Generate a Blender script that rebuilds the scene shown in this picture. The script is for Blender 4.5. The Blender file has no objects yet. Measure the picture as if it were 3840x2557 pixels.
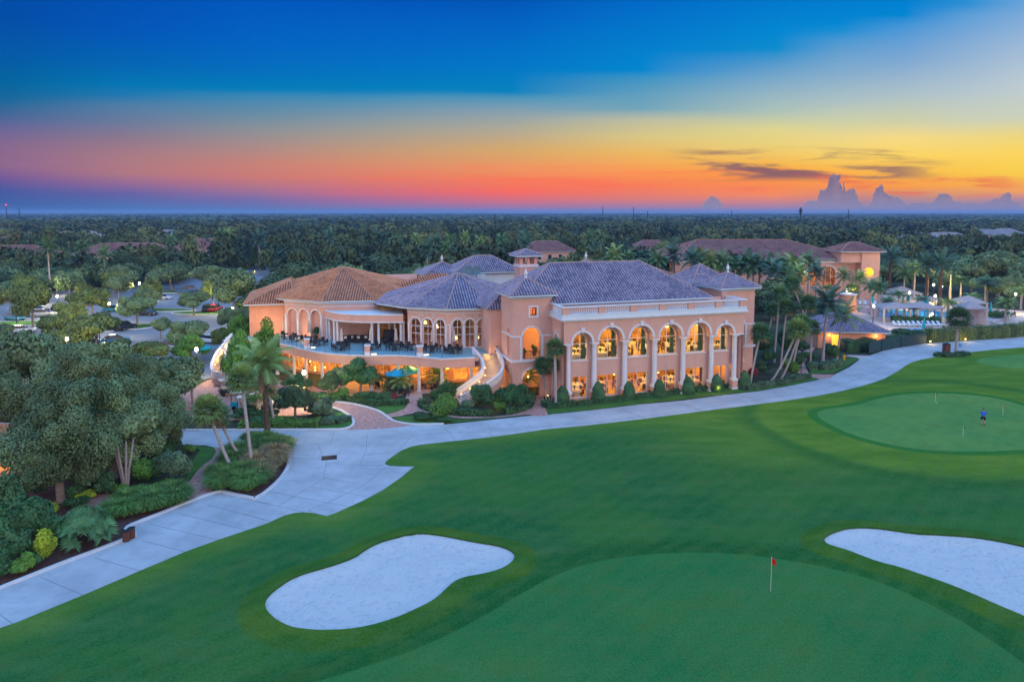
import bpy, math, random
import numpy as np
from mathutils import Vector, Matrix
from mathutils.geometry import tessellate_polygon, delaunay_2d_cdt
random.seed(7); RS=np.random.RandomState(7)
SC=bpy.context.scene; COL=SC.collection
PI=math.pi; R=math.radians
def lin(r,g,b):
    return tuple((c/255/12.92 if c/255<=.04045 else ((c/255+.055)/1.055)**2.4) for c in (r,g,b))
# ---- camera model of the photograph (3840 px wide) : pixel -> world
F_=2560.;CX=1920.;PT=R(5);HY=796.;CY=HY+F_*math.tan(PT);H=22.3
def G(px,py,z=0.):
    a=px-CX;b=CY-py
    d=(a,F_*math.cos(PT)+b*math.sin(PT),-F_*math.sin(PT)+b*math.cos(PT))
    t=(z-H)/d[2];return Vector((d[0]*t,d[1]*t,z))
def PXM(p,):  # photo pixels per metre at p
    return F_/(p[1]*math.cos(PT)-(p[2]-H)*math.sin(PT))
def zone(x0,y0,s): return lambda x,y:(x0+x*s,y0+y*s)
r1=zone(900,980,.4246); r2=zone(1800,900,.4671); r3=zone(2700,850,.4841); r4=zone(0,750,.4246)
s1=zone(0,1250,.4671); s2=zone(0,1750,.4246); s3=zone(2700,1300,.4841); s4=zone(900,1400,.5096)
z3=zone(1800,1250,.2551); q8=zone(1380,1200,.17857); p4=zone(3200,1000,.27176); p5=zone(3000,950,.22321)
b1=zone(900,1950,.4671); b2=zone(2700,1900,.4841)
def T(zf,pts): return [zf(*p) for p in pts]
def W(pts,z=0.): return [G(x,y,z) for x,y in pts]
# ---- objects
def tag(o,label=None,cat=None,group=None,kind=None):
    if label: o['label']=label
    if cat: o['category']=cat
    if group: o['group']=group
    if kind: o['kind']=kind
    return o
def empty(name,loc=(0,0,0),rz=0,label=None,cat=None,group=None):
    o=bpy.data.objects.new(name,None); COL.objects.link(o); o.location=loc; o.rotation_euler=(0,0,rz)
    o.empty_display_size=.3
    return tag(o,label,cat,group)
def copy_tree(o,parent=None,loc=None,rz=None,sc=None,label=None,group=None):
    c=o.copy(); COL.objects.link(c); c.parent=parent
    for ch in list(o.children): copy_tree(ch,c)
    if loc is not None: c.location=loc
    if rz is not None: c.rotation_euler=(0,0,rz)
    if sc is not None: c.scale=sc if isinstance(sc,tuple) else (sc,sc,sc)
    if label: c['label']=label
    if group: c['group']=group
    return c
class MB:
    def __init__(s): s.v=[];s.f=[];s.uv=[];s.mi=[];s.cur=0
    def add(s,vs,fs,uvs=None):
        o=len(s.v); s.v+= [tuple(p) for p in vs]
        for i,f in enumerate(fs):
            s.f.append(tuple(o+k for k in f)); s.mi.append(s.cur)
            s.uv.append(uvs[i] if uvs else None)
    def box(s,x0,y0,z0,x1,y1,z1):
        s.add([(x0,y0,z0),(x1,y0,z0),(x1,y1,z0),(x0,y1,z0),(x0,y0,z1),(x1,y0,z1),(x1,y1,z1),(x0,y1,z1)],
              [(0,3,2,1),(4,5,6,7),(0,1,5,4),(1,2,6,5),(2,3,7,6),(3,0,4,7)])
    def obox(s,c,ax,hx,hy,z0,z1):  # oriented box: centre xy, angle, half sizes
        ca,sa=math.cos(ax),math.sin(ax); P=[]
        for z in (z0,z1):
            for a,b in ((-hx,-hy),(hx,-hy),(hx,hy),(-hx,hy)): P.append((c[0]+a*ca-b*sa,c[1]+a*sa+b*ca,z))
        s.add(P,[(0,3,2,1),(4,5,6,7),(0,1,5,4),(1,2,6,5),(2,3,7,6),(3,0,4,7)])
    def beam(s,p,q,w,h=None,up=(0,0,1)):
        p,q=Vector(p),Vector(q); d=(q-p)
        if d.length<1e-6: return
        d.normalize(); u=Vector(up); 
        if abs(d.dot(u))>.98: u=Vector((1,0,0))
        a=d.cross(u).normalized(); b=a.cross(d).normalized(); h=h or w; P=[]
        for c in (p,q):
            for i,j in ((-1,-1),(1,-1),(1,1),(-1,1)): P.append(c+a*(i*w/2)+b*(j*h/2))
        s.add(P,[(0,3,2,1),(4,5,6,7),(0,1,5,4),(1,2,6,5),(2,3,7,6),(3,0,4,7)])
    def tube(s,pts,rad,n=8,cap=True):
        pts=[Vector(p) for p in pts]; m=len(pts); o=len(s.v); rings=[]
        for i,p in enumerate(pts):
            d=(pts[min(i+1,m-1)]-pts[max(i-1,0)]).normalized()
            u=Vector((1,0,0)) if abs(d.z)>.7 else Vector((0,0,1))
            a=d.cross(u).normalized(); b=d.cross(a).normalized()
            r=rad[i] if isinstance(rad,(list,tuple)) else rad
            rings.append([p+a*(r*math.cos(2*PI*k/n))+b*(r*math.sin(2*PI*k/n)) for k in range(n)])
        V=[q for r_ in rings for q in r_]; Fc=[]
        for i in range(m-1):
            for k in range(n):
                k2=(k+1)%n; Fc.append((i*n+k,i*n+k2,(i+1)*n+k2,(i+1)*n+k))
        if cap: Fc.append(tuple(range(n-1,-1,-1))); Fc.append(tuple((m-1)*n+k for k in range(n)))
        s.add(V,Fc)
    def lathe(s,c,prof,n=12):
        V=[];Fc=[]
        for r,z in prof:
            for k in range(n): V.append((c[0]+r*math.cos(2*PI*k/n),c[1]+r*math.sin(2*PI*k/n),c[2]+z))
        for i in range(len(prof)-1):
            for k in range(n):
                k2=(k+1)%n; Fc.append((i*n+k,i*n+k2,(i+1)*n+k2,(i+1)*n+k))
        Fc.append(tuple(range(n-1,-1,-1))); Fc.append(tuple((len(prof)-1)*n+k for k in range(n)))
        s.add(V,Fc)
    def poly(s,pts,z0,z1=None):  # horizontal polygon (concave ok) with optional skirt down to z1
        P=[Vector((p[0],p[1],0)) for p in pts]; tr=tessellate_polygon([P])
        V=[(p.x,p.y,z0) for p in P]; Fc=[]
        for t in tr:
            a,b,c=[P[i] for i in t]
            Fc.append(tuple(t) if (b-a).cross(c-a).z>0 else tuple(reversed(t)))
        n=len(P)
        if z1 is not None:
            V+= [(p.x,p.y,z1) for p in P]
            ar=sum(P[i].x*P[(i+1)%n].y-P[(i+1)%n].x*P[i].y for i in range(n))
            for i in range(n):
                j=(i+1)%n; q=(i,i+n,j+n,j); Fc.append(q if ar>0 else tuple(reversed(q)))
        s.add(V,Fc)
    def mark(s): s.marks=getattr(s,'marks',[])+[(len(s.v),len(s.f))]
    def build_split(s,name,mat,parent=None,**k):
        """one object per marked piece"""
        mk=[m for m in getattr(s,'marks',[]) if m[1]<len(s.f)]; mk=[(0,0)]+[m for m in mk if m[1]>0]+[(len(s.v),len(s.f))]
        for (v0,f0),(v1,f1) in zip(mk[:-1],mk[1:]):
            q=MB(); q.v=s.v[v0:v1]; q.f=[tuple(i-v0 for i in f) for f in s.f[f0:f1]]; q.uv=s.uv[f0:f1]; q.mi=s.mi[f0:f1]; q.build(name,mat,parent,**k)
    def build(s,name,mat,parent=None,smooth=False,bevel=0):
        me=bpy.data.meshes.new(name); me.from_pydata(s.v,[],s.f)
        for m in (mat if isinstance(mat,(list,tuple)) else [mat]): me.materials.append(m)
        if any(s.mi): me.polygons.foreach_set('material_index',s.mi)
        if any(u is not None for u in s.uv):
            l=me.uv_layers.new(name='UVMap'); flat=[]
            for f,u in zip(s.f,s.uv):
                for k in range(len(f)): flat+= (list(u[k]) if u is not None else [0,0])
            l.data.foreach_set('uv',flat)
        if smooth: me.polygons.foreach_set('use_smooth',[True]*len(me.polygons))
        me.update()
        o=bpy.data.objects.new(name,me); COL.objects.link(o); o.parent=parent
        if bevel:
            m=o.modifiers.new('b','BEVEL'); m.width=bevel; m.segments=2; m.limit_method='ANGLE'
        return o
def np_mesh(name,V,Fq,mat,tint=None,parent=None,smooth=False):
    """V (n,3), Fq (m,k) arrays; tint per-face value -> attribute 'tint'"""
    me=bpy.data.meshes.new(name); n=len(V); m,k=Fq.shape
    me.vertices.add(n); me.vertices.foreach_set('co',np.asarray(V,dtype=np.float32).ravel())
    me.loops.add(m*k); me.loops.foreach_set('vertex_index',Fq.astype(np.int32).ravel())
    me.polygons.add(m); me.polygons.foreach_set('loop_start',np.arange(0,m*k,k,dtype=np.int32))
    me.polygons.foreach_set('loop_total',np.full(m,k,dtype=np.int32))
    if smooth: me.polygons.foreach_set('use_smooth',np.ones(m,dtype=bool))
    if tint is not None:
        a=me.attributes.new('tint','FLOAT','FACE'); a.data.foreach_set('value',np.asarray(tint,dtype=np.float32))
    me.materials.append(mat); me.update(calc_edges=True)
    o=bpy.data.objects.new(name,me); COL.objects.link(o); o.parent=parent
    return o
# ---- materials
def mat(name,col,rough=.7,var=.12,scale=1.5,bump=0,bscale=20,spec=.3,metal=0,rnd=0,col2=None,detail=6,coord='Object',stretch=None):
    m=bpy.data.materials.new(name); m.use_nodes=True; nt=m.node_tree; N=nt.nodes; L=nt.links
    b=N['Principled BSDF']; b.inputs['Roughness'].default_value=rough; b.inputs['Metallic'].default_value=metal
    b.inputs['Specular IOR Level'].default_value=spec
    tc=N.new('ShaderNodeTexCoord'); src=tc.outputs[coord]
    if stretch:
        mp=N.new('ShaderNodeMapping'); mp.inputs['Scale'].default_value=stretch; L.new(src,mp.inputs[0]); src=mp.outputs[0]
    nz=N.new('ShaderNodeTexNoise'); nz.inputs['Scale'].default_value=scale; nz.inputs['Detail'].default_value=detail
    nz.inputs['Roughness'].default_value=.62
    L.new(src,nz.inputs['Vector'])
    cr=N.new('ShaderNodeValToRGB'); c2=col2 or col
    e=cr.color_ramp.elements; e[0].position=.3; e[1].position=.7
    e[0].color=(*[c*(1-var) for c in col],1); e[1].color=(*[min(1,c*(1+var)) for c in c2],1)
    L.new(nz.outputs['Fac'],cr.inputs[0]); out=cr.outputs[0]
    if rnd:
        oi=N.new('ShaderNodeObjectInfo'); hs=N.new('ShaderNodeHueSaturation')
        mr=N.new('ShaderNodeMapRange'); mr.inputs[3].default_value=1-rnd; mr.inputs[4].default_value=1+rnd
        L.new(oi.outputs['Random'],mr.inputs[0]); L.new(mr.outputs[0],hs.inputs['Value']); L.new(out,hs.inputs['Color'])
        m2=N.new('ShaderNodeMath'); m2.operation='MULTIPLY'; m2.inputs[1].default_value=7.31; fr=N.new('ShaderNodeMath'); fr.operation='FRACT'
        L.new(oi.outputs['Random'],m2.inputs[0]); L.new(m2.outputs[0],fr.inputs[0])
        mh=N.new('ShaderNodeMapRange'); mh.inputs[3].default_value=.5-.08*rnd; mh.inputs[4].default_value=.5+.08*rnd
        L.new(fr.outputs[0],mh.inputs[0]); L.new(mh.outputs[0],hs.inputs['Hue']); out=hs.outputs[0]
    L.new(out,b.inputs['Base Color'])
    if bump:
        n2=N.new('ShaderNodeTexNoise'); n2.inputs['Scale'].default_value=bscale; n2.inputs['Detail'].default_value=4; L.new(tc.outputs['Object'],n2.inputs[0])
        bp=N.new('ShaderNodeBump'); bp.inputs['Strength'].default_value=bump; bp.inputs['Distance'].default_value=.05
        L.new(n2.outputs['Fac'],bp.inputs['Height']); L.new(bp.outputs[0],b.inputs['Normal'])
    m['out']=0; return m
def leafmat(name,col,rnd=.18,rough=.6,hue=.02):
    m=bpy.data.materials.new(name); m.use_nodes=True; nt=m.node_tree; N=nt.nodes; L=nt.links
    b=N['Principled BSDF']; b.inputs['Roughness'].default_value=rough; b.inputs['Specular IOR Level'].default_value=.25
    at=N.new('ShaderNodeAttribute'); at.attribute_name='tint'
    mr=N.new('ShaderNodeMapRange'); mr.inputs[3].default_value=.3; mr.inputs[4].default_value=1.9
    L.new(at.outputs['Fac'],mr.inputs[0])
    oi=N.new('ShaderNodeObjectInfo'); mo=N.new('ShaderNodeMapRange'); mo.inputs[3].default_value=1-rnd; mo.inputs[4].default_value=1+rnd
    L.new(oi.outputs['Random'],mo.inputs[0]); mu=N.new('ShaderNodeMath'); mu.operation='MULTIPLY'; L.new(mr.outputs[0],mu.inputs[0]); L.new(mo.outputs[0],mu.inputs[1])
    m2=N.new('ShaderNodeMath'); m2.operation='MULTIPLY'; m2.inputs[1].default_value=7.31; fr=N.new('ShaderNodeMath'); fr.operation='FRACT'
    L.new(oi.outputs['Random'],m2.inputs[0]); L.new(m2.outputs[0],fr.inputs[0])
    ad=N.new('ShaderNodeMath'); ad.operation='ADD'; L.new(fr.outputs[0],ad.inputs[0]); L.new(at.outputs['Fac'],ad.inputs[1])
    mh=N.new('ShaderNodeMapRange'); mh.inputs[2].default_value=2; mh.inputs[3].default_value=.5+hue; mh.inputs[4].default_value=.5-hue
    L.new(ad.outputs[0],mh.inputs[0])
    hs=N.new('ShaderNodeHueSaturation'); hs.inputs['Color'].default_value=(*col,1)
    L.new(mu.outputs[0],hs.inputs['Value']); L.new(mh.outputs[0],hs.inputs['Hue']); L.new(hs.outputs[0],b.inputs['Base Color'])
    return m
def emis(name,col,strength):
    m=bpy.data.materials.new(name); m.use_nodes=True; b=m.node_tree.nodes['Principled BSDF']
    b.inputs['Base Color'].default_value=(*[min(1,c) for c in col],1); b.inputs['Emission Color'].default_value=(*col,1); b.inputs['Emission Strength'].default_value=strength
    return m
def glass(name,tint=(.85,.9,.9),gl=.18):
    m=bpy.data.materials.new(name); m.use_nodes=True; nt=m.node_tree; N=nt.nodes; L=nt.links
    N.remove(N['Principled BSDF']); o=N['Material Output']
    t=N.new('ShaderNodeBsdfTransparent'); t.inputs[0].default_value=(*tint,1); g=N.new('ShaderNodeBsdfGlossy'); g.inputs['Roughness'].default_value=.03
    fr=N.new('ShaderNodeFresnel'); fr.inputs[0].default_value=1.5; ad=N.new('ShaderNodeMath'); ad.operation='ADD'; ad.inputs[1].default_value=gl
    L.new(fr.outputs[0],ad.inputs[0]); mx=N.new('ShaderNodeMixShader'); L.new(ad.outputs[0],mx.inputs[0]); L.new(t.outputs[0],mx.inputs[1]); L.new(g.outputs[0],mx.inputs[2])
    L.new(mx.outputs[0],o.inputs[0]); return m
def tilemat(name,col,col2,rough=.5):
    """barrel-tile: colour varies tile by tile along uv (metres) with dark laps every 0.4 m"""
    m=bpy.data.materials.new(name); m.use_nodes=True; nt=m.node_tree; N=nt.nodes; L=nt.links
    b=N['Principled BSDF']; b.inputs['Roughness'].default_value=rough; b.inputs['Specular IOR Level'].default_value=.4
    uv=N.new('ShaderNodeUVMap'); mp=N.new('ShaderNodeVectorMath'); mp.operation='DIVIDE'; mp.inputs[1].default_value=(.32,.42,1); L.new(uv.outputs[0],mp.inputs[0])
    fl=N.new('ShaderNodeVectorMath'); fl.operation='FLOOR'; L.new(mp.outputs[0],fl.inputs[0])
    wn=N.new('ShaderNodeTexWhiteNoise'); wn.noise_dimensions='3D'; L.new(fl.outputs[0],wn.inputs[0])
    tc=N.new('ShaderNodeTexCoord'); nz=N.new('ShaderNodeTexNoise'); nz.inputs['Scale'].default_value=.35; nz.inputs['Detail'].default_value=5; L.new(tc.outputs['Object'],nz.inputs[0])
    ad=N.new('ShaderNodeMath'); ad.operation='MULTIPLY_ADD'; ad.inputs[1].default_value=.55; L.new(wn.outputs['Value'],ad.inputs[0]); L.new(nz.outputs['Fac'],ad.inputs[2])
    cr=N.new('ShaderNodeValToRGB'); e=cr.color_ramp.elements; e[0].position=.4; e[1].position=1.; e[0].color=(*col,1); e[1].color=(*col2,1); L.new(ad.outputs[0],cr.inputs[0])
    sp=N.new('ShaderNodeSeparateXYZ'); L.new(mp.outputs[0],sp.inputs[0]); fr=N.new('ShaderNodeMath'); fr.operation='FRACT'; L.new(sp.outputs[1],fr.inputs[0])
    bp=N.new('ShaderNodeBump'); bp.inputs['Strength'].default_value=.7; bp.inputs['Distance'].default_value=.06; L.new(fr.outputs[0],bp.inputs['Height']); L.new(bp.outputs[0],b.inputs['Normal'])
    L.new(cr.outputs[0],b.inputs['Base Color']); return m
M={}
M['stucco']=mat('stucco',(.69,.405,.325),.85,.07,.5,.15,30)
M['stucco2']=mat('stucco_warm',(.68,.34,.22),.85,.07,.5,.15,30)
M['stuccoin']=mat('stucco_room',(.75,.5,.3),.85,.1,.5)
def weather(m,scale,stretch,lo,hi,amt,col,detail=8):
    """stains: mix a grime colour through a thresholded noise before the base colour"""
    nt=m.node_tree;N=nt.nodes;L=nt.links;b=N['Principled BSDF']; src=b.inputs['Base Color'].links[0].from_socket
    tc=N.new('ShaderNodeTexCoord'); mp=N.new('ShaderNodeMapping'); mp.inputs['Scale'].default_value=stretch; L.new(tc.outputs['Object'],mp.inputs[0])
    nz=N.new('ShaderNodeTexNoise'); nz.inputs['Scale'].default_value=scale; nz.inputs['Detail'].default_value=detail; nz.inputs['Roughness'].default_value=.65; L.new(mp.outputs[0],nz.inputs[0])
    mr=N.new('ShaderNodeMapRange'); mr.inputs[1].default_value=lo; mr.inputs[2].default_value=hi; mr.inputs[4].default_value=amt; L.new(nz.outputs['Fac'],mr.inputs[0])
    mx=N.new('ShaderNodeMixRGB'); L.new(mr.outputs[0],mx.inputs[0]); L.new(src,mx.inputs[1]); mx.inputs[2].default_value=(*col,1); L.new(mx.outputs[0],b.inputs['Base Color'])
for k_ in ('stucco','stucco2'):
    weather(M[k_],1.6,(1,1,.12),.52,.75,.30,(.36,.22,.19)); weather(M[k_],.35,(1,1,.6),.5,.7,.16,(.80,.56,.50))
M['trim']=mat('trim_stone',(.72,.72,.75),.7,.06,1.2,.1,25)
M['white']=mat('white_membrane',(.62,.72,.78),.6,.08,.4)
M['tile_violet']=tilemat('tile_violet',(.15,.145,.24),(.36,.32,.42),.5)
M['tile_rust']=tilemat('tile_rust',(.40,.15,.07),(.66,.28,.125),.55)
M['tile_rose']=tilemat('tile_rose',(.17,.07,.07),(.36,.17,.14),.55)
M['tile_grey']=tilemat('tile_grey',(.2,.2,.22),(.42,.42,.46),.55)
for k_,c1,c2 in (('violet',(.045,.042,.085),(.10,.09,.15)),('rust',(.12,.05,.035),(.22,.1,.06)),('rose',(.08,.035,.04),(.17,.08,.08)),('grey',(.08,.08,.09),(.18,.18,.2))): M['tile_'+k_+'_pan']=tilemat('tile_'+k_+'_pan',c1,c2,.6)  # pans coloured darker: shade between the ribs plus weathered dirt
M['glass']=glass('window_glass',(.92,.93,.9),.10)
M['frame']=mat('frame_white',(.75,.75,.75),.5,.04)
M['darkframe']=mat('frame_bronze',(.05,.04,.035),.4,.1,metal=.5)
M['iron']=mat('wrought_iron',(.02,.02,.022),.5,.2,metal=.6)
M['conc']=mat('concrete',(.37,.43,.48),.85,.16,.22,.1,30,col2=(.42,.475,.52),detail=12)
weather(M['conc'],.9,(1,1,1),.48,.70,.5,(.27,.31,.34)); weather(M['conc'],.16,(1,1,1),.5,.6,.25,(.5,.53,.56)); weather(M['conc'],7,(1,1,1),.62,.72,.35,(.22,.25,.27),4)
weather(M['trim'],2.2,(1,1,.25),.55,.75,.3,(.45,.45,.47))
M['kerb']=mat('kerb_concrete',(.62,.64,.66),.8,.1,.8)
M['asph']=mat('asphalt',(.22,.25,.29),.85,.15,.3,.1,40,detail=9)
M['paver']=mat('brick_paver',(.34,.19,.17),.85,.25,2.5,.3,12,col2=(.5,.3,.27))
M['floor']=mat('terrace_tile',(.20,.40,.46),.45,.12,.7)
M['patio']=mat('patio_tile',(.42,.33,.3),.7,.12,.8)
M['mulch']=mat('mulch',(.09,.05,.045),.95,.5,4,.8,15)
M['soil']=mat('forest_floor',(.035,.055,.03),.95,.4,.15)
M['lawn']=mat('lawn',(.05,.16,.025),.9,.25,.6,.3,25)
M['sand']=mat('bunker_sand_mat',(.51,.555,.57),.9,.04,.6,.9,6,detail=6)
def _rake(m):
    nt=m.node_tree;N=nt.nodes;L=nt.links;b=N['Principled BSDF']; tc=N.new('ShaderNodeTexCoord'); w=N.new('ShaderNodeTexWave'); w.inputs['Scale'].default_value=.9; w.inputs['Distortion'].default_value=26; w.inputs['Detail'].default_value=3; w.inputs['Detail Scale'].default_value=.35; L.new(tc.outputs['Object'],w.inputs[0])
    v=N.new('ShaderNodeTexNoise'); v.inputs['Scale'].default_value=3.2; v.inputs['Detail'].default_value=4; L.new(tc.outputs['Object'],v.inputs[0]); cr=N.new('ShaderNodeMapRange'); cr.inputs[1].default_value=.3; cr.inputs[2].default_value=.42; L.new(v.outputs['Fac'],cr.inputs[0])
    a=N.new('ShaderNodeMath'); a.operation='MULTIPLY_ADD'; a.inputs[1].default_value=.28; L.new(w.outputs['Fac'],a.inputs[0]); L.new(cr.outputs[0],a.inputs[2])
    bp=N.new('ShaderNodeBump'); bp.inputs['Strength'].default_value=1; bp.inputs['Distance'].default_value=.04; L.new(a.outputs[0],bp.inputs['Height']); L.new(bp.outputs[0],b.inputs['Normal'])
_rake(M['sand'])
M['water']=mat('pool_water_mat',(.01,.22,.55),.08,.15,1.5,.2,4,spec=.5)
M['deck']=mat('pool_deck_mat',(.5,.42,.42),.8,.1,.5)
M['bark']=mat('bark',(.26,.22,.19),.9,.3,3,.6,12)
M['palmbark']=mat('palm_bark',(.40,.37,.36),.9,.25,4,.6,14,stretch=(1,1,4))
M['palmdark']=mat('palm_bark_dark',(.12,.08,.06),.9,.5,4,.9,10)
M['oak']=leafmat('leaf_oak',(.12,.19,.085),.2)
M['oakdark']=leafmat('leaf_oak_dark',(.05,.095,.042),.25)
M['olive']=leafmat('leaf_olive',(.13,.19,.055),.2)
M['shrub']=leafmat('leaf_shrub',(.04,.115,.038),.25)
M['bright']=leafmat('leaf_bright',(.085,.21,.035),.2)
M['lime']=leafmat('leaf_lime',(.22,.32,.02),.2)
M['hedge']=leafmat('leaf_hedge',(.045,.12,.045),.15)
M['hedgelight']=leafmat('leaf_hedge_pale',(.09,.17,.09),.15)
M['palm']=leafmat('leaf_palm',(.07,.15,.06),.25)
M['palmblue']=leafmat('leaf_palm_blue',(.05,.12,.09),.2)
M['palmlight']=leafmat('leaf_palm_light',(.15,.25,.08),.15)
M['dead']=leafmat('leaf_dead',(.26,.2,.10),.2)
M['orngrass']=leafmat('leaf_grass',(.095,.21,.05),.2)
M['tangrass']=leafmat('leaf_grass_tan',(.25,.2,.1),.15)
M['red']=leafmat('leaf_red',(.2,.03,.04),.1)
M['farleaf']=leafmat('leaf_far',(.045,.095,.05),0)
def _var(m):
    nt=m.node_tree;N=nt.nodes;L=nt.links; hs=[n for n in N if n.type=='HUE_SAT'][0]; tc=N.new('ShaderNodeTexCoord'); nz=N.new('ShaderNodeTexNoise'); nz.inputs['Scale'].default_value=.035; nz.inputs['Detail'].default_value=5; L.new(tc.outputs['Object'],nz.inputs[0]); cr=N.new('ShaderNodeValToRGB'); e=cr.color_ramp.elements; e[0].position=.36; e[1].position=.66; e[0].color=(.028,.06,.034,1); e[1].color=(.13,.155,.045,1); k=e.new(.5); k.color=(.06,.10,.036,1); L.new(nz.outputs['Fac'],cr.inputs[0]); L.new(cr.outputs[0],hs.inputs['Color'])
_var(M['farleaf'])
# ---- camera
cd=bpy.data.cameras.new('camera'); cam=bpy.data.objects.new('camera',cd); COL.objects.link(cam); SC.camera=cam
cam.location=(0,0,H); cam.rotation_euler=(PI/2-PT,0,0)
cd.sensor_width=36; cd.lens=36*F_/3840; cd.shift_y=-(1278.5-CY)/3840; cd.clip_end=40000; cd.clip_start=.5
SC.view_settings.view_transform='Standard'; SC.view_settings.look='None'; SC.view_settings.exposure=0; SC.view_settings.gamma=1
SC.cycles.use_denoising=True; SC.cycles.max_bounces=6; SC.cycles.diffuse_bounces=3; SC.cycles.transparent_max_bounces=12
SC.cycles.sample_clamp_indirect=4; SC.cycles.volume_bounces=0; SC.cycles.caustics_reflective=False; SC.cycles.caustics_refractive=False
# ---- sky: a dusk dome, colours by compass direction and elevation
wd=bpy.data.worlds.new('World'); SC.world=wd; wd.use_nodes=True; nt=wd.node_tree; N=nt.nodes; L=nt.links
bg=N['Background']
tc=N.new('ShaderNodeTexCoord'); sp=N.new('ShaderNodeSeparateXYZ'); L.new(tc.outputs['Generated'],sp.inputs[0])
def mth(op,a,b=None,c=None,clamp=False):
    n=N.new('ShaderNodeMath'); n.operation=op; n.use_clamp=clamp
    for i,x in enumerate((a,b,c)):
        if x is None: continue
        if isinstance(x,(int,float)): n.inputs[i].default_value=x
        else: L.new(x,n.inputs[i])
    return n.outputs[0]
X,Y,Z=sp.outputs
Yc=mth('MAXIMUM',Y,.3)
s=mth('DIVIDE',X,Yc); r=mth('DIVIDE',Z,Yc)
HORZ=982; SCY=.8153/2560
cols=[(-.75,[(0,0,75,165),(100,0,75,165),(250,0,88,165),(400,0,98,155),(480,20,100,150),(540,65,100,150),(600,105,100,150),(680,135,102,140),(770,142,102,140),(830,110,85,150),(880,70,85,155),(975,45,90,155)]),
(-.56,[(0,0,80,180),(150,0,85,185),(300,0,100,180),(400,0,118,180),(450,30,120,175),(500,80,125,165),(570,105,122,155),(640,140,120,140),(720,170,122,130),(800,180,120,125),(850,150,105,145),(900,100,95,160),(975,60,110,170)]),
(-.37,[(0,0,85,190),(200,0,98,195),(330,0,110,190),(415,0,125,185),(445,60,135,180),(520,100,140,165),(600,140,145,150),(680,172,140,135),(760,202,130,115),(820,207,122,112),(870,178,115,135),(930,120,105,165),(978,85,115,170)]),
(0,[(0,0,85,185),(100,0,98,195),(300,0,118,200),(430,0,130,190),(460,80,150,185),(520,135,160,175),(600,175,170,150),(700,215,170,105),(780,240,152,92),(830,250,130,80),(890,255,105,80),(930,215,110,120),(978,130,120,170)]),
(.188,[(0,0,105,200),(200,0,125,205),(330,0,135,205),(365,60,148,195),(450,100,160,190),(510,115,165,185),(560,190,190,160),(640,220,200,130),(720,240,185,90),(800,255,155,75),(860,255,125,70),(920,230,125,105),(975,140,125,165)]),
(.38,[(0,0,120,205),(150,0,135,210),(235,10,140,205),(280,70,150,205),(400,135,175,200),(520,175,195,185),(600,225,215,140),(680,240,210,115),(760,250,185,70),(820,255,150,50),(900,255,140,75),(950,195,130,140),(978,150,130,170)]),
(.47,[(0,0,122,208),(120,0,135,210),(160,30,143,210),(200,75,152,210),(340,130,172,205),(480,175,195,195),(560,205,208,170),(640,238,217,135),(720,250,212,100),(790,255,185,62),(860,255,150,60),(920,215,135,115),(955,160,135,160),(978,145,132,170)]),
(.56,[(0,0,125,210),(90,0,135,210),(140,70,150,215),(300,130,170,210),(450,175,195,200),(570,210,210,165),(640,250,220,130),(720,255,215,95),(800,255,190,60),(870,255,155,50),(910,200,140,120),(950,150,135,165),(978,140,135,170)]),
(.65,[(0,25,140,212),(50,50,145,212),(90,92,158,215),(270,145,178,212),(430,180,198,207),(560,207,210,180),(640,242,218,130),(720,255,215,92),(800,255,200,60),(860,255,170,55),(905,225,150,100),(950,155,135,165),(977,135,135,170)]),
(.75,[(0,105,165,220),(80,125,170,218),(250,165,190,215),(400,192,205,210),(550,205,210,185),(620,235,215,130),(700,255,215,90),(800,255,210,60),(850,255,190,60),(890,250,160,80),(930,170,135,160),(975,130,135,170)])]
# gentle warp so that the bands are not ruled lines
nzw=N.new('ShaderNodeTexNoise'); nzw.inputs['Scale'].default_value=2.2; nzw.inputs['Detail'].default_value=2
mpw=N.new('ShaderNodeMapping'); mpw.inputs['Scale'].default_value=(1,1,3); L.new(tc.outputs['Generated'],mpw.inputs[0]); L.new(mpw.outputs[0],nzw.inputs[0])
rw=mth('ADD',r,mth('MULTIPLY',mth('SUBTRACT',nzw.outputs['Fac'],.5),mth('MULTIPLY',r,.10)))
t=mth('DIVIDE',rw,.33,clamp=True)
prev=None
for i,(sx,st) in enumerate(cols):
    cr=N.new('ShaderNodeValToRGB'); cr.color_ramp.interpolation='LINEAR'; el=cr.color_ramp.elements
    pts=sorted([(min(.999,max(0.,((HORZ-y)*SCY*(1-.035*((HORZ-y)/982)))/.33)),lin(a,b,c)) for y,a,b,c in st])
    el[0].position=pts[0][0]; el[0].color=(*pts[0][1],1); el[1].position=pts[-1][0]; el[1].color=(*pts[-1][1],1)
    for p,c in pts[1:-1]:
        e=el.new(p); e.color=(*c,1)
    L.new(t,cr.inputs[0])
    if prev is None: prev=cr.outputs[0]
    else:
        mr=N.new('ShaderNodeMapRange'); mr.interpolation_type='SMOOTHSTEP' if 0 else 'LINEAR'; mr.inputs[1].default_value=cols[i-1][0]; mr.inputs[2].default_value=sx; mr.clamp=True; L.new(s,mr.inputs[0])
        mx=N.new('ShaderNodeMixRGB'); L.new(mr.outputs[0],mx.inputs[0]); L.new(prev,mx.inputs[1]); L.new(cr.outputs[0],mx.inputs[2]); prev=mx.outputs[0]
def mixc(f,a,b,mode='MIX'):
    mx=N.new('ShaderNodeMixRGB'); mx.blend_type=mode
    for i,x in enumerate((f,a,b)):
        if isinstance(x,(int,float)): mx.inputs[i].default_value=x
        elif isinstance(x,tuple): mx.inputs[i].default_value=(*x,1)
        else: L.new(x,mx.inputs[i])
    return mx.outputs[0]
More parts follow.
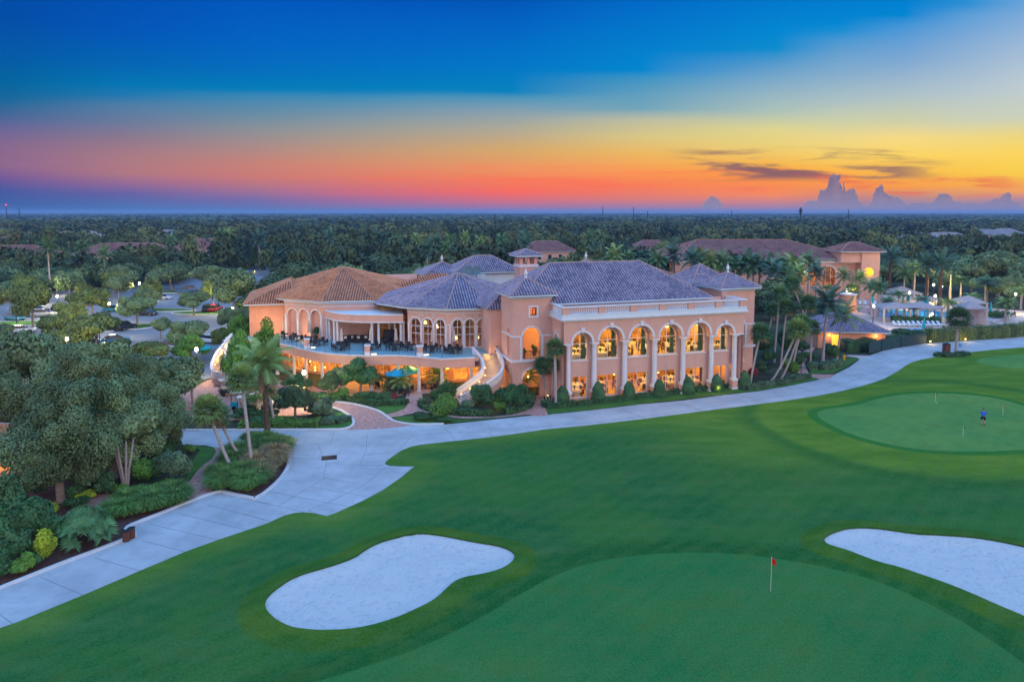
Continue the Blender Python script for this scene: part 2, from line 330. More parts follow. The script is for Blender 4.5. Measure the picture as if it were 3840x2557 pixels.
def band(x,a,b):  # smoothstep
    mr=N.new('ShaderNodeMapRange'); mr.interpolation_type='SMOOTHSTEP'; mr.inputs[1].default_value=a; mr.inputs[2].default_value=b; L.new(x,mr.inputs[0]); return mr.outputs[0]
# streaky clouds in the sunset, in (azimuth, elevation)
cv=N.new('ShaderNodeCombineXYZ'); L.new(s,cv.inputs[0]); L.new(r,cv.inputs[1])
def streak(sc_x,sc_y,rot,seed,lo,hi,s0,s1,r0,r1,col,amt,prev):
    mp=N.new('ShaderNodeMapping'); mp.inputs['Scale'].default_value=(sc_x,sc_y,1); mp.inputs['Rotation'].default_value=(0,0,rot); mp.inputs['Location'].default_value=(seed,seed*.37,0)
    L.new(cv.outputs[0],mp.inputs[0]); nz=N.new('ShaderNodeTexNoise'); nz.inputs['Scale'].default_value=1; nz.inputs['Detail'].default_value=7; nz.inputs['Roughness'].default_value=.55; nz.inputs['Distortion'].default_value=.4; L.new(mp.outputs[0],nz.inputs[0])
    f=band(nz.outputs['Fac'],lo,hi)
    w=mth('MULTIPLY',band(s,s0,s0+.12),mth('SUBTRACT',1,band(s,s1-.14,s1)))
    h=mth('MULTIPLY',band(r,r0,r0+.012),mth('SUBTRACT',1,band(r,r1-.018,r1)))
    return mixc(mth('MULTIPLY',mth('MULTIPLY',f,amt),mth('MULTIPLY',w,h)),prev,lin(*col))
prev=streak(5,75,.05,3.1,.5,.66,-.3,.5,.02,.075,(255,105,75),.45,prev)
prev=streak(6,52,.10,9.7,.45,.60,.2,.66,.042,.098,(135,95,100),.95,prev)
prev=streak(6,70,.06,5.3,.5,.62,.3,.8,.018,.062,(240,95,70),.7,prev)
# cumulus bank low over the sunset: skyline height against azimuth
fc=N.new('ShaderNodeFloatCurve'); cvp=[(40,470),(60,470),(72,410),(95,392),(120,370),(150,372),(188,357),(205,368),(198,470),(230,470),(760,470),(785,430),(812,394),(850,378),(888,375),(897,320),(920,298),(950,292),(962,245),(985,216),(1003,208),(1030,216),(1060,208),(1078,222),(1079,252),(1062,300),(1074,385),(1088,342),(1108,312),(1130,304),(1160,330),(1200,352),(1211,395),(1250,410),(1283,396),(1288,345),(1303,294),(1330,282),(1352,288),(1378,326),(1440,346),(1470,382),(1560,400),(1690,398),(1735,372),(1758,344),(1810,330),(1848,345),(1875,376),(1990,408),(2100,398),(2165,350),(2200,352),(2238,332),(2275,345),(2300,382),(2360,400),(2450,385),(2560,410),(2700,380),(2900,430)]
cc=fc.mapping.curves[0]; sx_=lambda x:((2600+.52654*x-1920)/2560*.99-.24)/.66; ry=lambda y:(796-(550+.52654*y))/2560/.08
pts_=[(max(0.,min(1.,sx_(x))),max(0.,ry(y))) for x,y in cvp]
cc.points[0].location=(0,0); cc.points[1].location=(1,pts_[-1][1])
for p_ in pts_[:-1]: cc.points.new(*p_)
for p_ in cc.points: p_.handle_type='VECTOR'
fc.mapping.update()
nc1=N.new('ShaderNodeTexNoise'); nc1.inputs['Scale'].default_value=75; nc1.inputs['Detail'].default_value=7; L.new(cv.outputs[0],nc1.inputs[0])
nc2=N.new('ShaderNodeTexNoise'); nc2.inputs['Scale'].default_value=16; nc2.inputs['Detail'].default_value=4; L.new(cv.outputs[0],nc2.inputs[0])
sw=mth('ADD',s,mth('MULTIPLY',mth('SUBTRACT',nc1.outputs['Fac'],.5),.016)); rcl=mth('ADD',mth('ADD',r,mth('MULTIPLY',mth('SUBTRACT',nc2.outputs['Fac'],.5),.008)),mth('MULTIPLY',mth('SUBTRACT',nc1.outputs['Fac'],.5),.012))
vo=N.new('ShaderNodeTexVoronoi'); vo.inputs['Scale'].default_value=62; L.new(cv.outputs[0],vo.inputs['Vector']); rcl=mth('ADD',rcl,mth('MULTIPLY',mth('SUBTRACT',vo.outputs['Distance'],.45),.009))
L.new(mth('DIVIDE',mth('SUBTRACT',sw,.24),.66,clamp=True),fc.inputs[1])
hh=mth('MULTIPLY_ADD',fc.outputs[0],.084,.001); dd_=mth('SUBTRACT',hh,rcl)
cm_=mth('MULTIPLY',mth('MULTIPLY',band(dd_,-.0005,.0026),band(hh,.001,.004)),mth('MULTIPLY',band(s,.24,.27),.93))
ccol=mixc(band(r,.0,.045),lin(150,138,168),lin(112,108,140)); ccol=mixc(mth('MULTIPLY',band(nc1.outputs['Fac'],.45,.62),.35),ccol,lin(160,140,160)); ccol=mixc(mth('SUBTRACT',1,band(dd_,.0,.004)),ccol,lin(195,150,140))
prev=mixc(cm_,prev,ccol)
# overhead and behind the camera: unseen sky, brightness and colour chosen to light the scene
up=band(r,.34,1.1)
prev=mixc(up,prev,(ZEN:=(.30,.74,1.5)))
zf=band(Z,.05,.75)
back=mixc(zf,(1.45,1.08,1.02),ZEN)
nb=N.new('ShaderNodeTexNoise'); nb.inputs['Scale'].default_value=3; nb.inputs['Detail'].default_value=6; mpb=N.new('ShaderNodeMapping'); mpb.inputs['Scale'].default_value=(1,1,4); L.new(tc.outputs['Generated'],mpb.inputs[0]); L.new(mpb.outputs[0],nb.inputs[0])
back=mixc(mth('MULTIPLY',band(nb.outputs['Fac'],.5,.7),.5),back,(1.6,1.0,.9))
fb=mth('SUBTRACT',1,band(Y,-.15,.35))
prev=mixc(fb,prev,back)
bel=mth('SUBTRACT',1,band(Z,-.02,0.)); prev=mixc(bel,prev,(.05,.1,.15))
L.new(prev,bg.inputs[0]); bg.inputs[1].default_value=1.
sl=bpy.data.lights.new('sun','SUN'); sl.energy=.55; sl.angle=R(20); sl.color=(1,.78,.62); so=bpy.data.objects.new('sun',sl); COL.objects.link(so)
so.rotation_euler=Vector((-.55,.75,-.42)).to_track_quat('-Z','Y').to_euler()
# ---- haze
def haze_box():
    mb=MB(); mb.box(-9150,-8350,-2,9150,9950,40); m=bpy.data.materials.new('haze'); m.use_nodes=True; nt=m.node_tree
    nt.nodes.remove(nt.nodes['Principled BSDF']); v=nt.nodes.new('ShaderNodeVolumePrincipled'); v.inputs['Density'].default_value=.00016; v.inputs['Color'].default_value=(.35,.6,1,1); v.inputs['Anisotropy'].default_value=0
    nt.links.new(v.outputs[0],nt.nodes['Material Output'].inputs['Volume']); o=mb.build('haze',m); tag(o,'thin bluish evening haze over the distant woods','haze',kind='stuff')
def lamp_pt(name,loc,e,col=(1,.55,.2),size=.15,parent=None):
    l=bpy.data.lights.new(name,'POINT'); l.energy=e; l.color=col; l.shadow_soft_size=size; o=bpy.data.objects.new(name,l); COL.objects.link(o); o.location=loc; o.parent=parent; return o
# ---- base ground
mb=MB(); n=64; mb.add([(9000*math.cos(2*PI*k/n),9000*math.sin(2*PI*k/n)+800,-.03) for k in range(n)],[tuple(range(n))]); tag(mb.build('ground',M['soil']),'dark leafy ground under the woods','ground',kind='structure')
def sheet(name,pts,m,z,label,cat,kind='structure',z1=None):
    mb=MB(); mb.poly(pts,z,z1); return tag(mb.build(name,m),label,cat,kind=kind)
def smooth(pts,closed=False,it=2):
    P=[Vector((p[0],p[1])) for p in pts]
    for _ in range(it):
        Q=[]; n=len(P); rng=range(n) if closed else range(n-1)
        if not closed: Q.append(P[0])
        for i in rng:
            a,b=P[i],P[(i+1)%n]; Q+= [a*.75+b*.25,a*.25+b*.75]
        if not closed: Q.append(P[-1])
        P=Q
    return [(p.x,p.y) for p in P]
LOW=[(-400,2520),(0,2355)]+T(s2,[(140,1378),(740,1132),(1240,918),(1640,750),(1930,645),(2355,503)])[0:]+T(s4,[(230,1090),(330,1045),(400,1028),(450,1023),(520,1026),(580,1037),(640,1050),(700,1030),(760,1003),(900,940),(1050,860),(1180,770),(1250,712),(1285,685),(1180,684),(1100,680),(1070,668),(1068,655),(1090,636),(1130,607),(1190,567),(1260,540),(1320,527),(1400,518),(1580,498),(1800,475),(2000,450)])+[(2040,1611),(2200,1596),(2400,1573)]+T(s3,[(0,483),(180,462),(500,420),(760,380),(940,345),(1100,305),(1200,275),(1270,250),(1330,217),(1390,183),(1440,145),(1490,120),(1560,100),(1660,82),(1930,44),(2120,24),(2355,5)])+[(4100,1288),(4500,1262)]
KL=[(-400,2400),(0,2211)]+T(s2,[(200,1005),(400,925),(600,845),(850,752),(1050,675),(1130,640),(1180,628),(1215,615),(1190,590),(1130,560),(1150,530),(1250,490),(1450,410),(1600,345),(1800,268),(1940,222),(1985,238),(2230,290)])+T(s4,[(110,930),(160,905),(200,880),(300,790),(345,730),(365,690),(375,650),(375,620),(362,585),(345,555),(325,525)])
ISL_TOP=[(1063,1665),(1046,1650),(1005,1640),(960,1638),(925,1650),(897,1675)]
PL=[(803,1677),(771,1670),(729,1669),(673,1666),(500,1668)]
UP=[(500,1612),(710,1616),(900,1614)]+T(s4,[(400,419),(700,419),(770,414),(830,395),(852,365)])
UP2=T(s4,[(1200,372),(1260,380),(1350,380),(1500,376),(1670,360),(1850,342),(2150,310),(2270,304),(2355,292)])+T(z3,[(1075,1188),(1640,1130),(2352,1045)])+[(2560,1502)]+T(s3,[(0,378),(300,345),(560,300),(770,255),(900,210),(1000,160),(1080,100),(1170,65),(1270,30),(1400,5)])+T(r3,[(1600,905),(1820,890),(2100,868),(2355,846)])+[(4100,1243),(4500,1225)]
lowW=W(LOW); roadpoly=W(LOW)+list(reversed(W(UP2)))+list(reversed(W(UP)))+list(reversed(W(PL)))+list(reversed(W(ISL_TOP)))+list(reversed(W(KL)))
road=sheet('road',roadpoly,M['conc'],.012,'pale concrete cart road curving past the clubhouse','road')
# saw-cut joints and the drain belong to the road
jt=MB()
jm=mat('joint',(.17,.19,.22),.9,.3)
def J(p,q,w=.03):
    a,b=G(*p,.016),G(*q,.016); jt.beam(a,b,w,.006)
for seg in ([(438,430),(370,605)],[(692,425),(668,515),(400,528)],[(575,520),(607,615)],[(370,622),(610,628)],[(640,640),(612,775),(280,975)],[(935,432),(930,560),(882,672)],[(1265,455),(1155,580)],[(1070,690),(900,830),(640,950),(500,1005)],[(1530,425),(1583,497)],[(1500,395),(1530,425)],[(1820,375),(1850,420)],[(1830,433),(1860,465)],[(1265,458),(1540,432),(1830,430),(2110,412),(2310,382)],[(2110,412),(2150,430)],[(640,660),(880,674),(1050,676)],[(530,835),(930,905)],[(610,765),(860,812)],[(400,905),(640,950),(780,975)],[(220,865),(400,905)],[(110,935),(280,975),(480,1022)],[(910,600),(1150,582)],[(920,735),(990,745)],[(20,1030),(230,1090)],[(600,1045),(500,1005)]):
    P=T(s4,seg)
    for a,b in zip(P[:-1],P[1:]): J(a,b)
for a,b in (((360,975),(742,1135)),((830,800),(1240,918)),((1250,650),(1640,750)),((1330,505),(1930,645)),((1580,410),(2170,555)),((0,1305),(115,1385)),((1830,335),(2355,470)),((2130,270),(2355,330))): J(*T(s2,[a,b]))
for pts in (T(s3,[(0,452),(200,425),(420,388),(650,350),(850,312),(1000,272),(1200,185),(1350,118),(1500,75),(1700,40)]),[(1800,1612),(2000,1601),(2250,1581),(2480,1554),(2700,1519)]):
    for a,b in zip(pts[:-1],pts[1:]): J(a,b)
for k in range(15):
    a=UP2[9+k]; 
    x=2080+k*70
for xa,ya,xb,yb in ((1900,1585,1960,1615),(2150,1560,2230,1592),(2330,1535,2420,1568),(2540,1510,2640,1540),(2760,1478,2860,1510),(2960,1440,3060,1470),(3130,1395,3220,1428),(3260,1335,3390,1372),(3420,1310,3520,1340)): J((xa,ya),(xb,yb),.03)
o=jt.build('joint',jm,road)
dr=MB(); c=G(*s4(657,621),0)
dr.obox((c.x,c.y),.25,.68,.55,.014,.03)
g=empty('storm_drain',(0,0,0),0,'dark iron storm drain grate set in the concrete road','drain'); dr.build('rim',M['iron'],g)
gr=MB()
for k in range(10):
    x=-.58+k*.129; ca,sa=math.cos(.25),math.sin(.25); gr.beam((c.x+x*ca+.48*sa,c.y+x*sa-.48*ca,.04),(c.x+x*ca-.48*sa,c.y+x*sa+.48*ca,.04),.06,.02)
gr.build('grate',mat('grate',(.03,.03,.03),.6,.1,metal=.7),g)
# kerbs
def strip(pts,w,h,side=1,z0=0.):
    mb=MB(); P=[Vector((p[0],p[1],0)) for p in pts]; n=len(P); off=[]
    for i in range(n):
        d=(P[min(i+1,n-1)]-P[max(i-1,0)]).normalized(); off.append(P[i]+Vector((-d.y,d.x,0))*w*side)
    for i in range(n-1):
        a,b,c_,d_=P[i],P[i+1],off[i+1],off[i]
        V=[(p.x,p.y,z) for z in (z0,h) for p in (a,b,c_,d_)]
        mb.add(V,[(4,5,6,7),(0,1,5,4),(2,3,7,6)]+([(3,0,4,7)] if i==0 else [])+([(1,2,6,5)] if i==n-2 else []))
    return mb
def kerb(pts,side,label,w=.28,h=.13):
    o=strip(W(smooth(pts,it=1)),w,h,side).build('kerb',M['kerb']); tag(o,label,'kerb',kind='structure')
kerb(KL,1,'pale concrete kerb along the garden side of the cart road')
DR_L=T(s4,[(690,252),(740,268),(800,300),(835,330),(852,365),(830,395),(770,414),(700,419),(400,419)])+[(900,1614),(710,1616),(500,1612)]
kerb(DR_L,-1,'pale kerb round the planted bed left of the brick drive')
DR_R=T(s4,[(700,215),(790,222),(900,245),(1000,275),(1050,305),(1100,345),(1160,366),(1260,380),(1350,380),(1500,376)])
kerb(DR_R,1,'pale kerb along the right of the brick drive')
# brick surfaces
sheet('brick_drive',W(T(s4,[(690,213),(790,222),(900,245),(1000,275),(1050,305),(1100,345),(1160,366),(1260,379),(1200,392),(1100,402),(940,412),(775,416),(830,395),(852,365),(835,330),(800,300),(740,268),(680,250)])),M['paver'],.02,'pink brick drive curving off the concrete road','drive')
sheet('brick_path',W(T(s4,[(1215,190),(1340,190),(1350,210),(1325,262),(1385,285),(1480,300),(1620,318),(1850,322),(2000,305),(2110,275),(2150,240),(2150,175),(2235,175),(2240,240),(2268,300),(2250,312),(2200,316),(2120,303),(1900,325),(1680,334),(1560,328),(1440,305),(1330,285),(1240,300),(1170,318),(1110,330),(1060,305),(1150,285),(1210,260),(1235,225)])),M['paver'],.024,'brick footpath between the clubhouse beds','path')
sheet('patio',W([(1180,1480),(1420,1420),(1600,1430),(1620,1520),(1520,1530),(1400,1540),(1250,1500)]+[])[:0]+[G(*p) for p in T(s4,[(560,150),(700,95),(900,40),(1500,40),(1640,130),(1340,150),(1345,192),(1212,192),(1225,160),(900,170),(700,200)])],M['patio'],.008,'pale tiled patio under the terrace','patio')
sheet('brick_walk',W(T(s1,[(1720,915),(1735,950),(1700,1010),(1640,1050),(1580,1110),(1530,1180),(1480,1215),(1400,1250),(1200,1280),(1000,1290),(860,1275),(760,1300),(640,1370),(700,1420),(800,1400),(1000,1370),(1250,1360),(1500,1330),(1620,1310),(1700,1270),(1720,1180),(1760,1110),(1810,1050),(1880,970),(1921,913)])),M['paver'],.03,'brick garden walk winding left of the planted island','path')
sheet('brick_plaza',W([(640,1500),(780,1425),(900,1400),(1000,1420),(1150,1440),(1230,1470),(1250,1520),(1150,1560),(1000,1560),(900,1578),(780,1572),(660,1560)]),M['paver'],.016,'brick forecourt where golf carts are parked','forecourt')
sheet('service_path',W(T(s3,[(580,100),(620,0),(700,-60),(760,-20),(700,60),(650,130),(690,210),(800,215),(900,215),(860,240),(770,255),(680,240),(600,200)])),M['paver'],.02,'brick path between palms and pump beds','path')
sheet('side_path',W(T(s3,[(960,72),(1000,65),(1100,68),(1180,70),(1080,100),(1060,85)])),M['deck'],.018,'short pale path joining the road by the hedge','path')
# planting beds
sheet('mulch_bed',W([(-500,2300),(0,2205)]+KL[2:]+ISL_TOP+[(860,1720),(830,1780),(780,1840),(700,1870),(500,1860),(350,1850),(250,1750),(0,1700),(-500,1700)]),M['mulch'],-.005,'dark brown mulch beds under the garden planting','mulch')
sheet('lawn_strip',W(T(s1,[(1560,903),(1718,918),(1733,950),(1698,1010),(1638,1050),(1578,1110),(1525,1180),(1490,1200),(1500,1130),(1560,1000),(1610,935),(1540,920)])),M['lawn'],.034,'small mown lawn beside the garden walk','lawn')
sheet('lawn_a',W(T(s4,[(0,414),(400,413),(700,413),(765,408),(820,390),(838,365),(825,340),(790,310),(740,285),(700,300),(600,360),(0,370)])),M['lawn'],.02,'mown verge round the left bed','lawn')
sheet('lawn_b',W(T(s4,[(1010,270),(1060,300),(1150,284),(1205,262),(1215,235),(1100,235),(1000,250)])),M['lawn'],.03,'mown triangle of grass beside the brick drive','lawn')
sheet('lawn_c',W(T(s4,[(1115,322),(1180,315),(1260,315),(1330,290),(1440,312),(1560,335),(1690,341),(1900,332),(2120,310),(2155,310),(1850,339),(1500,370),(1350,374),(1260,372),(1180,355)])),M['lawn'],.03,'grass strip between footpath and cart road','lawn')
sheet('lawn_d',W(T(z3,[(940,1060),(1000,1110),(1400,1080),(2352,960)])+[(2700,1456),(2900,1425),(3010,1400)]+T(s3,[(650,225),(770,250),(560,300),(300,342),(0,374)])+[(2560,1498)]+T(z3,[(2352,1040),(1640,1125),(1075,1182),(1035,1200),(985,1150)])),M['lawn'],.026,'grass verge in front of the arcade','lawn')
sheet('lawn_e',W(T(s3,[(700,210),(880,205),(980,155),(1080,92),(1020,88),(930,90),(860,140),(700,180)])),M['lawn'],.03,'lawn corner at the bend of the road','lawn')
# asphalt
PARK=[G(x,y) for x,y in [(-900,1500),(-600,1120),(0,1105),(300,1085),(600,1055),(760,1030),(960,1000),(1080,1000),(1075,1060),(990,1100),(935,1150),(900,1200),(890,1280),(860,1400),(700,1440),(300,1400)]]
park=sheet('car_park',PARK,M['asph'],.004,'blue grey asphalt car park','car park')
for k,(lab,pts) in enumerate([('round grass island in the car park',r4(1215,1120)),('grass island under the white saloon trees',r4(1370,975)),('grass island at the left rows',r4(300,1090)),('grass island behind the left rows',r4(520,1015)),('grass island on the far drive',r4(1540,812)),('grass island below the lamp',r4(1880,1000))]):
    c=G(*pts); a=(3.2,9,9,4,5,9)[k]; bq=(3,2.4,2.6,2,3,2.4)[k]
    P=[(c.x+a*math.cos(2*PI*i/28),c.y+bq*math.sin(2*PI*i/28)) for i in range(28)]
    o=sheet('grass_island',P,M['lawn'],.12,lab,'lawn',z1=0.)
    P2=[(c.x+(a+.25)*math.cos(2*PI*i/28),c.y+(bq+.25)*math.sin(2*PI*i/28)) for i in range(29)]
    tag(strip(P2,.25,.15,1).build('kerb',M['kerb']),'pale kerb of the '+lab,'kerb',kind='structure')
# ---- golf course
SANDS=[T(b1,[(200,660),(215,610),(280,550),(350,500),(430,450),(560,405),(720,362),(830,325),(925,288),(1000,232),(1075,190),(1180,150),(1300,118),(1400,100),(1480,98),(1600,112),(1750,140),(1900,170),(2050,192),(2140,218),(2195,250),(2208,285),(2190,325),(2130,370),(2040,405),(1930,430),(1820,448),(1740,475),(1680,520),(1610,590),(1540,645),(1420,705),(1250,780),(1030,845),(850,872),(650,878),(500,868),(400,848),(300,800),(235,745),(205,700)]),
 T(b2,[(803,250),(820,222),(880,190),(980,160),(1100,153),(1240,160),(1400,185),(1600,205),(1800,215),(2000,232),(2180,262),(2355,300),(2700,380),(2900,600),(2800,900),(2600,950),(2355,840),(2150,755),(1950,665),(1750,585),(1560,520),(1400,465),(1220,420),(1100,375),(1000,335),(900,305),(830,285)])]
SZ=.34
sandW=[[ (p.x,p.y) for p in W(smooth(s_,True,1),SZ)] for s_ in SANDS]
GREENS=[[(900,2660),(500,2800),(700,3000),(2400,3800),(4600,3600),(4700,3000)]+T(b2,[(2800,1560),(2355,1210),(2150,1060),(1900,900),(1700,790),(1500,690),(1250,585),(1000,505),(750,450),(480,405),(250,372),(0,352),(-250,350)])+[(2400,2078),(2250,2100),(2130,2134),(2000,2197),(1787,2324),(1600,2417),(1367,2501),(1161,2560)],
 T(s3,[(745,520),(760,500),(850,478),(960,468),(1080,445),(1190,410),(1300,385),(1450,365),(1600,357),(1800,362),(2000,378),(2150,400),(2355,455),(2700,600),(2800,720),(2600,790),(2355,797),(2150,808),(1900,812),(1700,807),(1500,790),(1300,755),(1100,705),(950,650),(850,600),(775,558)]),
 T(s3,[(1960,120),(2050,85),(2200,65),(2355,55),(2800,50),(3000,150),(2600,190),(2355,180),(2200,170),(2050,145)])]
GZ=[.25,.35,.2]
def gpoly(pts,z): return [(p.x,p.y) for p in W(pts,z)]
greenW=[gpoly(smooth(g_,True,1),z) for g_,z in zip(GREENS,GZ)]
golf=[(p.x,p.y) for p in lowW]+[(150,118),(150,-60),(-110,-60),(-110,10)]
def sdist(P,poly):  # signed distance (neg inside)
    A=np.array(poly); B=np.roll(A,-1,0); d=np.full(len(P),1e9); ins=np.zeros(len(P),bool)
    for a,b in zip(A,B):
        ab=b-a; t_=np.clip(((P-a)@ab)/(ab@ab+1e-12),0,1); d=np.minimum(d,np.hypot(*(P-(a+t_[:,None]*ab)).T))
        c_=((a[1]>P[:,1])!=(b[1]>P[:,1])); xx=(b[0]-a[0])*(P[:,1]-a[1])/((b[1]-a[1]) if abs(b[1]-a[1])>1e-12 else 1e-12)+a[0]; ins^=c_&(P[:,0]<xx)
    return np.where(ins,-d,d)
def sst(x): x=np.clip(x,0,1); return x*x*(3-2*x)
lowline=[(p.x,p.y) for p in lowW]
def linedist(P,L_):
    A=np.array(L_); d=np.full(len(P),1e9)
    for a,b in zip(A[:-1],A[1:]):
        ab=b-a; t_=np.clip(((P-a)@ab)/(ab@ab+1e-12),0,1); d=np.minimum(d,np.hypot(*(P-(a+t_[:,None]*ab)).T))
    return d
def golfh(P):
    P=np.asarray(P,float); ds=np.minimum(sdist(P,sandW[0]),sdist(P,sandW[1])); dg=[sdist(P,g_) for g_ in greenW]; dr=linedist(P,lowline)
    h=np.full(len(P),.03)
    for d,z,w in zip(dg,GZ,(3.,5.,3.)): h=np.maximum(h,.03+(z-.03)*sst(1-d/w))
    h=np.maximum(h,.03+(SZ-.03)*sst(1-np.abs(ds)/2.1))
    h+=.12*(np.sin(P[:,0]*.11+.6)*np.sin(P[:,1]*.09)+.6*np.sin(P[:,0]*.23+P[:,1]*.17))*sst((dr-.5)/6)*sst(ds/3)*sst((dg[0]+1)/5)*sst((dg[1]+1)/5)
    h=.03+(h-.03)*sst(dr/1.2)
    return np.maximum(h,.02),ds,dg,dr
gx=[];gy=[]
y=-58.
while y<118:
    st=.7 if 20<y<60 else 1.3
    x=-108.
    while x<148:
        if -.95*max(y,5)-12<x<.95*max(y,5)+12 or RS.rand()<.12: gx.append(x+RS.rand()*st*.3); gy.append(y+RS.rand()*st*.3)
        x+=st
    y+=st
pts=np.array([gx,gy]).T
def dens(poly,step):
    out=[]
    n=len(poly)
    for i in range(n):
        a,b=np.array(poly[i]),np.array(poly[(i+1)%n]); k=max(1,int(np.hypot(*(b-a))/step))
        for j in range(k): out.append(tuple(a+(b-a)*j/k))
    return out
bound=dens(golf,1.5); sd=[dens(s_,.5) for s_ in sandW]
ds=np.minimum(sdist(pts,sandW[0]),sdist(pts,sandW[1])); db=sdist(pts,golf)
pts=pts[(db<-.35)&(ds>.25)]
allv=[Vector(p) for p in bound]; edges=[(i,(i+1)%len(bound)) for i in range(len(bound))]
for s_ in sd:
    o0=len(allv); allv+= [Vector(p) for p in s_]; edges+= [(o0+i,o0+(i+1)%len(s_)) for i in range(len(s_))]
allv+= [Vector(p) for p in pts]
res=delaunay_2d_cdt(allv,edges,[],1,1e-4)
V2=np.array([(v.x,v.y) for v in res[0]]); Fc=np.array([f for f in res[2] if len(f)==3])
cen=V2[Fc].mean(1); keep=(np.minimum(sdist(cen,sandW[0]),sdist(cen,sandW[1]))>0); Fc=Fc[keep]
hh,ds,dg,dr=golfh(V2)
a_=V2[Fc]; ar=(a_[:,1,0]-a_[:,0,0])*(a_[:,2,1]-a_[:,0,1])-(a_[:,1,1]-a_[:,0,1])*(a_[:,2,0]-a_[:,0,0]); Fc[ar<0]=Fc[ar<0][:,::-1]
V3=np.column_stack([V2,hh])
turf=bpy.data.materials.new('turf'); turf.use_nodes=True
golfo=np_mesh('golf_course',V3,Fc,turf,smooth=True); tag(golfo,'mown golf turf with greens and fairway','golf course',kind='structure')
me=golfo.data
def vattr(n,val): a=me.attributes.new(n,'FLOAT','POINT'); a.data.foreach_set('value',np.asarray(val,np.float32))
vattr('collar',np.maximum(sst(1-(ds-1.2)/.9)*(ds>0),0)); vattr('dsand',ds)
vattr('dg0',dg[0]); vattr('dg1',dg[1]); vattr('dg2',dg[2]); vattr('droad',dr)
nt=turf.node_tree;N=nt.nodes;L=nt.links;b=N['Principled BSDF']; b.inputs['Roughness'].default_value=.9; b.inputs['Specular IOR Level'].default_value=.0
def at(n): a=N.new('ShaderNodeAttribute'); a.attribute_name=n; return a.outputs['Fac']
tcg=N.new('ShaderNodeTexCoord')
def noise(sc,st=(1,1,1),det=6):
    mp=N.new('ShaderNodeMapping'); mp.inputs['Scale'].default_value=st; L.new(tcg.outputs['Object'],mp.inputs[0]); n=N.new('ShaderNodeTexNoise'); n.inputs['Scale'].default_value=sc; n.inputs['Detail'].default_value=det; L.new(mp.outputs[0],n.inputs[0]); return n.outputs['Fac']
n1=noise(.12); n2=noise(.5,(.35,1,1)); n3=noise(9,(1,1,1),3)
base=mixc(band(n1,.35,.65),(.012,.115,.032),(.034,.15,.028)); base=mixc(mth('MULTIPLY',band(n2,.4,.75),.55),base,(.07,.165,.055)); n5=noise(.045,(1,2.2,1),3); base=mixc(mth('MULTIPLY',band(n5,.5,.62),.5),base,(.008,.10,.03))
wob=mth('MULTIPLY',mth('SUBTRACT',noise(.35),.5),1.2)
def zonef(d,a,b_): return mth('SUBTRACT',1,band(mth('ADD',d,wob),a,b_))
# yellow-green longer turf by the road edge and round practice green
yg=mixc(band(n2,.3,.7),(.085,.19,.014),(.16,.26,.028))
far=N.new('ShaderNodeSeparateXYZ'); L.new(tcg.outputs['Object'],far.inputs[0])
right=band(far.outputs[0],6,26); up_=band(far.outputs[1],48,68)
base=mixc(mth('MULTIPLY',mth('MULTIPLY',right,up_),.85),base,yg)
base=mixc(mth('MULTIPLY',zonef(at('droad'),.3,3.5),.6),base,yg)
base=mixc(mth('MULTIPLY',zonef(at('dg1'),4,8),mth('SUBTRACT',.9,mth('MULTIPLY',band(at('dg1'),5,9),.4))),base,yg)
dk=(.006,.10,.018)
base=mixc(mth('MULTIPLY',zonef(at('dg0'),1.2,3.2),.75),base,dk)
base=mixc(mth('MULTIPLY',mth('SUBTRACT',1,band(mth('ADD',at('dsand'),mth('MULTIPLY',wob,.35)),1.25,1.75)),1.),base,mixc(band(n2,.35,.7),(.03,.115,.012),(.075,.155,.014)))
base=mixc(mth('SUBTRACT',1,band(at('dg1'),.9,1.1)),base,(.03,.17,.025))
base=mixc(mth('MULTIPLY',mth('MULTIPLY',band(mth('ADD',at('dg1'),wob),5.6,7.2),mth('SUBTRACT',1,band(mth('ADD',at('dg1'),wob),7.2,9.8))),.6),base,dk)  # dark ring: shade of the unbuilt bank put into the turf colour
g0=mixc(band(n1,.35,.65),(.018,.165,.045),(.045,.185,.045)); g0=mixc(mth('MULTIPLY',band(n2,.45,.75),.4),g0,(.075,.19,.06)); g1=mixc(band(n1,.35,.65),(.09,.26,.07),(.15,.29,.07))
base=mixc(mth('SUBTRACT',1,band(at('dg0'),-.06,.06)),base,g0); base=mixc(mth('SUBTRACT',1,band(at('dg1'),-.06,.06)),base,g1); base=mixc(mth('SUBTRACT',1,band(at('dg2'),-.1,.1)),base,g1)
base=mixc(.10,base,mixc(band(n3,.3,.7),(.0,.03,.0),(.25,.5,.2)))
n7=noise(1.1,(1,1,1),9); base=mixc(mth('MULTIPLY',band(n7,.48,.68),.30),base,(.085,.17,.045)); base=mixc(mth('MULTIPLY',band(noise(.5,(1,1,1),8),.52,.66),.22),base,(.10,.15,.03)); base=mixc(mth('MULTIPLY',band(noise(4.5,(1,1,1),3),.66,.74),.35),base,(.03,.07,.012))
wv=N.new('ShaderNodeTexWave'); wv.inputs['Scale'].default_value=.22; wv.inputs['Distortion'].default_value=1.2; wv.inputs['Detail Scale'].default_value=.15; mpv=N.new('ShaderNodeMapping'); mpv.inputs['Rotation'].default_value=(0,0,.75); L.new(tcg.outputs['Object'],mpv.inputs[0]); L.new(mpv.outputs[0],wv.inputs[0]); base=mixc(mth('MULTIPLY',band(wv.outputs['Fac'],.35,.65),.10),base,(.09,.22,.07))
L.new(base,b.inputs['Base Color'])
bp=N.new('ShaderNodeBump'); bp.inputs['Strength'].default_value=.5; bp.inputs['Distance'].default_value=.03; L.new(noise(14,(1,1,1),4),bp.inputs['Height']); L.new(bp.outputs[0],b.inputs['Normal'])
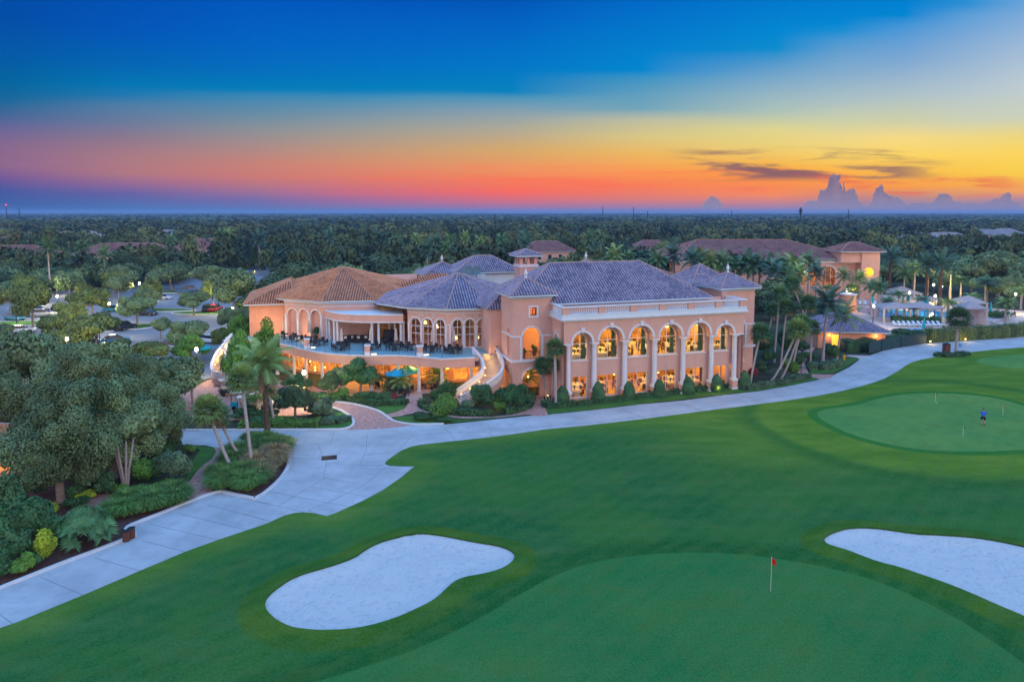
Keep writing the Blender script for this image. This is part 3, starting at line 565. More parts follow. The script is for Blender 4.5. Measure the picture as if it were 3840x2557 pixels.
# lips and sand
for k,(s_,lab) in enumerate(zip(sd,('kidney shaped sand bunker at the left of the near green','long sand bunker running off the right edge'))):
    n=len(s_); A=np.array(s_); lip=MB(); V=[];Q=[]
    c=A.mean(0)
    for i,p in enumerate(s_):
        z=float(SZ); V+= [(p[0],p[1],z),(p[0],p[1],z-.3)]
    Q=[(2*i,2*((i+1)%n),2*((i+1)%n)+1,2*i+1) for i in range(n)]
    lip.add(V,Q); lm=mat('lip',(.03,.09,.012),.95,.4,6); tag(lip.build('bunker_edge',lm),'cut turf edge of the '+lab,'bunker edge',kind='structure')
    mn,mx=A.min(0),A.max(0); st=.22; gxx,gyy=np.meshgrid(np.arange(mn[0],mx[0],st),np.arange(mn[1],mx[1],st)); g=np.column_stack([gxx.ravel(),gyy.ravel()]); g+=RS.rand(*g.shape)*.1
    g=g[sdist(g,s_)<-.12]; res=delaunay_2d_cdt([Vector(p) for p in s_]+[Vector(p) for p in g],[(i,(i+1)%n) for i in range(n)],[],1,1e-4)
    v2=np.array([(v.x,v.y) for v in res[0]]); f2=np.array([f for f in res[2] if len(f)==3]); d=-sdist(v2,s_)
    z=SZ-.12-.17*sst(d/1.6)
    z+=.02*np.sin(v2[:,0]*2.6+2.6*np.sin(v2[:,1]*.7)+v2[:,1])*sst(d/.6)
    ft=RS.rand(260,2)*(mx-mn)+mn
    for q in ft: z-=.07*np.exp(-((v2-q)**2).sum(1)/.035)*(math.sin(q[0]*.55+q[1]*.4)>-.1)
    a_=v2[f2]; ar=(a_[:,1,0]-a_[:,0,0])*(a_[:,2,1]-a_[:,0,1])-(a_[:,1,1]-a_[:,0,1])*(a_[:,2,0]-a_[:,0,0]); f2[ar<0]=f2[ar<0][:,::-1]
    o=np_mesh('bunker_sand',np.column_stack([v2,np.maximum(z,.0)]),f2,M['sand'],smooth=True); tag(o,'raked white sand of the '+lab,'sand',kind='structure')
def gz(x,y): return float(golfh(np.array([[x,y]]))[0][0])
# ================= CLUBHOUSE (local frame: x along the arcade, y into the building)
cA=G(2129,1512); cB=G(2764,1456); TH=math.atan2(cB.y-cA.y,cB.x-cA.x)
CH=empty('clubhouse',(cA.x,cA.y,0),TH,'large salmon stucco clubhouse with arcade, terrace and tiled hip roofs','building')
def LW(u,v,z=0.): # local -> world
    return Vector((cA.x+u*math.cos(TH)-v*math.sin(TH),cA.y+u*math.sin(TH)+v*math.cos(TH),z))
def arc_pts(a,b,zs,n=14):  # arch top from b side to a side, springing zs
    c=(a+b)/2; r=(b-a)/2
    return [(c+r*math.cos(PI*k/n),zs+r*math.sin(PI*k/n)) for k in range(n+1)]
def hole(a,b,z0,z1,arch=False):
    if not arch: return [(a,z0),(b,z0),(b,z1),(a,z1)]
    r=(b-a)/2; return [(a,z0),(b,z0)]+arc_pts(a,b,z1-r)
def wallmb(mb,P0,P1,z0,z1,holes=(),th=.35,cap=True):
    """vertical wall from P0 to P1, outside on the right hand; holes as (s,z) loops"""
    P0=Vector((P0[0],P0[1]));P1=Vector((P1[0],P1[1])); d=(P1-P0); Ln=d.length; d/=Ln; n=Vector((-d.y,d.x)) # inward
    outer=[(0,z0),(Ln,z0),(Ln,z1),(0,z1)]; hs=[h for h in holes]
    # holes touching the bottom become notches
    loops=[outer]+hs
    tr=tessellate_polygon([[Vector((p[0],p[1],0)) for p in l] for l in loops]); flat=[p for l in loops for p in l]
    def w(p,o): q=P0+d*p[0]+n*o; return (q.x,q.y,p[1])
    V=[w(p,0) for p in flat]+[w(p,th) for p in flat]; k=len(flat); Fc=[]
    for t in tr:
        a,b,c=[Vector(flat[i]) for i in t]; ccw=(b-a).cross(c-a)>0; t=tuple(t) if ccw else tuple(reversed(t))
        Fc.append(t); Fc.append(tuple(i+k for i in reversed(t)))
    o=0
    for li,l in enumerate(loops):
        m=len(l)
        for i in range(m):
            j=(i+1)%m
            if li==0 and i in (1,3) and m==4: continue
            Fc.append((o+i,o+i+k,o+j+k,o+j) if li==0 else (o+i,o+j,o+j+k,o+i+k))
        o+=m
    mb.add(V,Fc)
def wall(P0,P1,z0,z1,holes=(),th=.35,m='stucco',name='wall'):
    mb=MB(); wallmb(mb,P0,P1,z0,z1,holes,th); return mb.build(name,M[m],CH)
def frame_pt(P0,P1):
    P0=Vector((P0[0],P0[1]));P1=Vector((P1[0],P1[1])); d=(P1-P0).normalized(); n=Vector((-d.y,d.x))
    return lambda s,o,z:(P0+d*s+n*o).to_3d()+Vector((0,0,z))
GL=M['glass']
def window(P0,P1,a,b,z0,z1,arch=False,inset=.2,cols=2,rows=(.62,),fm='frame',par=None,wt=.09):
    f=frame_pt(P0,P1); mb=MB(); h=hole(a,b,z0,z1,arch); n=len(h)
    ci,cz=(a+b)/2,(z0+z1)/2
    inn=[(ci+(p[0]-ci)*(1-2*wt/(b-a)),cz+(p[1]-cz)*(1-2*wt/(z1-z0))) for p in h]
    V=[f(p[0],inset,p[1]) for p in h]+[f(p[0],inset,p[1]) for p in inn]+[f(p[0],inset+.07,p[1]) for p in inn]
    mb.add(V,[q for i in range(n) for q in ((i,(i+1)%n,n+(i+1)%n,n+i),(n+i,n+(i+1)%n,2*n+(i+1)%n,2*n+i))])
    for c in range(1,cols):
        s_=a+(b-a)*c/cols; top=z1 if not arch else (z1-(b-a)/2)+math.sqrt(max(0,((b-a)/2)**2-(s_-ci)**2)); mb.beam(f(s_,inset+.02,z0),f(s_,inset+.02,top),.075,.06,up=(0,0,1))
    for r_ in rows:
        z=z0+(z1-z0)*r_; mb.beam(f(a+.02,inset+.015,z),f(b-.02,inset+.015,z),.07,.07)
    w=mb.build('window',M[fm],par or CH)
    pm=MB(); V=[f(p[0],inset+.045,p[1]) for p in h]; tr=tessellate_polygon([[Vector((p[0],p[1],0)) for p in h]]); pm.add(V,[tuple(t) for t in tr]); pm.build('pane',GL,w)
    return w
def archtrim(mb,P0,P1,a,b,zs,w=.28,proj=.08,back=0.,n=18,key=True):
    f=frame_pt(P0,P1); c=(a+b)/2; r0=(b-a)/2; r1_=r0+w; V=[];Q=[]
    for k in range(n+1):
        t=PI*k/n; cs,sn=math.cos(t),math.sin(t)
        V+=[f(c+r0*cs,-proj,zs+r0*sn),f(c+r1_*cs,-proj,zs+r1_*sn),f(c+r1_*cs,back+.05,zs+r1_*sn),f(c+r0*cs,back+.05,zs+r0*sn)]
    for k in range(n):
        o=4*k
        for i in range(4): j=(i+1)%4; Q.append((o+i,o+j,o+4+j,o+4+i))
    mb.add(V,Q)
    if key:
        zt=zs+r0; V=[]
        for o_ in (-proj-.12,.0):
            for s_,z in ((-.16,zt-.02),(.16,zt-.02),(.26,zt+w+.28),(-.26,zt+w+.28)): V.append(f(c+s_,o_,z))
        mb.add(V,[(0,1,2,3),(7,6,5,4),(0,4,5,1),(1,5,6,2),(2,6,7,3),(3,7,4,0)])
def cornice(mb,pts,z,steps,closed=False,out=1):
    """profile swept along pts; steps=[(offset_out,z0,z1),...]; outside on right hand"""
    P=[Vector((p[0],p[1])) for p in pts]; n=len(P)
    def off(o):
        R_=[]
        for i in range(n):
            ds=[]
            if i>0 or closed: ds.append((P[i]-P[i-1]).normalized())
            if i<n-1 or closed: ds.append((P[(i+1)%n]-P[i]).normalized())
            ns=[Vector((d.y,-d.x)) for d in ds]; m=(ns[0]+ns[-1]); m.normalize(); c=m.dot(ns[0]); R_.append(P[i]+m*(o/max(.3,c)))
        return R_
    for o,a,b in steps:
        A=off(o); B=off(-.12); k=n if closed else n-1
        V=[(p.x,p.y,zz) for zz in (z+a,z+b) for L_ in (A,B) for p in L_]; Q=[]
        for i in range(k):
            j=(i+1)%n; Q+=[(i,j,2*n+j,2*n+i),(2*n+i,2*n+j,3*n+j,3*n+i),(n+j,n+i,3*n+i,3*n+j),(n+i,n+j,j,i)]
        if not closed: Q+=[(0,2*n,3*n,n),(n-1,2*n-1,4*n-1,3*n-1)]
        mb.add(V,Q)
def column(u,v,z0,z1,r=.3,name='column',ped=0,parent=None):
    mb=MB()
    if ped:
        mb.box(u-r*1.4,v-r*1.4,z0,u+r*1.4,v+r*1.4,z0+.28); mb.cur=1; mb.box(u-r*1.2,v-r*1.2,z0+.28,u+r*1.2,v+r*1.2,z0+ped-.12); mb.cur=0; mb.box(u-r*1.35,v-r*1.35,z0+ped-.12,u+r*1.35,v+r*1.35,z0+ped); z0+=ped
    mb.box(u-r*1.3,v-r*1.3,z0,u+r*1.3,v+r*1.3,z0+.12)
    h=z1-z0
    mb.lathe((u,v,z0+.1),[(r*1.25,0),(r*1.25,.1),(r*1.05,.16),(r,.25),(r*.98,h*.4),(r*.85,h-.5),(r*.95,h-.45),(r*.95,h-.4),(r*.85,h-.36),(r*.88,h-.3),(r*1.2,h-.2)],16)
    mb.box(u-r*1.35,v-r*1.35,z1-.14,u+r*1.35,v+r*1.35,z1-.005)
    return mb.build(name,[M['trim'],M['stucco']],parent or CH,smooth=False)
def baluster_run(mb,P0,P1,z0,h,step=.26,r=.065,z1=None):
    P0=Vector(P0).to_3d() if len(P0)==2 else Vector(P0); P1=Vector(P1).to_3d() if len(P1)==2 else Vector(P1)
    L_=(P1-P0).length; n=max(1,int(L_/step))
    for i in range(n):
        p=P0+(P1-P0)*((i+.5)/n); mb.lathe((p.x,p.y,z0+p.z),[(r*1.2,0),(r*1.2,h*.08),(r*.55,h*.14),(r*1.15,h*.38),(r*.5,h*.72),(r*.9,h*.84),(r*1.2,h*.92),(r*1.2,h)],6)
# ---- tiled roofs
def facet(mb,poly,rib=.36,hr=.12):
    P=[Vector(p) for p in poly]; e=(P[1]-P[0]).normalized(); nrm=(P[1]-P[0]).cross(P[2]-P[0]).normalized()
    if nrm.z<0: nrm=-nrm
    t=nrm.cross(e).normalized()
    if t.z<0: t=-t
    O=P[0]; S=[((p-O).dot(e),(p-O).dot(t)) for p in P]
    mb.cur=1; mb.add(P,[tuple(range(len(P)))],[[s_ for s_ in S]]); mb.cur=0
    smin=min(s_[0] for s_ in S); smax=max(s_[0] for s_ in S); k=int((smax-smin)/rib)
    if k<1: return
    for i in range(k+1):
        s_=smin+rib*(i+.5); ts=[]
        if s_>smax: break
        n=len(S)
        for j in range(n):
            a,b=S[j],S[(j+1)%n]
            if (a[0]-s_)*(b[0]-s_)<0: ts.append(a[1]+(b[1]-a[1])*(s_-a[0])/(b[0]-a[0]))
        if len(ts)<2: continue
        t0,t1=min(ts),max(ts)
        if t1-t0<.15: continue
        w=rib*.3; prof=[(-w,0),(-w*.7,hr*.75),(0,hr),(w*.7,hr*.75),(w,0)]
        V=[O+e*(s_+x)+t*tt+nrm*y for tt in (t0-.03,t1) for x,y in prof]
        mb.add(V,[(q,q+1,q+6,q+5) for q in range(4)]+[(0,1,2,3,4)],[[(s_,t0),(s_,t0),(s_,t1),(s_,t1)]]*4+[[(s_,t0)]*5])
def ridge(mb,a,b,r=.12):
    a,b=Vector(a),Vector(b); L_=(b-a).length; n=max(1,int(L_/.4)); d=(b-a)/n
    for i in range(n):
        p=a+d*i; q=p+d*1.05; o=len(mb.v); mb.tube([p+Vector((0,0,.05)),q+Vector((0,0,.04))],[r,r*.85],6); 
        for k in range(o,len(mb.v)): pass
def hiproof(eave,tops,facets,m,parent,fascia=True,hips=(),ridgem=None,thick=.22):
    """eave: list of 3d eave corners (ccw from above). facets: index lists into eave+tops (eave edge first)"""
    A=[Vector(p) for p in eave]+[Vector(p) for p in tops]; mb=MB()
    for f in facets: facet(mb,[A[i] for i in f])
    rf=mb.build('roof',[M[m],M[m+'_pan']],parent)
    if hips:
        rm=MB()
        for i,j in hips: ridge(rm,A[i],A[j])
        rm.build('ridge_cap',ridgem or M['capw'],rf)
    if fascia:
        fm=MB(); n=len(eave); E=[A[i] for i in range(n)]
        c=sum(E,Vector())/n
        V=[];Q=[]
        for p in E:
            q=Vector((c.x+(p.x-c.x)*.93,c.y+(p.y-c.y)*.93,p.z)); V+=[(p.x,p.y,p.z-.015),(p.x,p.y,p.z-thick),(q.x,q.y,p.z-thick-.02)]
        for i in range(n):
            j=(i+1)%n; Q+=[(3*i,3*i+1,3*j+1,3*j),(3*i+1,3*i+2,3*j+2,3*j+1)]
        fm.add(V,Q); 
        fm.build('fascia',M['gutter'],rf)
        # soffit closes the eave
        sm=MB(); sm.poly([(p.x,p.y) for p in E],0); zz=E[0].z-thick-.03
        flat=max(p.z for p in E)-min(p.z for p in E)<.05
        if flat:
            ar=MB(); 
            ar.poly([(c.x+(p.x-c.x)*.985,c.y+(p.y-c.y)*.985) for p in E],zz); ar.build('soffit',M['stucco'],rf)
    return rf
M['dish']=mat('dish_mesh',(.12,.2,.22),.6,.2,3)
M['capw']=mat('ridge_tile',(.42,.3,.28),.6,.2,2)
M['caprust']=mat('ridge_tile_rust',(.5,.27,.17),.6,.2,2)
M['gutter']=mat('gutter',(.5,.62,.68),.45,.06)
def box_part(name,m,*b,parent=None):
    mb=MB()
    for q in b: mb.box(*q)
    return mb.build(name,M[m],parent or CH)
F2=4.5
# ---------- arcade block: recessed window wall
UC=[0.,3.3,7.27,11.27,15.21,19.2,22.54]      # column axes
VW=.55
A0,A1=(-.7,VW),(23.6,VW); s0=.7
wins=[(.72,2.7),(3.98,6.66),(7.98,10.65),(11.9,14.6),(15.9,18.58),(19.9,21.95)]
sc=lambda x:x+.12
H1=[hole(s0+a,s0+b,.35,3.0) for a,b in wins]; H2=[hole(s0+a,s0+b,4.9,[8.05,8.5,8.5,8.5,8.5,8.05][i],True) for i,(a,b) in enumerate(wins)]
wall(A0,A1,0,9.7,H1+H2,.35)
for i,(a,b) in enumerate(wins):
    window(A0,A1,s0+a,s0+b,.35,3.0,False,.12,2,(),'frame')
    window(A0,A1,s0+a,s0+b,4.9,[8.05,8.5,8.5,8.5,8.5,8.05][i],True,.12,2,(.62,),'frame')
    box_part('sill','trim',(a-.12,VW-.12,4.78,b+.12,VW+.02,4.9))
# arcade plane with the big arches
B0,B1=(-.7,-.38),(23.6,-.38); W_=24.3
arches=[(.42,2.86),(3.78,6.8),(7.76,10.79),(11.75,14.74),(15.7,18.72),(19.7,22.1)]; zsp=7.05
notch=[(0,7.05)]; outl=[(0,7.0)]
# build as strips: piers between arches above z=7
mbA=MB()
f=frame_pt(B0,B1)
loop=[(0,7.0)]
for i,(a,b) in enumerate(arches):
    zs=7.3 if 0<i<5 else 7.15
    loop+=[(s0+a,7.0),(s0+a,zs)]+list(reversed(arc_pts(s0+a,s0+b,zs)))[1:-1]+[(s0+b,zs),(s0+b,7.0)]
loop+=[(W_,7.0),(W_,9.7),(0,9.7)]
V=[f(p[0],0,p[1]) for p in loop]; V2_=[f(p[0],.9,p[1]) for p in loop]; k=len(loop)
tr=tessellate_polygon([[Vector((p[0],p[1],0)) for p in loop]]); Fc=[]
for t in tr:
    a,b,c=[Vector(loop[i]) for i in t]; ccw=(b-a).cross(c-a)>0; t=tuple(t) if ccw else tuple(reversed(t)); Fc.append(t)
Fc+= [(i,i+k,(i+1)%k+k,(i+1)%k) for i in range(k)]
mbA.add(V+V2_,Fc); mbA.build('arcade_wall',M['stucco'],CH)
tm=MB()
for i,(a,b) in enumerate(arches): tm.mark(); archtrim(tm,B0,B1,s0+a,s0+b,7.3 if 0<i<5 else 7.15,.27,.09)
tm.build_split('arch_moulding',M['trim'],CH)
im=MB()
for i,u in enumerate(UC):
    a=-.72 if i==0 else arches[i-1][1]-.02; b=arches[i][0]+.02 if i<6 else 23.62
    im.mark(); im.box(a,-.47,6.98,b,.5,7.12)
im.build_split('impost_band',M['trim'],CH)
for u in UC: column(u,-.02,.0,6.99,.31,'column',1.25)
# corner piers behind end columns
box_part('pier','stucco',(-.7,.3,0,-.28,.55,6.98)); box_part('pier','stucco',(23.0,.3,0,23.6,.55,6.98))
# cornice, parapet and balustrade
cm=MB(); PATH=[(-.7,3.7),(-.7,-.38),(23.6,-.38),(23.6,3.7)]
cornice(cm,PATH,9.7,[(.12,0,.1),(.28,.1,.2),(.4,.2,.34)]); cm.build('cornice',M['trim'],CH)
pb=MB(); cornice(pb,PATH,10.04,[(.22,0,.5)]); pb.build('parapet',M['white'],CH)
piers=[-.45,4.0,8.1,12.0,15.9,19.75,23.2]
pm=MB(); capm=MB()
PU=[-.45,4.05,8.13,12.03,15.94,19.8,23.25]
for u in PU: pm.mark(); pm.box(u-.42,-.52,10.54,u+.42,-.12,11.36)
pm.mark(); pm.box(-.87,3.3,10.54,-.5,3.68,11.36)
pm.build_split('balustrade_pier',M['stucco'],CH)
for a,b in zip(PU[:-1],PU[1:]):
    bm_=MB(); baluster_run(bm_,(a+.45,-.34),(b-.45,-.34),10.54,.78); bm_.build('balusters',M['trim'],CH)
bm_=MB(); baluster_run(bm_,(-.68,.1),(-.68,3.3),10.54,.78); bm_.build('balusters',M['trim'],CH)
bm_=MB(); baluster_run(bm_,(23.45,.1),(23.45,3.5),10.54,.78); bm_.build('balusters',M['trim'],CH)
rl=MB(); cornice(rl,[(-.7,3.7),(-.7,-.38),(23.6,-.38),(23.6,3.7)],11.32,[(.26,0,.15)]); 
rl.build('handrail',M['trim'],CH)
box_part('deck','white',(-.6,-.3,10.0,23.5,3.9,10.12))
wall((-.7,3.7),(-.7,-.38),0,9.7,[hole(1.1,2.5,4.7,7.9,True)],.35)
window((-.7,3.7),(-.7,-.38),1.1,2.5,4.7,7.9,True,.15,2,(.6,))
tm=MB(); archtrim(tm,(-.7,3.7),(-.7,-.38),1.0,2.6,7.15,.18,.08); tm.build('arch_moulding',M['trim'],CH)
wall((23.6,-.38),(23.6,3.7),0,9.7,[hole(1.2,2.7,.4,3.0)],.35)
# main hall upper wall and roof
wall((-.7,3.75),(23.0,3.75),10.0,11.3)
E=[(-.72,3.1,11.38),(21.2,3.1,11.38),(21.2,16.9,11.38),(-5.6,16.9,11.38),(-5.6,8.78,11.38),(-5.15,8.78,11.66),(-5.15,4.2,11.66),(-4.5,4.2,12.07),(-.72,4.2,12.07)]; TP=[(1.3,10,15.7),(14.3,10,15.7)]
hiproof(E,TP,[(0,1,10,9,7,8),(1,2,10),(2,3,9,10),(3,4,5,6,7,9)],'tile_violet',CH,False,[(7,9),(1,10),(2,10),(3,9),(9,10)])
_g=MB(); _g.box(-.72,3.0,11.2,21.25,3.12,11.37); _g.box(21.2,3.12,11.2,21.32,16.9,11.37); _g.build('gutter',M['gutter'],CH)
box_part('wall','stucco',(-5.0,4.2,4.5,20.5,16.4,11.2))if 0 else None
wall((20.6,16.3),(-5.0,16.3),0,11.2); wall((20.6,4.1),(20.6,16.3),0,11.2); wall((-5.0,16.3),(-5.0,8.6),0,11.2)
# ---------- towers
def tower(u0,v0,w,d,ztop,left,right=True):
    u1,v1=u0+w,v0+d
    # front wall
    H=[hole(1.25,3.45,.05,3.5,True),hole(1.3,3.45,F2+.25,8.55,True),hole(2.15,3.0,9.95,10.95)]
    wall((u0,v0),(u1,v0),0,ztop,H if left else [H[0],H[1]],.4)
    wall((u0,v1),(u0,v0),0,ztop,[hole(2.7,3.6,F2+.35,8.2,False),hole(1.9,3.0,.1,2.6)] if left else [],.4)
    wall((u1,v0),(u1,v1),0 if not left else 9.6,ztop,[hole(1.2,2.9,F2+.3,8.4,True),hole(1.2,2.9,.1,3.2,True)] if not left else [],.4)
    wall((u1,v1),(u0,v1),0,ztop,[],.4)
    tm=MB(); archtrim(tm,(u0,v0),(u1,v0),1.25,3.45,8.55-1.1+.02,.2,.08,key=False); tm.mark(); archtrim(tm,(u0,v0),(u1,v0),1.25,3.45,2.42,.2,.08,key=False)
    if not left:
        tm.mark(); archtrim(tm,(u1,v0),(u1,v1),1.2,2.9,7.55,.2,.08,key=False); tm.mark(); archtrim(tm,(u1,v0),(u1,v1),1.2,2.9,2.35,.2,.08,key=False)
    tm.build_split('arch_moulding',M['trim'],CH)
    lg=MB()
    path=[(u0,v1-.6),(u0,v0),(u1 if not left else -.75,v0)]+([] if left else [(u1,v1-.5)])
    cornice(lg,path,F2-.15,[(.14,0,.14),(.24,.14,.32)])
    lg.mark(); cornice(lg,[(u0,v1-.6),(u0,v0),(u0+1.05,v0)],7.42,[(.1,0,.18)]); lg.mark(); cornice(lg,[(u0+3.65,v0)]+[(u1-.0 if not left else -.72,v0)]+([] if left else [(u1,v0+1.0)]),7.42,[(.1,0,.18)])
    for x in (u0+1.0,u0+3.72): lg.mark(); lg.box(x-.13,v0-.1,F2+.17,x+.13,v0-.01,7.42)
    lg.mark(); cornice(lg,[(u0,v1),(u0,v0),(u1,v0),(u1,v1)],ztop-.35,[(.1,0,.16)])
    lg.build_split('ledge',M['trim'],CH)
    # balcony rail
    rm=MB()
    for i in range(12):
        x=u0+1.32+i*2.1/11; rm.beam((x,v0+.12,F2+.17),(x,v0+.12,F2+1.15),.03)
    rm.beam((u0+1.28,v0+.12,F2+1.15),(u0+3.45,v0+.12,F2+1.15),.05); rm.beam((u0+1.28,v0+.12,F2+.3),(u0+3.45,v0+.12,F2+.3),.03); rm.build('railing',M['iron'],CH)
    if left:
        wf=MB(); wf.box(u0+1.95,v0-.08,9.72,u0+3.2,v0+.0,9.93); wf.box(u0+1.95,v0-.08,10.97,u0+3.2,v0+.0,11.18); wf.box(u0+1.95,v0-.078,9.93,u0+2.15,v0+.0,10.97); wf.box(u0+3.0,v0-.078,9.93,u0+3.2,v0+.0,10.97); wf.build('window_surround',M['trim'],CH)
        window((u0,v0),(u1,v0),2.15,3.0,9.95,10.95,False,.2,2,(),'darkframe')
    # floors and inner walls
    box_part('floor_slab','patio',(u0+.4,v0+.05,F2-.12,u1-.4,v1-.4,F2+.17)); box_part('ceiling','stuccoin',(u0+.4,v0+.4,9.3,u1-.4,v1-.4,9.5))
    o=.62
    E=[(u0-o,v0-o,ztop+.15),(u1+o,v0-o,ztop+.15),(u1+o,v1+o,ztop+.15),(u0-o,v1+o,ztop+.15)]; ap=((u0+u1)/2,(v0+v1)/2,ztop+1.95)
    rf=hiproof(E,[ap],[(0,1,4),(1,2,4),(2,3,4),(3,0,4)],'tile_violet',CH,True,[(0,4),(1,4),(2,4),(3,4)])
    fm=MB(); fm.lathe((ap[0],ap[1],ap[2]-.05),[(.22,0),(.22,.12),(.1,.2),(.2,.42),(.24,.6),(.14,.85),(.05,1.1),(.02,1.3)],10); fm.build('finial',M['trim'],rf)
tower(-5.6,3.7,4.9,5.,12.35,True); tower(23.1,3.7,5.0,5.1,12.3,False)
for L_ in ((-3.2,6.0,3.3),(-3.2,6.0,8.6),(25.5,6.0,3.2),(25.6,6.0,8.6)): lamp_pt('tower_lamp',L_,230,(1,.45,.07),.2,CH)
lamp_pt('tower_lamp',(-3.1,6,10.6),420,(1,.4,.08),.2,CH)
# lit back wall of the lower tower lobby has a door
box_part('door','stucco2',(-4.6,8.0,0,-3.4,8.2,2.5))
# planters in tower balcony
# ---------- east wing behind the right tower
wall((27.4,8.8),(30.6,8.8),0,11.,[],.35); wall((30.6,8.8),(30.6,18),0,11.,[hole(1.2,2.0,5,8.6,True),hole(2.6,3.4,5,8.6,True),hole(4,4.8,5,8.6,True),hole(5.4,6.2,5,8.6,True)],.35)
wall((30.6,18),(20.6,18),0,11.)
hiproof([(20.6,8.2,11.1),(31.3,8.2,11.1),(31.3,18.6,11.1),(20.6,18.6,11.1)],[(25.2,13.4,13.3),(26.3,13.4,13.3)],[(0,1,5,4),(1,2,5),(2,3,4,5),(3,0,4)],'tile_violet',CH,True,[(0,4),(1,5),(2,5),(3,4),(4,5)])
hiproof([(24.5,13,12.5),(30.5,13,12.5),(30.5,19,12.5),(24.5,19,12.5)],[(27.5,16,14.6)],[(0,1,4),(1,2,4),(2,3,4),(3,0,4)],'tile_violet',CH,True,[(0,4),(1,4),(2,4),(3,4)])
box_part('wall','stucco',(25.1,13.6,10.5,29.9,18.4,12.25))
hiproof([(8.2,18,13.2),(14.2,18,13.2),(14.2,24,13.2),(8.2,24,13.2)],[(11.2,21,15.3)],[(0,1,4),(1,2,4),(2,3,4),(3,0,4)],'tile_violet',CH,True,[(0,4),(1,4),(2,4),(3,4)])
box_part('wall','stucco',(8.8,18.6,9,13.6,23.4,12.95)); fm=MB(); fm.lathe((11.2,21,15.2),[(.2,0),(.1,.2),(.24,.6),(.05,1.1),(.02,1.3)],8); fm.build('finial',M['trim'],CH)
hiproof([(18,20,12.2),(27,20,12.2),(27,30,12.2),(18,30,12.2)],[(22.5,24,14.1),(22.5,26,14.1)],[(0,1,4),(1,2,5,4),(2,3,5),(3,0,4,5)],'tile_rose',CH,True,[(0,4),(1,4)])
box_part('wall','stucco',(18.6,20.6,0,26.4,29.4,11.95))
# ---------- left rotunda (glazed) and its roof
def ngon(P,k,turn,side):  # walk a regular wall
    return P
W0=Vector((-16.1,17.2)); W1=Vector((-11.4,13.75)); W2=Vector((-5.6,13.05))
fac=[(W0,W1),(W1,W2)]; cR=Vector((-7.6,24.2))
WZ=9.65
for (p,q),fr in zip(fac,(((.07,.32),(.385,.62),(.70,.93)),((.11,.335),(.39,.615),(.67,.89)))):
    Ln=(q-p).length; hs=[hole(a*Ln,b*Ln,F2+.05,8.35,True) for a,b in fr]
    lo=[hole(.12*Ln,.45*Ln,.3,2.9),hole(.55*Ln,.88*Ln,.3,2.9)]
    wall(p,q,F2,WZ,hs,.35); wall(p,q,0,F2-.1,lo,.35,'stucco2')
    for a,b in fr: window(p,q,a*Ln,b*Ln,F2+.05,8.35,True,.12,2,(.46,.72),'frame')
    for h_ in lo: window(p,q,h_[0][0],h_[1][0],.3,2.9,False,.12,3,(.55,),'frame')
    tm=MB()
    zs=8.35-(fr[0][1]-fr[0][0])*Ln/2
    for a,b in fr: archtrim(tm,p,q,a*Ln-.05,b*Ln+.05,zs,.17,.08,key=False)
    ff=frame_pt(p,q)
    edges_=[0]+[x for ab in fr for x in ab]+[1]
    for i in range(0,8,2):
        a,b=edges_[i]*Ln+(.15 if i else 0),edges_[i+1]*Ln-(.15 if i<6 else 0)
        V=[ff(s_,o,z) for o in (-.09,.02) for s_,z in ((a,zs-.1),(b,zs-.1),(b,zs+.06),(a,zs+.06))]; tm.add(V,[(0,1,2,3),(0,4,5,1),(3,2,6,7),(0,3,7,4),(1,5,6,2)])
        m_=(edges_[i]+edges_[i+1])/2*Ln; w=.12
        if 1: 
            V=[ff(s_,o,z) for o in (-.1,.02) for s_,z in ((m_-w,F2+.03),(m_+w,F2+.03),(m_+w,zs-.1),(m_-w,zs-.1))]; tm.add(V,[(0,1,2,3),(0,4,5,1),(3,2,6,7),(0,3,7,4),(1,5,6,2)])
    for x in ((fr[0][1]+fr[1][0])/2,(fr[1][1]+fr[2][0])/2):
        c=ff(x*Ln,-.04,8.75); dd=(ff(1,0,0)-ff(0,0,0)); V=[];Q=[]
        for k in range(16):
            t_=2*PI*k/16
            for r_,o_ in ((.17,-.06),(.27,-.06),(.27,.03)): V.append(c+dd*(r_*math.cos(t_))+Vector((0,0,r_*math.sin(t_)))+ (ff(0,o_,0)-ff(0,0,0)))
        for k in range(16):
            k2=(k+1)%16; Q+=[(3*k,3*k+1,3*k2+1,3*k2),(3*k+1,3*k+2,3*k2+2,3*k2+1)]
        tm.add(V,Q)
    tm.build('window_moulding',M['trim'],CH)
cm=MB(); cornice(cm,[W0,W1,W2],9.1,[(.1,0,.14)]); cornice(cm,[W0,W1,W2],9.42,[(.2,0,.2)]); cm.build('cornice',M['trim'],CH)
W3=Vector((.0,15.)); Wm=Vector((-18.8,21.8)); Wn=Vector((-19.5,27.5))
def rot_eave(Pts,c,z,o): return [(p.x+(p.x-c.x)/(p-c).length*o,p.y+(p.y-c.y)/(p-c).length*o,z) for p in Pts]
Er=rot_eave([W0,W1,W2,W3,Vector((3,21)),Vector((3,28)),Vector((-2,34)),Vector((-12,35)),Wn,Wm],cR,9.85,.75); n=len(Er)
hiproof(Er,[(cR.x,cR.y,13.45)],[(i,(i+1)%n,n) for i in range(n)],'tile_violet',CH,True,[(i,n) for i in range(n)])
# link roof between rotunda and left tower
hiproof([(-7.6,8.5,10.2),(-4.8,8.5,10.2),(-4.8,20,10.2),(-7.6,20,10.2)],[(-4.9,10,12.2),(-4.9,19,12.2)],[(3,0,4,5),(0,1,4)],'tile_violet',CH,False,[(0,4)])
box_part('wall','stucco',(-7.0,8.8,F2,-5.0,19,10.1))
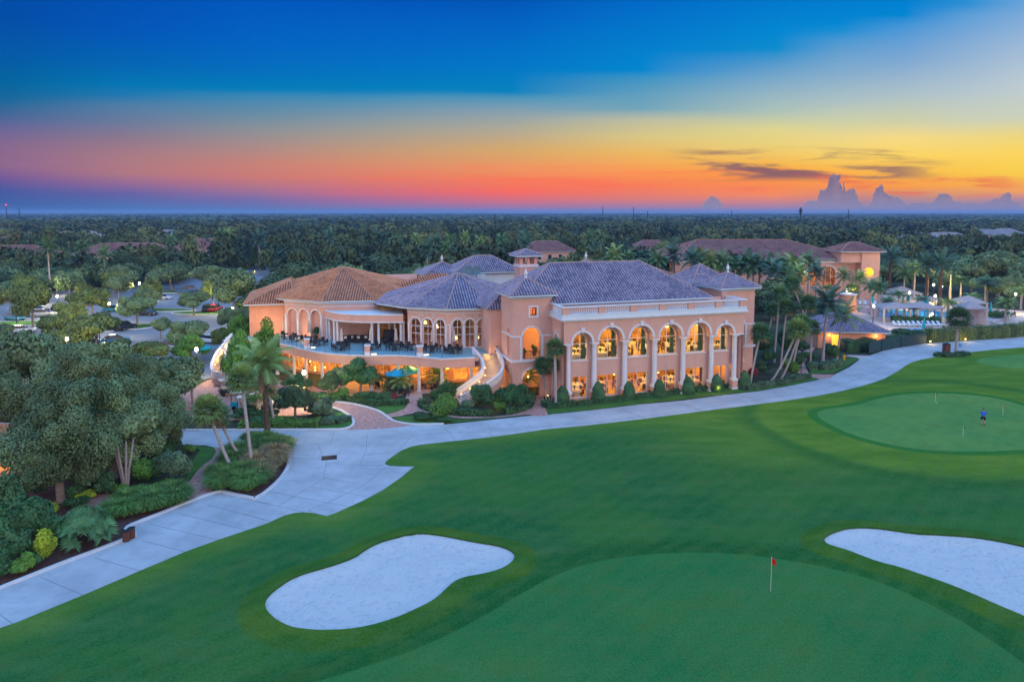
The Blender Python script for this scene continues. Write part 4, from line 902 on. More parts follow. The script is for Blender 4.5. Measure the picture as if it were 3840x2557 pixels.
# rear upper masses
def boxroof(u0,v0,u1,v1,z0,ze,zr,tile,wm='stucco',o=.6,fin=False):
    box_part('wall',wm,(u0,v0,z0,u1,v1,ze-.2)); a,b=u1-u0,v1-v0; um,vm=(u0+u1)/2,(v0+v1)/2; q=min(a,b)/2
    E=[(u0-o,v0-o,ze),(u1+o,v0-o,ze),(u1+o,v1+o,ze),(u0-o,v1+o,ze)]
    if abs(a-b)<.6: rf=hiproof(E,[(um,vm,zr)],[(0,1,4),(1,2,4),(2,3,4),(3,0,4)],tile,CH,True,[(0,4),(1,4),(2,4),(3,4)]); top=(um,vm,zr)
    elif a>b: rf=hiproof(E,[(u0+q,vm,zr),(u1-q,vm,zr)],[(0,1,5,4),(1,2,5),(2,3,4,5),(3,0,4)],tile,CH,True,[(0,4),(1,5),(2,5),(3,4),(4,5)])
    else: rf=hiproof(E,[(um,v0+q,zr),(um,v1-q,zr)],[(0,1,4),(1,2,5,4),(2,3,5),(3,0,4,5)],tile,CH,True,[(0,4),(1,4),(2,5),(3,5),(4,5)])
    if fin: fm=MB(); fm.lathe((um,vm,zr-.05),[(.2,0),(.1,.2),(.24,.6),(.05,1.1),(.02,1.3)],8); fm.build('finial',M['trim'],rf)
    return rf
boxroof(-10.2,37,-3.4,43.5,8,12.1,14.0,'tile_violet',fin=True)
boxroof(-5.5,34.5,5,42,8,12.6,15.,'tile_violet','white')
# belfry
box_part('belfry_base','stucco',(.25,19.2,10,2.95,21.9,14.6)); 
bf=MB(); cornice(bf,[(.25,21.9),(.25,19.2),(2.95,19.2),(2.95,21.9)],14.5,[(.1,0,.35)]); bf.build('belfry_band',M['trim'],CH)
for P0,P1 in (((.3,19.3),(2.9,19.3)),((.3,21.8),(.3,19.3)),((2.9,19.3),(2.9,21.8)),((2.9,21.8),(.3,21.8))): wall(P0,P1,14.85,16.2,[hole(.45,1.1,14.95,15.95,True),hole(1.5,2.15,14.95,15.95,True)],.2,name='belfry_wall')
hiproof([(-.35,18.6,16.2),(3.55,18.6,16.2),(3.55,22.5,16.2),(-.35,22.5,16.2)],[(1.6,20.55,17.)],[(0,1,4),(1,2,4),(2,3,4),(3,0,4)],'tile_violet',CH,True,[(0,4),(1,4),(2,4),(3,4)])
# white parapet and long rust roof between the rotundas
def LP(zf,x,y,z): w=G(*zf(x,y),z); return ((w.x-cA.x)*math.cos(TH)+(w.y-cA.y)*math.sin(TH),-(w.x-cA.x)*math.sin(TH)+(w.y-cA.y)*math.cos(TH),z)
hiproof([LP(r1,1330,232,10.6),LP(r1,1445,300,9.9),LP(r1,1850,110,13.0),LP(r1,1690,108,12.9)],[],[(1,2,3,0)],'tile_rust',CH,False)
box_part('parapet','white',(-9.8,33.6,11.,-1.,34.2,12.3))
for (u,v) in ((-4.2,32.6),(-2.8,32.4)):
    d=MB(); d.tube([(u,v,11.5),(u,v,12.6)],.08,6); c=Vector((u,v,13.0)); V=[];n_=16
    ax=Vector((-.3,-.75,.6)).normalized(); a_=ax.cross(Vector((0,0,1))).normalized(); b_=ax.cross(a_)
    V=[c-ax*.25]+[c+a_*(r_*math.cos(2*PI*k/n_))+b_*(r_*math.sin(2*PI*k/n_))+ax*h_ for r_,h_ in ((.45,-.15),(.85,.12)) for k in range(n_)]
    d.add(V,[(0,1+k,1+(k+1)%n_) for k in range(n_)]+[(1+k,1+(k+1)%n_,1+n_+(k+1)%n_,1+n_+k) for k in range(n_)]); d.build('satellite_dish',M['dish'],CH)
am=MB(); am.tube([(3.,42,12),(3.,42,22)],.05,5); am.build('antenna',M['iron'],CH)
# ---------- big rust rotunda at the left
L0=Vector((-31.9,30.0)); L1=Vector((-26.7,25.4)); L2=Vector((-19.8,24.2)); L3=Vector((-14.2,26.6)); cL=Vector((-23.2,38.))
Ln=(L1-L0).length; fr=((.085,.32),(.385,.62),(.69,.92))
wall(L0,L1,F2,9.6,[hole(a*Ln,b*Ln,F2+.02,8.5,True) for a,b in fr],.4)
ff=frame_pt(L0,L1); bk=MB(); wallmb(bk,ff(0,.42,0).xy,ff(Ln,.42,0).xy,F2,9.5,[],.1); bk.build('niche_wall',M['stucco'],CH)
tm=MB()
for a,b in fr: archtrim(tm,L0,L1,a*Ln-.06,b*Ln+.06,8.5-(b-a)*Ln/2,.17,.08,key=False)
for x in (.04,.35,.655,.96):
    V=[ff(s_,o,z) for o in (-.16,.02) for s_,z in ((x*Ln-.15,F2),(x*Ln+.15,F2),(x*Ln+.15,7.75),(x*Ln-.15,7.75))]; tm.add(V,[(0,1,2,3),(0,4,5,1),(3,2,6,7),(0,3,7,4),(1,5,6,2)])
for x in (.35,.655):
    c=ff(x*Ln,-.04,9.0); dd=(ff(1,0,0)-ff(0,0,0)); V=[];Q=[]
    for k in range(16):
        t_=2*PI*k/16
        for r_,o_ in ((.2,-.06),(.3,-.06),(.3,.03)): V.append(c+dd*(r_*math.cos(t_))+Vector((0,0,r_*math.sin(t_)))+(ff(0,o_,0)-ff(0,0,0)))
    for k in range(16):
        k2=(k+1)%16; Q+=[(3*k,3*k+1,3*k2+1,3*k2),(3*k+1,3*k+2,3*k2+2,3*k2+1)]
    tm.add(V,Q)
cornice(tm,[L0,L1,L2,L3],9.1,[(.1,0,.15)]); cornice(tm,[L0,L1,L2,L3],9.45,[(.22,0,.22)])
tm.build('arch_moulding',M['trim'],CH)
wall(L1,L2,F2,9.6); wall(L2,L3,F2,9.6); wall(L3,Vector((-16,19)),F2,9.6); 
for p,q in ((L0,L1),(L1,L2),(L2,W0+Vector((-.3,.5)))):
    Ls=(q-p).length; k=max(2,int(Ls/2.6)); hs=[hole(Ls*(i+.15)/k,Ls*(i+.85)/k,.3,2.9) for i in range(k)]
    p2=p+Vector((0,-2.5)); q2=q+Vector((0,-2.5)) if q is not None else q
    wall(p2,q2,0,F2-.1,hs,.35,'stucco2')
    for h_ in hs: window(p2,q2,h_[0][0],h_[1][0],.3,2.9,False,.12,3,(.55,),'frame')
L9=[Vector((-9.,30)),Vector((-9.5,40)),Vector((-15,49)),Vector((-24,52)),Vector((-33,48)),Vector((-36.,40))]
Er=rot_eave([L0,L1,L2,L3]+L9[1:],cL,10.0,.8); n=len(Er)
hiproof(Er,[(cL.x,cL.y,13.7)],[(i,(i+1)%n,n) for i in range(n)],'tile_rust',CH,True,[(i,n) for i in range(n)],M['caprust'])
# far-left wing
wall((-36.8,31.2),(-31.9,30.6),0,9.0,[],.35,'stucco2'); wall((-36.8,44),(-36.8,31.2),0,9.,[],.35)
hiproof([(-37.5,30.5,9.2),(-30.5,29.9,9.2),(-27,44,9.2),(-37.5,45,9.2)],[(-31,35.5,12.0),(-31,40,12.)],[(0,1,4),(1,2,5,4),(2,3,5),(3,0,4,5)],'tile_rust',CH,True,[(0,4),(1,4),(3,5)],M['caprust'])
boxroof(-34,48,-22,56,0,8.6,10.6,'tile_rust')
box_part('parapet_wall','stucco',(-20,44.5,0,-8.5,45,10.6),(-20,45,0,-19.6,56,10.6),(-20,56,0,-8.5,56.4,10.6)); box_part('parapet_roof','white',(-19.5,45.1,9.2,-8.6,55.9,9.4))
box_part('rooftop_unit','white',(-17.5,47,9.4,-12.5,50,10.2))
# ---------- curved canopy
can=[(-26.6,27.0),(-26.4,25.6),(-26.0,23.8),(-25.2,21.9),(-23.7,20.2),(-21.6,19.),(-19.,18.2),(-16.6,17.6)]
can=smooth(can,it=2); inner=[(-16.4,20.),(-15.2,26.),(-19.8,25.),(-26.,25.9)]
cp=MB(); cp.poly(can+inner,8.62); cp.build('canopy_roof',M['white'],CH)
cf=MB(); cornice(cf,can,7.62,[(.1,.15,1.0)]); cf.build('canopy_fascia',M['stucco'],CH)
cf=MB(); cornice(cf,can,7.6,[(.16,0,.16),(.2,1.0,1.14)]); cf.build('canopy_moulding',M['trim'],CH)
cf=MB(); cf.poly(can+inner,7.66); cf.build('canopy_ceiling',M['stuccoin'],CH)
for u,v in ((-25.9,24.6),(-26.2,25.3),(-25.35,22.7),(-24.95,22.2),(-20.6,19.2),(-19.75,18.9),(-16.9,18.1),(-16.5,18.4),(-17.4,20.3),(-18.,21.5)): column(u,v,F2,7.62,.17)
# ---------- terrace slab
TE=[(-40,31),(-37.5,28.6),(-35,26.6),(-33,24.6),(-31.7,23.0),(-30.6,21.2),(-29.4,19.),(-27.5,16.3),(-24.85,14.),(-21.5,12.4),(-18.07,11.6),(-16.17,10.3),(-13.3,7.9)]
TEs=smooth(TE[:10],it=1)+TE[10:]+[(-9.3,7.55)]
tp=MB(); tp.poly(TEs+[(-8.9,9.6),(-5.65,9.0),(-5.65,13.2),(-11.4,14.1),(-16.2,17.6),(-15.,27),(-20,25),(-26.7,26.2),(-31.9,30.6),(-36.9,31.5),(-40,32)],F2); tp.build('terrace_floor',M['floor'],CH)
tp=MB(); tp.poly(TEs+[(-5.6,8.9),(-5.6,13.4),(-11.4,14.1),(-16.2,17.6),(-20,25),(-26.7,26.2),(-31.9,30.6),(-40,32)],3.35); tp.build('terrace_soffit',M['stucco2'],CH)
cf=MB(); cornice(cf,TEs,3.3,[(.0,0,1.1)]); cf.build('terrace_fascia',M['stucco'],CH)
cf=MB(); cornice(cf,TEs,4.38,[(.12,0,.16)]); cf.build('terrace_coping',M['trim'],CH)
for u,v in ((-15.75,10.6),(-18.1,12.),(-21.4,12.9),(-24.7,14.6),(-27.2,16.9),(-29.2,19.5),(-30.7,22.),(-13.2,8.7),(-9.6,8.3),(-33,25.2)): column(u,v,0,3.32,.2)
for u,v in ((-29.0,19.6),(-21.8,13.0),(-15.6,10.6)):
    mb=MB(); mb.box(u-.36,v-.36,F2,u+.36,v+.36,F2+.4); mb.box(u-.4,v-.4,F2+1.15,u+.4,v+.4,F2+1.28); o=mb.build('terrace_pillar_trim',M['trim'],CH); mb=MB(); mb.box(u-.32,v-.32,F2+.4,u+.32,v+.32,F2+1.15); mb.build('terrace_pillar',M['stucco'],CH)
    lm=MB(); lm.box(u+.5,v-.2,F2+.01,u+1.1,v+.1,F2+.1); lm.build('step_light',emis('steplight',(1,.75,.4),2.2) if u<-28 else bpy.data.materials['steplight'],CH)
# terrace glass guard: thin posts
gp=MB()
for i in range(2,len(TEs)-1):
    a=Vector(TEs[i]); gp.beam((a.x,a.y+.1,F2),(a.x,a.y+.1,F2+.95),.035)
gp.build('guard_post',M['iron'],CH)
# ---------- interiors
box_part('floor_slab','stuccoin',(-.3,1.0,F2-.25,23.2,16,F2+.02)); box_part('floor','stuccoin',(-.3,1.,.0,23.2,16,.1))
box_part('ceiling','stuccoin',(-.3,1.0,9.0,23.2,16,9.2)); box_part('ceiling','stuccoin',(-.3,1.,3.9,23.2,16,4.1))
M['roomwall']=mat('room_wall',(.36,.17,.06),.8,.55,1.1,col2=(.6,.33,.1))
M['drape']=mat('drape',(.12,.22,.2),.9,.3,6,stretch=(6,6,.3))
box_part('inner_wall','roomwall',(-.3,9.5,F2,23.2,9.8,9),(-.3,8.5,.1,23.2,8.8,3.9))
dm=MB()
for a,b in wins[:]:
    for k in range(6): x=b-.1-.09*k; dm.beam((x,1.15+.05*(k%2),F2+.1),(x,1.15+.05*(k%2),8.9),.1,.06)
dm.build('drape',M['drape'],CH)
for u in (2.,6.,10.,14.,18.,21.5):
    lamp_pt('ballroom_lamp',(u,4.6,8.3),620,(1,.62,.14),.35,CH); lamp_pt('grill_lamp',(u,4.2,3.3),330,(1,.55,.1),.3,CH)
# chandeliers (visible lamps)
chm=emis('lamp_warm',(1,.6,.15),6.)
cm=MB()
for u in (3.5,9.2,15.4,20.8):
    for k in range(8): t_=2*PI*k/8; cm.lathe((u+.5*math.cos(t_),5.+.5*math.sin(t_),7.4),[(.02,0),(.1,.06),(.02,.2)],6)
cm.build('chandelier',chm,CH)
cm=MB()
for k in range(22): cm.lathe((.8+RS.rand()*22,2.5+RS.rand()*5.5,1.6+RS.rand()*1.6),[(.02,0),(.12,.08),(.03,.22)],6)
cm.build('pendant_lamp',chm,CH)
# rotunda interior
for P_ in ((-9.,17.5,7.6),(-13.,19,7.6)): lamp_pt('rotunda_lamp',P_,30,(1,.45,.12),.3,CH)
wall((-19,23),(-3,23),F2,9.5,[],.2,'roomwall'); 
mb=MB(); mb.poly([(-16,17.8),(-11.4,14.3),(-5.6,13.6),(-5.6,23),(-19,23)],F2+.01); mb.build('floor',M['stuccoin'],CH)
mb=MB(); mb.poly([(-16,17.8),(-11.4,14.3),(-5.6,13.6),(-5.6,23),(-19,23)],9.2); mb.build('ceiling',M['stuccoin'],CH)
cm=MB()
for P_ in ((-14.,17.9,7.4),(-13.6,17.8,7.2),(-9.9,15.5,5.3),(-6.9,14.6,5.4)):
    cm.lathe(P_,[(.03,0),(.2,.1),(.16,.35),(.05,.5)],8)
cm.build('table_lamp',chm,CH)
# lower loggia lamps and rooms
for P_ in ((-8,10.5,2.9),(-12,10.6,2.9),(-16,13,2.9),(-19.5,15.5,2.9),(-23,17,2.9),(-27,20,2.9),(-30,25,2.9)): lamp_pt('loggia_lamp',P_,380,(1,.47,.08),.15,CH)
for P_ in ((-8,17,2.8),(-12.5,18,2.8),(-18,23,2.8),(-24,26,2.8),(-29,29,2.8)): lamp_pt('lounge_lamp',P_,560,(1,.5,.08),.3,CH)
wall((-33,33),(-19,28),0,3.3,[],.2,'stuccoin'); wall((-19,23),(-5,22),0,3.3,[],.2,'stuccoin')
mb=MB(); mb.poly([(-33,31),(-31.5,27.6),(-26.5,23),(-19.6,21.8),(-16,17.4),(-11.3,14.1),(-5.5,13.4),(-5,22),(-19,28),(-33,33)],.05); mb.build('floor',M['stuccoin'],CH)
cm=MB()
for k in range(14): cm.lathe((-30+RS.rand()*24,18+RS.rand()*7,1.5+RS.rand()*1.2),[(.02,0),(.11,.08),(.03,.22)],6)
cm.build('pendant_lamp',chm,CH)
lamp_pt('terrace_lamp',(-34.5,28.6,F2+1.1),260,(1,.5,.15),.15,CH); lamp_pt('terrace_lamp',(-29.5,26.8,F2+.8),90,(1,.55,.2),.15,CH)
# wall sconces
def lamp_geo(name,P_,r=.1): cm=MB(); cm.lathe(P_,[(.02,0),(r,.06),(r*.8,.2),(.02,.26)],8); return cm.build(name,chm,CH)
for P_ in ((-7.4,12.6,2.3),(-10.2,12.9,2.3),(-3.6,3.9,2.4),(22.6,.3,2.6)): lamp_geo('wall_lamp',P_)
# ---------- curved stairs (right) : left rail, right rail, treads
def smooth3(P,it=2):
    P=[Vector(p) for p in P]
    for _ in range(it):
        Q=[P[0]]
        for a,b in zip(P[:-1],P[1:]): Q+=[a*.75+b*.25,a*.25+b*.75]
        Q.append(P[-1]); P=Q
    return P
def stair(left,right,nst,zt,zb,lamps,par=CH):
    st=empty('staircase'); st.parent=par
    Lf=smooth3(left,1); Rt=smooth3(right,1)
    def at_(P,t):
        d=[0]
        for a,b in zip(P[:-1],P[1:]): d.append(d[-1]+(b-a).length)
        x=t*d[-1]
        for i in range(len(P)-1):
            if x<=d[i+1]: return P[i]+(P[i+1]-P[i])*((x-d[i])/(d[i+1]-d[i]+1e-9))
        return P[-1]
    tr=MB()
    for i in range(nst):
        z=zt-(zt-zb)*(i/nst); a0,a1=at_(Lf,i/nst),at_(Lf,(i+1)/nst); b0,b1=at_(Rt,i/nst),at_(Rt,(i+1)/nst); V=[(p.x,p.y,zz) for zz in (z-.45,z) for p in (a0,a1,b1,b0)]
        tr.add(V,[(4,5,6,7),(0,1,5,4),(1,2,6,5),(2,3,7,6),(3,0,4,7),(3,2,1,0)])
    tr.build('tread',M['patio'],st)
    for nm,P in (('left',Lf),('right',Rt)):
        pts=[at_(P,k/40) for k in range(41)]; zz=[zt-(zt-zb)*k/40 for k in range(41)]
        V=[];Q=[];V2=[];W2_=[]
        wl=MB(); cp_=MB()
        for k in range(40):
            a,b=pts[k],pts[k+1]; 
            wl.beam((a.x,a.y,zz[k]-.25),(b.x,b.y,zz[k+1]-.25),.22,.75); cp_.beam((a.x,a.y,zz[k]+.98),(b.x,b.y,zz[k+1]+.98),.34,.13)
        wl.build('stringer',M['stucco'],st); cp_.build('handrail',M['trim'],st)
        bm2=MB()
        for k in range(0,40):
            a=pts[k]; b=pts[k+1]
            for q in (.25,.75):
                p=a+(b-a)*q; bm2.lathe((p.x,p.y,zz[k]+.1),[(.07,0),(.035,.1),(.075,.32),(.03,.62),(.07,.84)],6)
        bm2.build('balusters',M['trim'],st)
    for t in lamps:
        a=at_(Lf,t);b=at_(Rt,t); c=(a+b)/2; z=zt-(zt-zb)*t
        lamp_pt('step_lamp',(c.x,c.y,z+.7),26,(1,.62,.15),.08,par)
        lm=MB(); p=a+(b-a)*.12; lm.lathe((p.x,p.y,z+.15),[(.02,0),(.07,.03),(.07,.09),(.02,.12)],6); lm.build('step_light',chm,st)
    return st
stair([(-9.2,9.3,0),(-8.6,8.2,0),(-8.35,6.8,0),(-8.7,5.9,0),(-9.6,5.5,0),(-11.,5.4,0),(-12.2,5.5,0)],[(-6.3,9.4,0),(-6.0,7.4,0),(-6.3,5.2,0),(-7.2,3.7,0),(-9.,2.9,0),(-11,2.7,0),(-12.2,2.9,0)],26,4.45,.15,(.08,.2,.33,.48,.62,.78,.92))
mb=MB(); mb.poly([(-9.3,7.5),(-5.65,8.6),(-5.65,10.5),(-9.3,10.5)],F2-.012,F2-.5); mb.build('landing',M['patio'],CH)
# left stairs near the car park
sl_=lambda x,y,z:( (lambda w:(( (w.x-cA.x)*math.cos(TH)+(w.y-cA.y)*math.sin(TH)),(-(w.x-cA.x)*math.sin(TH)+(w.y-cA.y)*math.cos(TH)),0))(G(x,y,z)))
q6=zone(780,1250,.22317)
Lp=[q6(400,60)+(5.,),q6(180,190)+(4.6,),q6(80,330)+(3.9,),q6(45,430)+(3.4,),q6(80,510)+(3.,),q6(220,600)+(2.2,),q6(400,690)+(1.4,)]
Rp=[q6(520,110)+(4.5,),q6(330,240)+(3.8,),q6(290,400)+(2.7,),q6(300,470)+(2.4,),q6(400,530)+(2.,),q6(540,610)+(1.,)]
stair([sl_(*p) for p in Lp],[sl_(*p) for p in Rp],26,4.45,.15,(.1,.25,.4,.55,.7,.88))
# ================= VEGETATION
def rdir(n):
    v=RS.normal(size=(n,3)); return v/np.linalg.norm(v,axis=1)[:,None]
def leaf_cloud(C,Nn,size,tint,asp=1.6):
    """C centres (n,3), Nn facing normals, size (n,) -> rhombus quads"""
    n=len(C); a=np.cross(Nn,rdir(n)); a/=np.linalg.norm(a,axis=1)[:,None]+1e-9; b=np.cross(Nn,a)
    s=size[:,None]; V=np.stack([C-a*s*asp*.5,C-b*s*.5,C+a*s*asp*.5,C+b*s*.5],1).reshape(-1,3)
    return V,np.arange(4*n).reshape(n,4)
def lobes_crown(rx,ry,rz,zc,nl,nleaf,ls,flat=.75,lobe=.42,fuzz=.18,low=-.55):
    """uneven crown: lobes on an ellipsoid, leaves near each lobe's surface"""
    L_=[];
    for i in range(nl):
        d=rdir(1)[0]; 
        if d[2]<low: d[2]=-d[2]*.5
        r=.35+.45*RS.rand() if i>2 else .1
        L_.append((d*[rx*r,ry*r,rz*r]+[0,0,zc],lobe*(.7+.6*RS.rand())))
    k=RS.randint(0,nl,nleaf); cen=np.array([l[0] for l in L_])[k]; rad=np.array([l[1] for l in L_])[k]
    d=rdir(nleaf); rr=1-np.abs(RS.normal(0,fuzz,nleaf)); rr[RS.rand(nleaf)<.06]*=1.18
    P=cen+d*(rad*rr)[:,None]*[rx,ry,rz*flat/ .75]
    # drop leaves deep inside
    q=((P-[0,0,zc])/[rx,ry,rz]); keep=(np.linalg.norm(q,axis=1)>.35)|(RS.rand(nleaf)<.3); P,d,k=P[keep],d[keep],k[keep]
    lt=RS.rand(nl)[k]*.45; f=np.sin(P[:,0]*1.9+P[:,1]*2.3)*np.sin(P[:,2]*2.6+P[:,0]); t=np.clip(.22+lt+.12*f+RS.rand(len(P))*.3,0,1)
    nn=d*1.1+rdir(len(P))*.9+[0,0,.35]; nn/=np.linalg.norm(nn,axis=1)[:,None]
    V,F=leaf_cloud(P,nn,ls*(.6+.8*RS.rand(len(P))),t)
    return V,F,t,[(np.array(l[0]),l[1]) for l in L_]
def mk_tree(h,r,nleaf,ls,leaf,name='tree',nl=16,trunk=.25,th=.33,bark='bark',label=None,cat='tree',group=None,zr=None,lobe=.42,fuzz=.18,limbs=8,low=-.55):
    root=empty(name,label=label,cat=cat,group=group)
    rz=(h*(1-th*.75))/2 if zr is None else zr; zc=h-rz
    V,F,t,L_=lobes_crown(r,r,rz,zc,nl,nleaf,ls,lobe=lobe,fuzz=fuzz,low=low)
    V[:,2]=np.maximum(V[:,2],.3)
    np_mesh('crown',V,F,M[leaf],t,root)
    tb=MB(); top=zc-rz*.35; bend=RS.normal(0,.25,2)
    tb.tube([(0,0,-.1),(bend[0]*.5,bend[1]*.5,top*.5),(bend[0],bend[1],top)],[trunk*1.25,trunk,trunk*.75],9)
    for c,_ in sorted(L_,key=lambda l:-RS.rand())[:limbs]:
        m=(np.array([bend[0],bend[1],top])+c)/2+[0,0,-.25]; tb.tube([(bend[0],bend[1],top-.3-.4*RS.rand()),tuple(m),tuple(c)],[trunk*.6,trunk*.38,trunk*.12],6,False)
    tb.build('trunk',M[bark],root); return root
def frond(P0,az,el,Lf,droop,nlf,lw,llen,Vs,Fs,ts,tint,vshape=.5):
    """one feather frond; leaflets as tapered quads"""
    pts=[];d=np.array([math.cos(az)*math.cos(el),math.sin(az)*math.cos(el),math.sin(el)]); p=np.array(P0,float); st=Lf/8
    for i in range(9): pts.append(p.copy()); p=p+d*st; d[2]-=droop*(.35+.12*i)/8*1.4; d/=np.linalg.norm(d)
    pts=np.array(pts); side=np.array([-math.sin(az),math.cos(az),0.])
    o=sum(len(v) for v in Vs)
    V=[];F=[];tt=[]
    def quad(a,b,c,d_,t): F.append([len(V)+o+i for i in range(4)]); V.extend([a,b,c,d_]); tt.append(t)
    w=.035*Lf/4+.02
    for i in range(8):
        quad(pts[i]-side*w,pts[i]+side*w,pts[i+1]+side*w*.8,pts[i+1]-side*w*.8,.75)
    for j in range(nlf):
        u=.12+.88*j/nlf; x=u*8; i=min(7,int(x)); q=pts[i]+(pts[i+1]-pts[i])*(x-i); ax=pts[i+1]-pts[i]; ax/=np.linalg.norm(ax)
        l=llen*(math.sin(PI*min(1,u*.8+.12))**.6)*(.85+.3*RS.rand()); up=np.cross(side,ax); 
        if up[2]<0: up=-up
        for s_ in (-1,1):
            dd=side*s_*.85+ax*.5+up*(vshape*.35)-np.array([0,0,.45+.3*RS.rand()])*(1-vshape*.6); dd/=np.linalg.norm(dd)
            b=ax*lw*.5; e=q+dd*l+np.array([0,0,-l*.18]); m=q+dd*l*.5
            quad(q-b,q+b,m+b*1.2+np.array([0,0,.0]),m-b*1.2,tint+.25*RS.rand()); quad(m-b*1.2,m+b*1.2,e+b*.2,e-b*.2,tint+.25*RS.rand())
    Vs.append(np.array(V)); Fs.extend(F); ts.extend(tt)
def palm(h,leaf='palm',nf=26,Lf=2.8,droop=1.0,nlf=20,lean=(0,0),tr=.16,bark='palmbark',label=None,group=None,llen=.6,lw=.09,el0=-.35,name='palm_tree',curve=.5,shaft=False,vshape=.5,dead=0):
    root=empty(name,label=label,cat='palm tree',group=group); Vs=[];Fs=[];ts=[]
    top=np.array([lean[0],lean[1],h])
    for i in range(nf):
        az=i*2.39996+RS.rand()*.4; e=1.35-(1.35-el0)*((i+.5)/nf)**.8+RS.normal(0,.06)
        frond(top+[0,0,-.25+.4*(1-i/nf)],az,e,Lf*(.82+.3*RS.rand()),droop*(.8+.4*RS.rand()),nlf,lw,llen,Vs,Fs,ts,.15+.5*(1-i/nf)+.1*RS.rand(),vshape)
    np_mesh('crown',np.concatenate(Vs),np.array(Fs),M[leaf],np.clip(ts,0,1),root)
    if dead:
        Vs=[];Fs=[];ts=[]
        for i in range(dead): frond(top+[0,0,-.4],i*2.4,-.7-.4*RS.rand(),Lf*.75,.7,nlf,lw,llen*.7,Vs,Fs,ts,.4)
        np_mesh('dry_frond',np.concatenate(Vs),np.array(Fs),M['dead'],np.clip(ts,0,1),root)
    tb=MB(); n=7; pts=[(lean[0]*(k/n)**(1+curve),lean[1]*(k/n)**(1+curve),-.1+(h+.05)*k/n) for k in range(n+1)]
    tb.tube(pts,[tr*(1.35-.5*k/n if k else 1.7) for k in range(n+1)],9); 
    for k in range(int(h/.28)):
        f_=k/int(h/.28)*n; i=min(n-1,int(f_)); a=Vector(pts[i]).lerp(Vector(pts[i+1]),f_-i); tb.lathe((a.x,a.y,a.z),[(tr*(1.35-.5*f_/n)*1.03,0),(tr*(1.35-.5*f_/n)*1.1,.05),(tr*(1.35-.5*f_/n)*1.0,.08)],8)
    tb.build('trunk',M[bark],root)
    if shaft:
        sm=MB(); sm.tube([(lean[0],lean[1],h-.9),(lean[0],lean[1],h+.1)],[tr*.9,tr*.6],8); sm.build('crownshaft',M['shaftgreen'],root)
    return root
M['shaftgreen']=mat('crownshaft',(.14,.25,.08),.5,.2,2)
def sabal(h,r=1.5,leaf='palm',nf=34,lean=(0,0),tr=.15,label=None,group=None,seg=12,skirt=True,name='palm_tree',curve=.3,bark='palmbark'):
    root=empty(name,label=label,cat='palm tree',group=group); V=[];F=[];ts=[];Vd=[];Fd=[];td=[]
    top=np.array([lean[0],lean[1],h])
    for i in range(nf):
        az=i*2.39996+RS.rand()*.5; u=(i+.5)/nf; el=1.45-2.25*u; dead=skirt and el<-.55
        d=np.array([math.cos(az)*math.cos(el),math.sin(az)*math.cos(el),math.sin(el)]); pl=r*(.42+.1*RS.rand())
        base=top+d*pl+[0,0,-.12*pl]; side=np.cross(d,[0,0,1.]); side/=np.linalg.norm(side)+1e-9; up=np.cross(side,d)
        VV,FF,TT=(Vd,Fd,td) if dead else (V,F,ts)
        w=side*.02; o=len(VV); VV+=[top-w,top+w,base+w,base-w]; FF.append([o,o+1,o+2,o+3]); TT.append(.6)
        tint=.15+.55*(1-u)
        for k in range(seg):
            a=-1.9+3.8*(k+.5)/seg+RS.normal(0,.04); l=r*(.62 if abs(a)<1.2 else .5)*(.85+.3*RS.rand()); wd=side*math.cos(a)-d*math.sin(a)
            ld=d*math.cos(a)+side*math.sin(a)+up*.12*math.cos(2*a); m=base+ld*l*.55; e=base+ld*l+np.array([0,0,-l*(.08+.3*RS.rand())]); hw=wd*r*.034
            o=len(VV); VV+=[base,m+hw,e,m-hw]; FF.append([o,o+1,o+2,o+3]); TT.append(tint+.3*RS.rand())
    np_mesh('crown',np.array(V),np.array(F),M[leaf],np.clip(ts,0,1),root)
    if Vd: np_mesh('dry_frond',np.array(Vd),np.array(Fd),M['dead'],np.clip(td,0,1),root)
    tb=MB(); n=8; pts=[(lean[0]*(k/n)**(1+curve),lean[1]*(k/n)**(1+curve),-.1+(h-.1)*k/n) for k in range(n+1)]
    tb.tube(pts,[tr*(1.2 if k<1 else 1.0) for k in range(n)]+[tr*1.25],9); tb.build('trunk',M[bark],root)
    return root
def shrub(rx,ry,rz,n,ls,leaf='shrub',label=None,cat='shrub',group=None,name='shrub',nl=9,z0=0.,lobe=.42,fuzz=.3):
    V,F,t,_=lobes_crown(rx,ry,rz,rz*.85+z0,nl,n,ls,lobe=lobe,fuzz=fuzz,low=-.2); V[:,2]=np.maximum(V[:,2],.02)
    return tag(np_mesh(name,V,F,M[leaf],t),label,cat,group)
def solid_leaf(pts_fn,n,ls,leaf,name,label,cat,group=None,core=None):
    """clipped form: leaves on a surface + dark-green core"""
    P,Nn=pts_fn(n); t=np.clip(.3+RS.rand(n)*.5+.15*np.sin(P[:,0]*3+P[:,1]*2)*np.sin(P[:,2]*4),0,1)
    nn=Nn+rdir(n)*.55; nn/=np.linalg.norm(nn,axis=1)[:,None]; V,F=leaf_cloud(P+rdir(n)*.05,nn,ls*(.6+.8*RS.rand(n)),t)
    o=np_mesh(name,V,F,M[leaf],t); tag(o,label,cat,group); return o
